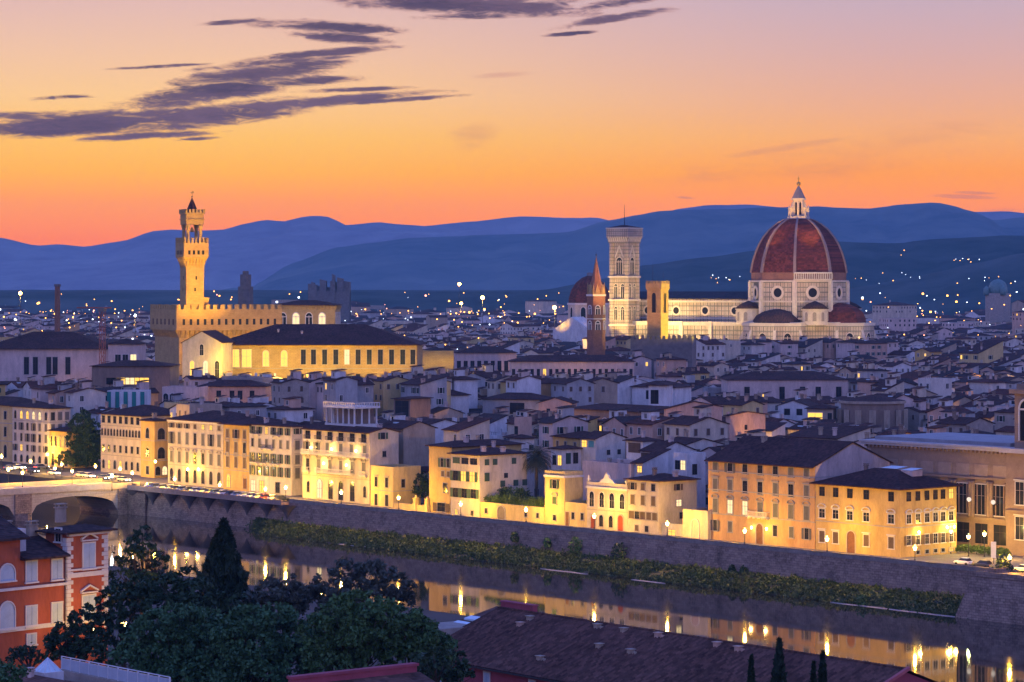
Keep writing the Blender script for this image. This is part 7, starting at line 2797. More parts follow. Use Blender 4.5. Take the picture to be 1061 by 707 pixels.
def build_town_house(d):
    r = random.Random(d['seed'])
    a, b, h, roof, pitch = d['a'], d['b'], d['h'], d['roof'], d['pitch']
    nch = 0 if roof == 'flat' and r.random() < .4 else r.choice([1, 1, 2, 2, 3])
    lits = r.random() < .22
    sk = r.random() < .16 and roof != 'flat'
    feat = f"{NUM[nch]} chimney{'s' if nch != 1 else ''}" if nch else 'bare terrace'
    base = f"{WN[d['wall']]} {RN[roof]} house, {feat},"
    if lits:
        base = base[:-1] + ', lit window,'
    elif sk:
        base = base[:-1] + ', skylight,'
    root = thing('house', unique_label(base, where(d['vx'], d['vy'])), 'house', d['o'], d['ang'], 'houses of the old town')
    place('wall', wall_mesh(a, b, h, roof, pitch, PL[d['wall']]), root)
    place('roof', roof_mesh(a, b, h, roof, pitch, TILES[d['tile']] if roof != 'flat' else DECK, r.uniform(.4, .8)), root)
    for i in range(nch):
        chimney(root, a, b, h, roof, pitch, r.uniform(.15, .85) * a, r.uniform(.2, .8) * b, r.randrange(4), r.randrange(4))
    if sk:
        x, y = r.uniform(.25, .75) * a, r.uniform(.15, .35) * b
        o = place('skylight', sky_mesh(), root, (x, y, roof_z(a, b, h, roof, pitch, x, y) + .1))
    if r.random() < .45:
        x, y = r.uniform(.3, .7) * a, r.uniform(.3, .7) * b
        place('aerial', dish_mesh(), root, (x, y, roof_z(a, b, h, roof, pitch, x, y)))
    if r.random() < .42 and roof != 'flat':
        # a rooftop room or terrace box breaking through the tiles
        rw, rd, rh = r.uniform(2.4, 4.0), r.uniform(2.4, 3.6), r.uniform(1.8, 2.6)
        x, y = r.uniform(.15, .85) * (a - rw), r.uniform(.25, .7) * (b - rd)
        z = roof_z(a, b, h, roof, pitch, x + rw / 2, y)
        key = ('room', d['seed'])
        rm = MB(); rm.box(0, rw, 0, rd, -1.2, rh, skip='b')
        ro = rm.build('roof_room', PL[r.choice(['white', 'ivory', 'cream', 'pink', 'salmon', 'grey'])], root, (x, y, z))
        rt = MB(); rt.loft([[(-.35, -.4, rh), (rw + .35, -.4, rh), (rw + .35, rd + .3, rh + .5), (-.35, rd + .3, rh + .5)], [(-.35, -.4, rh + .16), (rw + .35, -.4, rh + .16), (rw + .35, rd + .3, rh + .7), (-.35, rd + .3, rh + .7)]], cap_top=True, cap_bot=True)
        rt.build('room_roof', TILES[r.randrange(4)], ro)
        place('window', small_window(1.0, 1.2, r.choice([0, 2]), False), ro, (rw / 2, 0, rh - 1.6))
    elif roof == 'flat':
        rl = MB()
        for k in range(int(a / 1.2) + 1):
            rl.box(k * a / int(a / 1.2 + 1) - .03, k * a / int(a / 1.2 + 1) + .03, .1, .16, h + .9, h + 1.7, skip='b')
        rl.box(0, a, .08, .18, h + 1.7, h + 1.78)
        rl.build('railing', IRON, root)
    st = r.choice([0, 1, 2, 2, 0])
    wh, ww = r.uniform(1.4, 1.9), r.choice([1.0, 1.2])
    vis_h = d['vis'] / max(6.0, d['x1'] - d['x0']) * d['c'].y / F
    nrow = 1 if vis_h < 6.5 else 2 if vis_h < 10 else 3
    first = True
    for face, L in (('f', a), ('r', b)):
        n = max(1, int(L / r.uniform(2.8, 4.4)))
        if face == 'r' and r.random() < .35:
            n = max(0, n - 2)
        for k in range(nrow):
            z = h - 1.0 - wh - k * 3.5
            if z < 1:
                continue
            for i in range(n):
                if r.random() < .22:
                    continue
                on = lits and first and r.random() < .6
                if on:
                    first = False
                loc, rz = FACE(face, a, b)((i + .5) / n * L + r.uniform(-.3, .3), z)
                place('window', small_window(ww, wh, st, on), root, loc, rz)


for d in IND:
    build_town_house(d)

# everything else of the old town, and the suburbs out to the hills, as one mass
MASS_M = [PL[k] for k in ('cream', 'ivory', 'white', 'grey', 'salmon', 'pink', 'tan', 'stone')] + [TILE, TILE2, TILE3, DECK, GLASS, LIT]
WIDX = {k: i for i, k in enumerate(('cream', 'ivory', 'white', 'grey', 'salmon', 'pink', 'tan', 'stone'))}


def add_mass(mb, o, u, v, a, b, h, roof, pitch, wi, ti, r, win=True, lit=.07):
    def W(x, y, z):
        p = o + u * x + v * y
        return (p.x, p.y, z)
    base = [W(0, 0, -1), W(a, 0, -1), W(a, b, -1), W(0, b, -1)]
    top = [W(0, 0, h), W(a, 0, h), W(a, b, h), W(0, b, h)]
    for i in range(4):
        j = (i + 1) % 4
        mb.face([base[i], base[j], top[j], top[i]], wi)
    e = .5
    E = [W(-e, -e, h), W(a + e, -e, h), W(a + e, b + e, h), W(-e, b + e, h)]
    if roof == 'flat':
        mb.face([W(0, 0, h + .1), W(a, 0, h + .1), W(a, b, h + .1), W(0, b, h + .1)], 11)
    elif roof in ('gable_x', 'shed'):
        k = h + b / 2 * pitch
        r0, r1 = W(-.2, b / 2, k), W(a + .2, b / 2, k)
        mb.face([E[0], E[1], r1, r0], ti); mb.face([E[2], E[3], r0, r1], ti)
        mb.face([top[1], top[2], W(a, b / 2, k - .1)], wi); mb.face([top[3], top[0], W(0, b / 2, k - .1)], wi)
    elif roof == 'gable_y':
        k = h + a / 2 * pitch
        r0, r1 = W(a / 2, -.2, k), W(a / 2, b + .2, k)
        mb.face([E[1], E[2], r1, r0], ti); mb.face([E[3], E[0], r0, r1], ti)
        mb.face([top[0], top[1], W(a / 2, 0, k - .1)], wi); mb.face([top[2], top[3], W(a / 2, b, k - .1)], wi)
    else:
        k = h + min(a, b) / 2 * pitch
        m_ = min(a, b) / 2
        if a >= b:
            r0, r1 = W(m_, b / 2, k), W(a - m_, b / 2, k)
            mb.face([E[0], E[1], r1, r0], ti); mb.face([E[1], E[2], r1], ti); mb.face([E[2], E[3], r0, r1], ti); mb.face([E[3], E[0], r0], ti)
        else:
            r0, r1 = W(a / 2, m_, k), W(a / 2, b - m_, k)
            mb.face([E[0], E[1], r0], ti); mb.face([E[1], E[2], r1, r0], ti); mb.face([E[2], E[3], r1], ti); mb.face([E[3], E[0], r0, r1], ti)
    if roof != 'flat' and r.random() < .6:
        x, y = r.uniform(.2, .8) * a, r.uniform(.2, .8) * b
        z0, z1 = h, h + max(a, b) * pitch * .5 + 1.0
        w = .36
        q = [W(x - w, y - w, 0), W(x + w, y - w, 0), W(x + w, y + w, 0), W(x - w, y + w, 0)]
        mb.loft([[(p[0], p[1], z) for p in q] for z in (z0, z1)], wi, cap_top=True)
    if roof != 'flat' and r.random() < .4:
        w, l = r.uniform(2.2, 3.6), r.uniform(2.2, 3.4)
        x, y = r.uniform(.1, .9) * max(.1, a - w), r.uniform(.2, .7) * max(.1, b - l)
        z1 = h + min(a, b) * .5 * pitch * r.uniform(.7, 1.0) + 1.6
        q = [W(x, y, 0), W(x + w, y, 0), W(x + w, y + l, 0), W(x, y + l, 0)]
        mb.loft([[(p[0], p[1], z) for p in q] for z in (h, z1)], r.randrange(8))
        q2 = [W(x - .3, y - .3, z1), W(x + w + .3, y - .3, z1), W(x + w + .3, y + l + .3, z1 + .6), W(x - .3, y + l + .3, z1 + .6)]
        mb.face(q2, ti)
        mb.face([W(x + w * .3, y - .05, z1 - 1.3), W(x + w * .7, y - .05, z1 - 1.3), W(x + w * .7, y - .05, z1 - .3), W(x + w * .3, y - .05, z1 - .3)], 13 if r.random() < lit else 12)
    if win:
        for (fx, L, f) in ((0, a, 0), (1, b, 1)):
            n = max(1, int(L / 3.6))
            for kz in range(2 if h > 11 else 1):
                z = h - 2.8 - 3.6 * kz
                for i in range(n):
                    if r.random() < .25:
                        continue
                    c = (i + .5) / n * L
                    on = r.random() < lit
                    if f == 0:
                        q = [W(c - .6, -.06, z), W(c + .6, -.06, z), W(c + .6, -.06, z + 1.7), W(c - .6, -.06, z + 1.7)]
                    else:
                        q = [W(a + .06, c - .6, z), W(a + .06, c + .6, z), W(a + .06, c + .6, z + 1.7), W(a + .06, c - .6, z + 1.7)]
                    mb.face(q, 13 if on else 12)


def build_mass():
    r = random.Random(99)
    mb = MB()
    for d in REST:
        add_mass(mb, d['o'], d['u'], d['v'], d['a'], d['b'], d['h'], d['roof'], d['pitch'], WIDX.get(d['wall'], 0), 8 + d['tile'] % 3, r)
    kind(mb.build('old_town_roofs', MASS_M), 'stuff', 'dense mass of further old town houses between the nearer ones')
    mb = MB()
    Y = 1480.0
    while Y < 5000:
        k = 1.0 + (Y - 1500) / 2600
        step = 26 * k
        X = -.215 * Y
        while X < .215 * Y:
            a, b = r.uniform(11, 24) * k, r.uniform(11, 19) * k
            h = r.uniform(10, 19) + (r.uniform(0, 9) if r.random() < .25 else 0)
            if r.random() < .025 and Y > 2000:
                h += r.uniform(8, 20)
            yy = Y + r.uniform(-9, 9) * k
            xx = X + r.uniform(-4, 4)
            X += a + r.uniform(1, 12) * k
            if xx * 1.0 == 0 or any((xx - e[0]) ** 2 + (yy - e[1]) ** 2 < (e[2] + 10) ** 2 for e in EXTRA):
                continue
            if yy > 3380 and xx > .028 * yy:
                continue
            s_, t_ = st_of((xx, yy))
            if t_ < 1175:
                continue
            ang = ANG + R((fbm(xx * .002, yy * .002, 5, 2) - .5) * 140)
            u = Vector((math.cos(ang), math.sin(ang), 0)); v = Vector((-u.y, u.x, 0))
            px, py = px_of((xx, yy, h + 3))
            bad = False
            for (k0, k1, kt, kb, kY) in KEEP:
                if yy < kY and px + a * F / yy * .6 > k0 and px - a * F / yy * .6 < k1 and py < kb:
                    bad = True
            if bad:
                continue
            py2 = HY + F * (CAMZ - h - 3) / yy
            if py2 < 301:
                h = CAMZ - (301 - HY) * yy / F - 4
            add_mass(mb, Vector((xx, yy, 0)), u, v, a, b, h, r.choice(['hip', 'gable_x', 'flat', 'hip', 'gable_y']), .25, r.randrange(8), r.choice([8, 9, 10]), r, Y < 2600, .05)
        Y += step
    kind(mb.build('distant_suburbs', MASS_M), 'stuff', 'far suburbs spreading over the plain to the foot of the hills')
    # points of light out on the plain
    cols = [emit('far_light_amber', (1.0, .42, .07), 9), emit('far_light_white', (.75, .85, 1.0), 7), emit('far_light_rose', (1.0, .35, .2), 7)]
    mb = MB()
    for i in range(1150):
        q = r.random() if i % 5 < 3 else r.uniform(.82, 1.0)
        Yl = 1500 + 1900 * q ** .6
        px = r.uniform(-20, 1080)
        X = (px - CX) * Yl / F
        z = r.uniform(6, 26) if i % 6 else r.uniform(20, 48)
        w = r.uniform(.14, .42) * Yl / 2400
        if i % 9 == 0:
            w *= 1.7
        if z + 0 > CAMZ - 2:
            continue
        mi = 0 if r.random() < .68 else 1 if r.random() < .7 else 2
        mb.box(X - w, X + w, Yl - w, Yl + w, z, z + 2 * w, mi)
    # villages on the far slopes
    for (vx, vy, n, sx, sy) in ((1000, 270, 9, 7, 1.2), (745, 289, 9, 10, 2), (905, 288, 8, 30, 4), (985, 290, 12, 40, 4), (868, 290, 6, 8, 2.5), (940, 262, 2, 20, 4)):
        for i in range(n):
            px, py = r.gauss(vx, sx), r.gauss(vy, sy)
            Yl = 3460 if py > 288 else 3640 if py > 276 else 3850
            p = at(px, min(py, 294), Yl)
            w = r.uniform(.22, .45)
            mb.box(p.x - w, p.x + w, p.y - w, p.y + w, p.z, p.z + 2 * w, 1 if r.random() < .6 else 0)
    kind(mb.build('distant_lights', cols), 'stuff', 'countless tiny lamps out on the plain and the far slopes')


build_mass()

# bright lamps on masts across the town
for px, py, Y, lab, k in ((21, 304, 1900, 'brightest amber floodlight on a mast far out at the photo edge', 1), (60.5, 301.5, 2100, 'amber floodlight on a mast beside the brick chimney top', .9), (478, 314.5, 2300, 'lower of two amber floodlights on masts far behind the old town', .8), (500, 308.6, 2400, 'upper and brighter of two amber floodlights on masts far behind the old town', 1.1),
                          (574.6, 318.8, 2000, 'amber floodlight on a mast beside the domed chapel', 1.1), (140, 327, 1700, 'small white floodlight on a mast between crane and palace', .5), (476, 294.5, 3500, 'farthest amber floodlight near the foot of the hills', .9)):
    p = at(px, py, Y)
    root = thing('light_mast', lab, 'floodlight', (p.x, p.y, 0), 0, 'light masts across the town')
    MB().tube((0, 0, 0), (0, 0, p.z - .4), .3, .15, 6).build('post', IRON, root)
    w = 1.25 * k * Y / 2200
    MB().lathe([(.3 * w, p.z - w), (w, p.z - .4 * w), (w, p.z + .4 * w), (.3 * w, p.z + w)], 10).build('lamp_head', emit('mast_glow_white', (.85, .95, 1), 60) if Y == 1700 else emit('mast_glow', (1.0, .42, .06), 70), root)
    point_light(root, (0, -2, p.z), 26000 * k, (1.0, .55, .15), .5)

# warm light of hidden street lamps between the houses
_rl = random.Random(5)
_n = 0
while _n < 150:
    t = 95 + 860 * _rl.random() ** 1.2
    px = _rl.uniform(10, 1050)
    p = ST(S_at(px, t), t)
    if hits_footprint(p.x, p.y, 1.0):
        continue
    inside = False
    for d in HS:
        q = p - d['o']
        x, y = q.dot(d['u']), q.dot(d['v'])
        if -.6 < x < d['a'] + .6 and -.6 < y < d['b'] + .6:
            inside = True
            break
    if inside:
        continue
    _n += 1
    point_light(None, (p.x, p.y, 5.5), _rl.uniform(2000, 8000), (1.0, .50, .08), .3)
for px, py, Y, w in ((238, 378, 1038, 9000), (215, 384, 1030, 7000), (200, 372, 1018, 4000), (285, 385, 1045, 22000), (330, 386, 1042, 22000), (375, 386, 1042, 20000), (415, 386, 1042, 18000), (450, 384, 1138, 26000), (248, 366, 1040, 9000), (436, 380, 1120, 9000)):
    p = at(px, py, Y)
    point_light(None, (p.x, p.y - 4, max(6, p.z)), w * .75, (1.0, .62, .04), .5)
for (px, py, Y) in ((600, 352, 1150), (820, 352, 1500), (875, 377, 1150), (905, 370, 1300), (985, 385, 1100), (1030, 372, 1200), (955, 345, 1700), (1000, 348, 1600), (1040, 312, 2200), (515, 398, 950), (505, 340, 1400), (395, 335, 1500), (380, 340, 1350), (60, 330, 1500), (100, 330, 1400)):
    p = at(px, py, Y)
    point_light(None, (p.x, p.y, min(9, max(7, p.z))), 12000 * (Y / 1300), (1.0, .58, .16), .5)

# ------------------------------------------------------------------ the near bank: red palazzo, trees, roofs
def terrain_z(p):
    t = st_of(p)[1]
    pr = [(-480, 30), (-330, 14), (-200, 4), (-RIVER_W - 16, .2)]
    if t >= pr[-1][0]:
        return .2
    for (a, za), (b, zb) in zip(pr, pr[1:]):
        if t <= b:
            return za + (zb - za) * max(0, (t - a) / (b - a))
    return .2


def red_palazzo():
    Y0 = 330.0
    ang = R(-40)
    o, a, b, h, _ = frame_any(69, Y0, 47.5, 111.5, 553.5, ang)
    root = thing('red_palazzo', 'red orange palazzo with white quoins and pale blue shutters on the near bank', 'palazzo', o, ang)
    u = Vector((math.cos(ang), math.sin(ang), 0)); v = Vector((-u.y, u.x, 0))
    c = o + u * a

    def D(px):
        k = (px - CX) / F
        return (k * c.y - c.x) / (v.x - k * v.y)

    def Z(px, py):
        return CAMZ - (py - HY) * (c.y + v.y * D(px)) / F
    red = PL['red']
    m = MB(); m.box(0, a, 0, b, -8, h, skip='tb'); m.build('wall', red, root)
    place('roof', roof_mesh(a, b, h, 'hip', .30, TILE2, .9), root)
    dB = D(21.5)
    hB = Z(69, 575.5)
    m = MB(); m.box(a - 13, a - .12, dB, -.01, -8, hB, skip='tb'); m.build('wall', red, root)
    r = MB(); r.loft([[(x, y, z) for x, z in ((a + .75, hB - .1), (a + .75, hB + .12), (a - 6, hB + 2.5), (a - 13, hB + 2.5), (a - 13, hB - .1))] for y in (-.02, dB + .02)], cap_top=True, cap_bot=True)
    r.build('roof', TILE2, root)
    hC = Z(21.5, 558)
    m = MB(); m.box(a - 13.2, a - .1, dB - 14, dB, -8, hC, skip='tb'); m.build('wall', red, root)
    r = MB(); r.loft([[(x, y, z) for x, z in ((a + .8, hC - .1), (a + .8, hC + .14), (a - 6, hC + 3.0), (a - 13, hC + .2), (a - 13, hC - .1))] for y in (dB + .7, dB - 14.5)], cap_top=True, cap_bot=True)
    r.build('roof', TILE2, root)
    m = MB(); m.box(a - 13, a - 1.2, dB + .9, dB + 1.8, hB + .2, hB + 3.4); m.build('party_wall', PL['white'], root)
    m = MB(); m.box(a - 9.5, a - 4.5, dB + 1.9, dB + 4.2, hB + .5, hB + 2.9); m.build('attic_room', DARK_TRIM, root)
    for x, y, z in ((a - 5.5, dB + 2.4, hB + 2.4), (a - 5.0, -1.0, hB + 2.2), (a - 4, b * .4, h + 1.6)):
        place('chimney', chim_mesh(1)[0], root, (x, y, z + .2))
    # windows
    def win(px, y0, y1, w, style, sh=BLUESH, off=0.0, lit=None):
        z0, z1 = Z(px, y1), Z(px, y0)
        x_ = a - off
        fr, pa, sm_, bars = win_meshes(w, z1 - z0 - (w / 2 if style == 'arch' else 0), style, sh, PALE_TRIM, lit)
        o_ = place('window', fr, root, (x_, D(px), z0), R(90))
        if sm_ is not None and style != 'arch':
            place('shutters', sm_, o_)
        else:
            place('pane', mat_pane(pa), o_)
        return o_

    def mat_pane(pa):
        q = pa.copy(); q.materials.clear(); q.materials.append(BLUESH); return q
    win(91.8, 563, 589, 1.75, 'gable'); win(91.8, 617, 643, 1.9, 'gable')
    for px in (33, 59.5):
        win(px, 581.5 if px < 40 else 580, 603 if px < 40 else 600.5, 1.5, 'plain', off=.12)
        win(px, 628.5 if px < 40 else 625, 649 if px < 40 else 644.5, 1.5, 'plain', off=.12)
    win(33, 657.5, 668, 1.25, 'plain', off=.12)
    win(8, 585, 602, 2.1, 'arch', None, off=.1); win(8, 624, 652, 2.1, 'arch', None, off=.1)
    # small window in the flank of the tower wing above the lower roof
    window(root, 'f', a, b, a * .62, Z(69, 562), .95, 1.5, 'plain', None, PALE_TRIM)
    # bands and quoins
    def band(pa_, pb_, py, hgt=.45, d=.14, off=0.0):
        m = MB(); y0, y1 = D(pa_), D(pb_)
        m.box(a - off, a - off + d, y0, y1, Z(69, py), Z(69, py) + hgt); m.build('string_course', PALE_TRIM, root)
    band(69, 111.5, 599.5, .55); band(69, 111.5, 592.5, .22); band(69, 111.5, 556, .5, .5)
    band(-10, 68.9, 648, .5, .14, .1); band(-10, 68.9, 606, .3, .3, .1)
    band(69, 111.5, 648, .5)
    for y0, y1 in ((0, .75), (b - .75, b)):
        k = 0
        z = Z(69, 655)
        q = MB()
        while z < h - .5:
            w = .95 if k % 2 else .6
            ya, yb_ = (y0, y0 + w) if y0 == 0 else (b - w, b)
            q.box(a, a + .1, ya, yb_, z, z + .46)
            q.box(a - (.6 if k % 2 else .9), a, -.1, 0, z, z + .46) if y0 == 0 else None
            z += .5; k += 1
        q.build('quoin_pattern', PALE_TRIM, root)
    m = MB(); m.tube((a + .12, -.35, Z(69, 660)), (a + .12, -.35, hB), .07, .07, 6); m.build('drainpipe', IRON, root)
    q = c + v * D(62) + u * 5.5
    street_lamp('warm courtyard lamp in front of the red palazzo, half hidden by dark trees', (q.x, q.y, Z(62, 672)), 2.4, 330, False, 'lamps on the near bank')
    q = c + v * D(98) + u * 5.0
    street_lamp('warm lamp at the tower wing of the red palazzo, behind the dark trees', (q.x, q.y, Z(98, 668)), 2.4, 230, False, 'lamps on the near bank')


red_palazzo()


def near_tree(name, lab, px, Y, crowns, leaf, seed, size=.34, per=24, sub=26, tuft=.16, flat=.85):
    g = random.Random(seed)
    p0 = at(px, 400, Y)
    zt = terrain_z(p0)
    base = Vector((p0.x, p0.y, zt))
    lobes = []
    for cx_, cy_, r in crowns:
        p = at(cx_, cy_, Y)
        lobes.append((p.x - base.x, g.uniform(-1.6, 1.6), p.z - zt, r, r * 1.05, r * flat))
    lobes.sort(key=lambda q: math.hypot(q[0], q[1]))
    th = max(2.5, min(l[2] for l in lobes) - 1)
    return tree(name, lab, base, th, .42, lobes, LEAF[leaf], size, per, seed=seed, sub=sub, tuft=tuft)


p = at(232, 540, 330); zt = terrain_z(p)
cypress('tall pointed dark cypress between the river reflections and the round oaks', Vector((p.x, p.y, zt)), p.z - zt, 3.5, 41, n=9000, size=.46)
near_tree('birch_tree', 'feathery loose dark tree with river light showing through it', 147, 338,
          [(147, 553, 1.0), (139, 565, 1.2), (156, 566, 1.3), (166, 579, 1.3), (131, 580, 1.3), (147, 577, 1.7), (151, 592, 1.8), (171, 593, 1.4), (128, 596, 1.6), (160, 605, 1.9), (140, 608, 1.8)], 'dark', 42, .34, 16, 16, .3)
near_tree('dark_tree', 'dark bushy tree in front of the red palazzo courtyard', 72, 312, [(70, 655, 1.5), (80, 647, 1.6), (60, 664, 1.3), (84, 662, 1.8), (70, 674, 2.0), (56, 676, 1.3), (90, 676, 2.0)], 'dark', 43)
near_tree('dark_tree', 'wide dark tree at the foot of the feathery tree', 128, 322, [(105, 632, 1.9), (122, 618, 2.0), (140, 613, 2.1), (112, 652, 2.3), (135, 640, 2.4), (158, 620, 2.2), (98, 664, 1.8)], 'dark', 44)
near_tree('dark_tree', 'dense dark tree directly in front of the tall cypress', 190, 318, [(176, 610, 2.0), (192, 602, 2.0), (205, 615, 2.2), (168, 632, 2.4), (190, 630, 2.4), (220, 630, 2.4), (240, 640, 2.2), (250, 625, 1.6)], 'dark', 45)
near_tree('oak_tree', 'large round green oak crown beside the white railing', 172, 285, [(150, 668, 2.5), (166, 652, 2.3), (186, 645, 2.3), (206, 652, 2.4), (217, 668, 2.3), (137, 690, 2.5), (165, 688, 3.0), (196, 682, 3.0), (222, 692, 2.5), (180, 704, 3.0)], 'oak', 46, .28, 40, 34)
near_tree('oak_tree', 'round green oak crown in the middle of the near grove, next to the railing oak', 270, 282, [(243, 660, 2.3), (260, 648, 2.4), (282, 646, 2.4), (302, 656, 2.4), (316, 672, 2.2), (240, 685, 2.6), (268, 678, 2.8), (298, 684, 2.8), (270, 702, 2.8)], 'oak', 47, .28, 40, 34)
near_tree('oak_tree', 'tallest green oak crown of the near grove above the magenta verge', 362, 276, [(335, 652, 2.2), (352, 638, 2.2), (372, 634, 2.3), (390, 643, 2.3), (335, 678, 2.5), (362, 662, 2.8), (390, 668, 2.6), (350, 694, 2.7), (378, 688, 2.5)], 'broad', 48, .28, 40, 34)
near_tree('oak_tree', 'green oak crown at the outer end of the grove, near the long tiled roof', 430, 279, [(404, 640, 2.0), (420, 648, 2.2), (436, 660, 2.2), (450, 675, 2.1), (412, 668, 2.5), (432, 685, 2.5), (462, 692, 1.8)], 'broad', 49, .28, 40, 34)
near_tree('plum_tree', 'dark purplish tree rising behind the oaks beside the river reflections', 365, 328, [(325, 622, 2.2), (342, 608, 2.2), (362, 598, 2.2), (384, 596, 2.1), (402, 605, 2.2), (416, 618, 2.0), (350, 628, 2.4), (385, 620, 2.4)], 'plum', 50, .34, 26, 28)
near_tree('plum_tree', 'smaller purplish tree between the cypress and the taller purplish tree', 284, 326, [(266, 628, 2.0), (280, 614, 2.0), (298, 610, 2.0), (310, 620, 1.8), (290, 632, 2.2)], 'plum', 51, .34, 26, 28)
near_tree('dark_tree', 'low dark bush crown in front of the long tiled roof end', 452, 258, [(437, 694, 1.6), (452, 684, 1.6), (468, 690, 1.5), (478, 702, 1.4), (455, 704, 1.8)], 'dark', 52, .3)
near_tree('olive_tree', 'grey green shrub at the bottom corner beside the glass pyramid roof', 6, 178, [(2, 700, .9), (12, 705, .8), (-6, 694, 1.0)], 'oak', 53, .2, 26, 60)
near_tree('garden_bush', 'small dark bush against the foot of the red palazzo arch', 28, 300, [(24, 678, .9), (33, 674, .8), (15, 680, 1.0), (38, 682, .9)], 'dark', 54, .26)
for px, py, r, lab, sd in ((807.5, 663, 1.25, 'tallest of the small cypresses before the long tiled roof', 61), (778.5, 681.5, .75, 'smallest cypress tip standing just left of the tallest small cypress', 62), (852.5, 676.5, .85, 'middle sized slim cypress at the far side of the small cypress group', 63), (843, 688, .6, 'thin cypress tip touching the middle sized slim cypress', 64)):
    p = at(px, py, 235); zt = terrain_z(p)
    cypress(lab, Vector((p.x, p.y, zt)), p.z - zt, r, sd, 'small cypresses before the long tiled roof', 3200, .24)


def near_roofs():
    # long tiled roof parallel to the river
    A0 = at(516, 630.5, 342.0)
    B0 = at(940, 693.5, 287.0)
    d = Vector((B0.x - A0.x, B0.y - A0.y, 0)); L = d.length; ang = math.atan2(d.y, d.x)
    zr = (A0.z + B0.z) / 2
    root = thing('long_house', 'long magenta walled house under a wide tiled roof on the near bank', 'house', (A0.x, A0.y, 0), ang)
    W, drop = 12.6, 4.7
    pit = drop / W
    MAG = mat('magenta_plaster', (.34, .075, .10), .9, .2, .5, bump=.1)
    m = MB(); m.box(.4, L - .4, -W + .9, W - .9, -6, zr - drop + .2, skip='tb')
    m.face([(.4, -W + .9, zr - drop + .2), (.4, 0, zr - .25), (.4, W - .9, zr - drop + .2)]); m.face([(L - .4, -W + .9, zr - drop + .2), (L - .4, W - .9, zr - drop + .2), (L - .4, 0, zr - .25)])
    m.build('wall', MAG, root)
    # tiles: corrugated courses
    nc = int(L / .115); nr = 34
    xs = np.linspace(0, L, nc + 1)
    cor = .085 * np.array([0, 1, .2, -.9])[np.arange(nc + 1) % 4]
    wob = np.array([fbm(x * .5, 0, 4, 2) for x in xs]) * .10
    P = []
    rows = []
    for k in range(nr + 1):
        q = k / nr
        y = -W * q
        for s_ in ((0, 1) if 0 < k < nr else (0,)):
            z = zr - drop * q + cor + (.035 if s_ else 0) + np.array([fbm(x * .22, q * 6, 6, 2) for x in xs]) * .12
            rows.append(np.stack([xs, np.full_like(xs, y - (.01 if s_ == 0 else 0)), z], axis=1))
    qs = []
    for r0, r1 in zip(rows, rows[1:]):
        qs.append(np.stack([r0[:-1], r1[:-1], r1[1:], r0[1:]], axis=1))
    tl = bpy.data.objects.new('roof', quad_mesh('roof', np.concatenate(qs), TILE_NEAR))
    C.objects.link(tl); tl.parent = root
    m = MB(); m.face([(0, 0, zr + .02), (L, 0, zr + .02), (L, W, zr - drop), (0, W, zr - drop)]); m.face([(0, -W, zr - drop - .1), (L, -W, zr - drop - .1), (L, W, zr - drop - .1), (0, W, zr - drop - .1)]); m.build('far_roof_slope', TILE_NEAR, root)
    m = MB()
    for i in range(int(L / .42)):
        m.tube((i * .42, 0, zr + .05), (i * .42 + .44, 0, zr + .09), .14, .16, 6)
    m.build('ridge_tile_pattern', TILE_NEAR, root)
    m = MB(); m.box(0, L, -W - .12, -W + .02, zr - drop - .22, zr - drop - .04); m.build('gutter', IRON, root)
    m = MB()
    pts = [(-W - .2, zr - drop - .25), (0, zr + .02), (0, zr + .34), (-W - .2, zr - drop + .1)]
    m.loft([[(x, y, z) for y, z in pts] for x in (L + .02, L + .45)], cap_top=True, cap_bot=True)
    m.build('verge', mat('verge_plaster', (.46, .12, .12), .85, .2, .6), root)
    # little vents and hatches on the slope
    for i, (px, py) in enumerate(((539, 649), (619, 650.5), (646.5, 655), (682, 660), (621, 671), (653.5, 677), (743, 669.5), (559.5, 684), (549, 642.5), (765, 674))):
        k = (px - CX) / F
        u = Vector((math.cos(ang), math.sin(ang), 0)); v = Vector((-u.y, u.x, 0))
        # ray meets the slope z = zr + pit * y (y local, negative towards the camera)
        best = None
        for y10 in range(0, 130):
            y = -y10 / 10
            # x on the ray
            cx0 = A0.x + v.x * y; cy0 = A0.y + v.y * y
            x = (k * cy0 - cx0) / (u.x - k * u.y)
            pz = zr + pit * y
            e = abs(HY + F * (CAMZ - pz) / (cy0 + u.y * x) - py)
            if best is None or e < best[0]:
                best = (e, x, y, pz)
        m = MB(); m.box(-.34, .34, -.30, .30, -.3, .42, skip='b'); m.box(-.46, .46, -.42, .42, .42, .50)
        if i % 2:
            m.box(.4, .9, -.16, .16, -.3, .25, skip='b')
        m.build('vent', PL['tan'] if i % 3 else PL['salmon'], root, (best[1], best[2], best[3]))
    for x, w in ((4.6, 1.0), (13.5, 1.0), (22, 1.0)):
        o_ = window(root, 'f', L, W, x, zr - drop - 2.9, w, 2.2, 'plain', BLUESH, PALE_TRIM); o_.location.y = -W + .9
    m = MB(); m.box(.2, 6.5, .3, 1.0, zr - 1.2, zr + .75); m.box(.1, 6.6, .2, 1.1, zr + .75, zr + .9); m.build('parapet', MAG, root)
    # stone annex at the river end
    m = MB(); m.box(-5.2, .38, -9.0, 3.5, -6, zr - 1.9, skip='b'); m.build('annex_wall', PL['stone'], root)
    m = MB(); m.loft([[(x, y, z) for y, z in ((-9.4, zr - 3.9), (-9.4, zr - 3.65), (4, zr - .55), (4, zr - 1.9))] for x in (-5.5, .36)], cap_top=True, cap_bot=True); ar = m.build('annex_roof', TILE_NEAR, root)
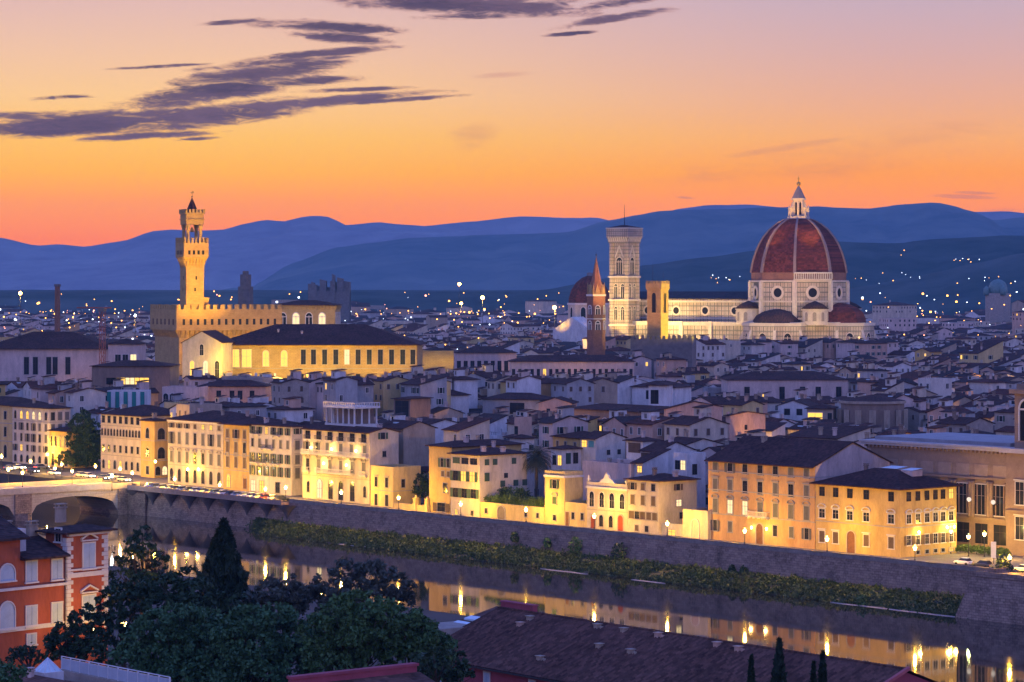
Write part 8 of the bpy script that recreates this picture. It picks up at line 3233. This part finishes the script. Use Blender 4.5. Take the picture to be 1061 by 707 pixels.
    for y in (-1.2, -3.2):
        m = MB(); zz = zr - 3.65 + (y + 9.4) * 3.1 / 13.4
        m.loft([[(-4.6, y - .55, zz + .0), (-.6, y - .55, zz), (-.6, y + .55, zz + .25), (-4.6, y + .55, zz + .25)], [(-4.6, y - .55, zz + .22), (-.6, y - .55, zz + .22), (-.6, y + .55, zz + .48), (-4.6, y + .55, zz + .48)]], cap_top=True); m.build('skylight', SKYGLASS, root)

    # low house with a magenta parapet edge
    q = at(330, 706, 245.0)
    root = thing('low_house', 'low house with a magenta parapet edge and grey tiled roof before the oaks', 'house', (q.x, q.y, 0), R(-50))
    m = MB(); m.box(-.3, .3, -3, 10.6, 4, 21.15); m.box(-.42, .42, -3.1, 10.75, 21.15, 21.38); m.build('parapet', MAG, root)
    m = MB(); m.box(.3, 9, -3, 10.6, 4, 17.6, skip='b'); m.build('wall', MAG, root)
    m = MB(); m.loft([[(x, y, z) for x, z in ((.3, 17.6), (9.5, 17.6), (9.5, 17.9), (.3, 20.6))] for y in (10.9, -3.2)], cap_top=True, cap_bot=True); m.build('roof', TILE_NEAR, root)

    # villa roof with a glass pyramid, bottom corner
    q = at(8, 694, 200.0)
    root = thing('villa_roof', 'low tiled villa roof carrying a lit glass pyramid skylight', 'house', (q.x, q.y, 0), R(-48))
    zt = q.z
    m = MB(); m.box(-6, 12, -8, 6, 10, zt - 1.2, skip='b'); m.build('wall', PL['tan'], root)
    m = MB(); m.loft([[(x, y, z) for y, z in ((-8.5, zt - 2.3), (-8.5, zt - 2.0), (0, zt), (6.5, zt - 1.6), (6.5, zt - 1.9))] for x in (-6.4, 12.4)], cap_top=True, cap_bot=True); m.build('roof', TILE_NEAR, root)
    p2 = at(49.5, 694, 198.0)
    dd = Vector((p2.x - q.x, p2.y - q.y, 0)); u = Vector((math.cos(R(-48)), math.sin(R(-48)), 0)); v = Vector((-u.y, u.x, 0))
    x, y = dd.dot(u), dd.dot(v)
    m = MB(); zb, za = p2.z - .1, p2.z + .82
    w = .72
    B = [(x - w, y - w, zb), (x + w, y - w, zb), (x + w, y + w, zb), (x - w, y + w, zb)]
    for i in range(4):
        m.face([B[i], B[(i + 1) % 4], (x, y, za)])
    sk = m.build('glass_pyramid', SKYGLASS, root)
    m = MB()
    for i in range(4):
        m.tube(B[i], (x, y, za + .02), .03, .03, 4); m.tube(B[i], B[(i + 1) % 4], .035, .035, 4)
        for f_ in (.33, .66):
            e = Vector(B[i]).lerp(Vector(B[(i + 1) % 4]), f_); m.tube(e, (x, y, za + .02), .018, .018, 4)
    m.build('glazing_bar_frame', mat('white_metal', (.7, .72, .74), .5, .1, 1), sk)
    m = MB(); m.box(x - .8, x + .8, y - .8, y + .8, zb - 1.2, zb); m.build('skylight_base', PL['white'], root)
    c = at(32, 694, 197.0); dd = Vector((c.x - q.x, c.y - q.y, 0)); place('chimney', chim_mesh(0)[1], root, (dd.dot(u), dd.dot(v), c.z - .6), 0, (.5, .5, .5))
    # white railing beside it
    a0, a1 = at(64, 693, 205.0), at(176, 716, 186.0)
    dr = Vector((a1.x - a0.x, a1.y - a0.y, 0)); LL = dr.length
    root = thing('white_railing', 'pale terrace railing of white panels running down beside the glass pyramid', 'railing', (a0.x, a0.y, a0.z), math.atan2(dr.y, dr.x))
    n = 11
    dz = (a1.z - a0.z) / LL
    wm = mat('white_metal', (.7, .72, .74), .5, .1, 1)
    for i in range(n):
        x0, x1 = LL * i / n, LL * (i + 1) / n
        m = MB(); m.loft([[(x0 + .06, -.03, x0 * dz), (x1 - .06, -.03, x1 * dz), (x1 - .06, .03, x1 * dz), (x0 + .06, .03, x0 * dz)], [(x0 + .06, -.03, x0 * dz + .78), (x1 - .06, -.03, x1 * dz + .78), (x1 - .06, .03, x1 * dz + .78), (x0 + .06, .03, x0 * dz + .78)]], cap_top=True, cap_bot=True)
        m.build('panel', mat('panel_glass', (.42, .50, .58), .3, .15, 1), root)
    for i in range(n + 1):
        x0 = LL * i / n
        MB().box(x0 - .035, x0 + .035, -.05, .05, x0 * dz - .3, x0 * dz + .9).build('post', wm, root)
    m = MB(); m.tube((0, 0, .9), (LL, 0, LL * dz + .9), .04, .04, 5); m.build('handrail', wm, root)
    m = MB(); m.loft([[(-.5, -.3, -6), (LL, -.3, -6), (LL, .3, -6), (-.5, .3, -6)], [(-.5, -.3, -.05), (LL, -.3, LL * dz - .05), (LL, .3, LL * dz - .05), (-.5, .3, -.05)]], cap_top=True); m.build('base_wall', PL['stone'], root)


TILE_NEAR = tile_mat('weathered_roof_tiles', (.125, .066, .050), 0, .46)
near_roofs()

# nothing deeper than thing > part > sub-part: lift the fourth level up beside its sub-part
def depth_of(o):
    n = 0
    while o.parent is not None:
        o = o.parent
        n += 1
    return n


for o in list(C.objects):
    while depth_of(o) > 2:
        p = o.parent
        m_ = p.matrix_basis @ o.matrix_basis
        o.parent = p.parent
        o.matrix_basis = m_
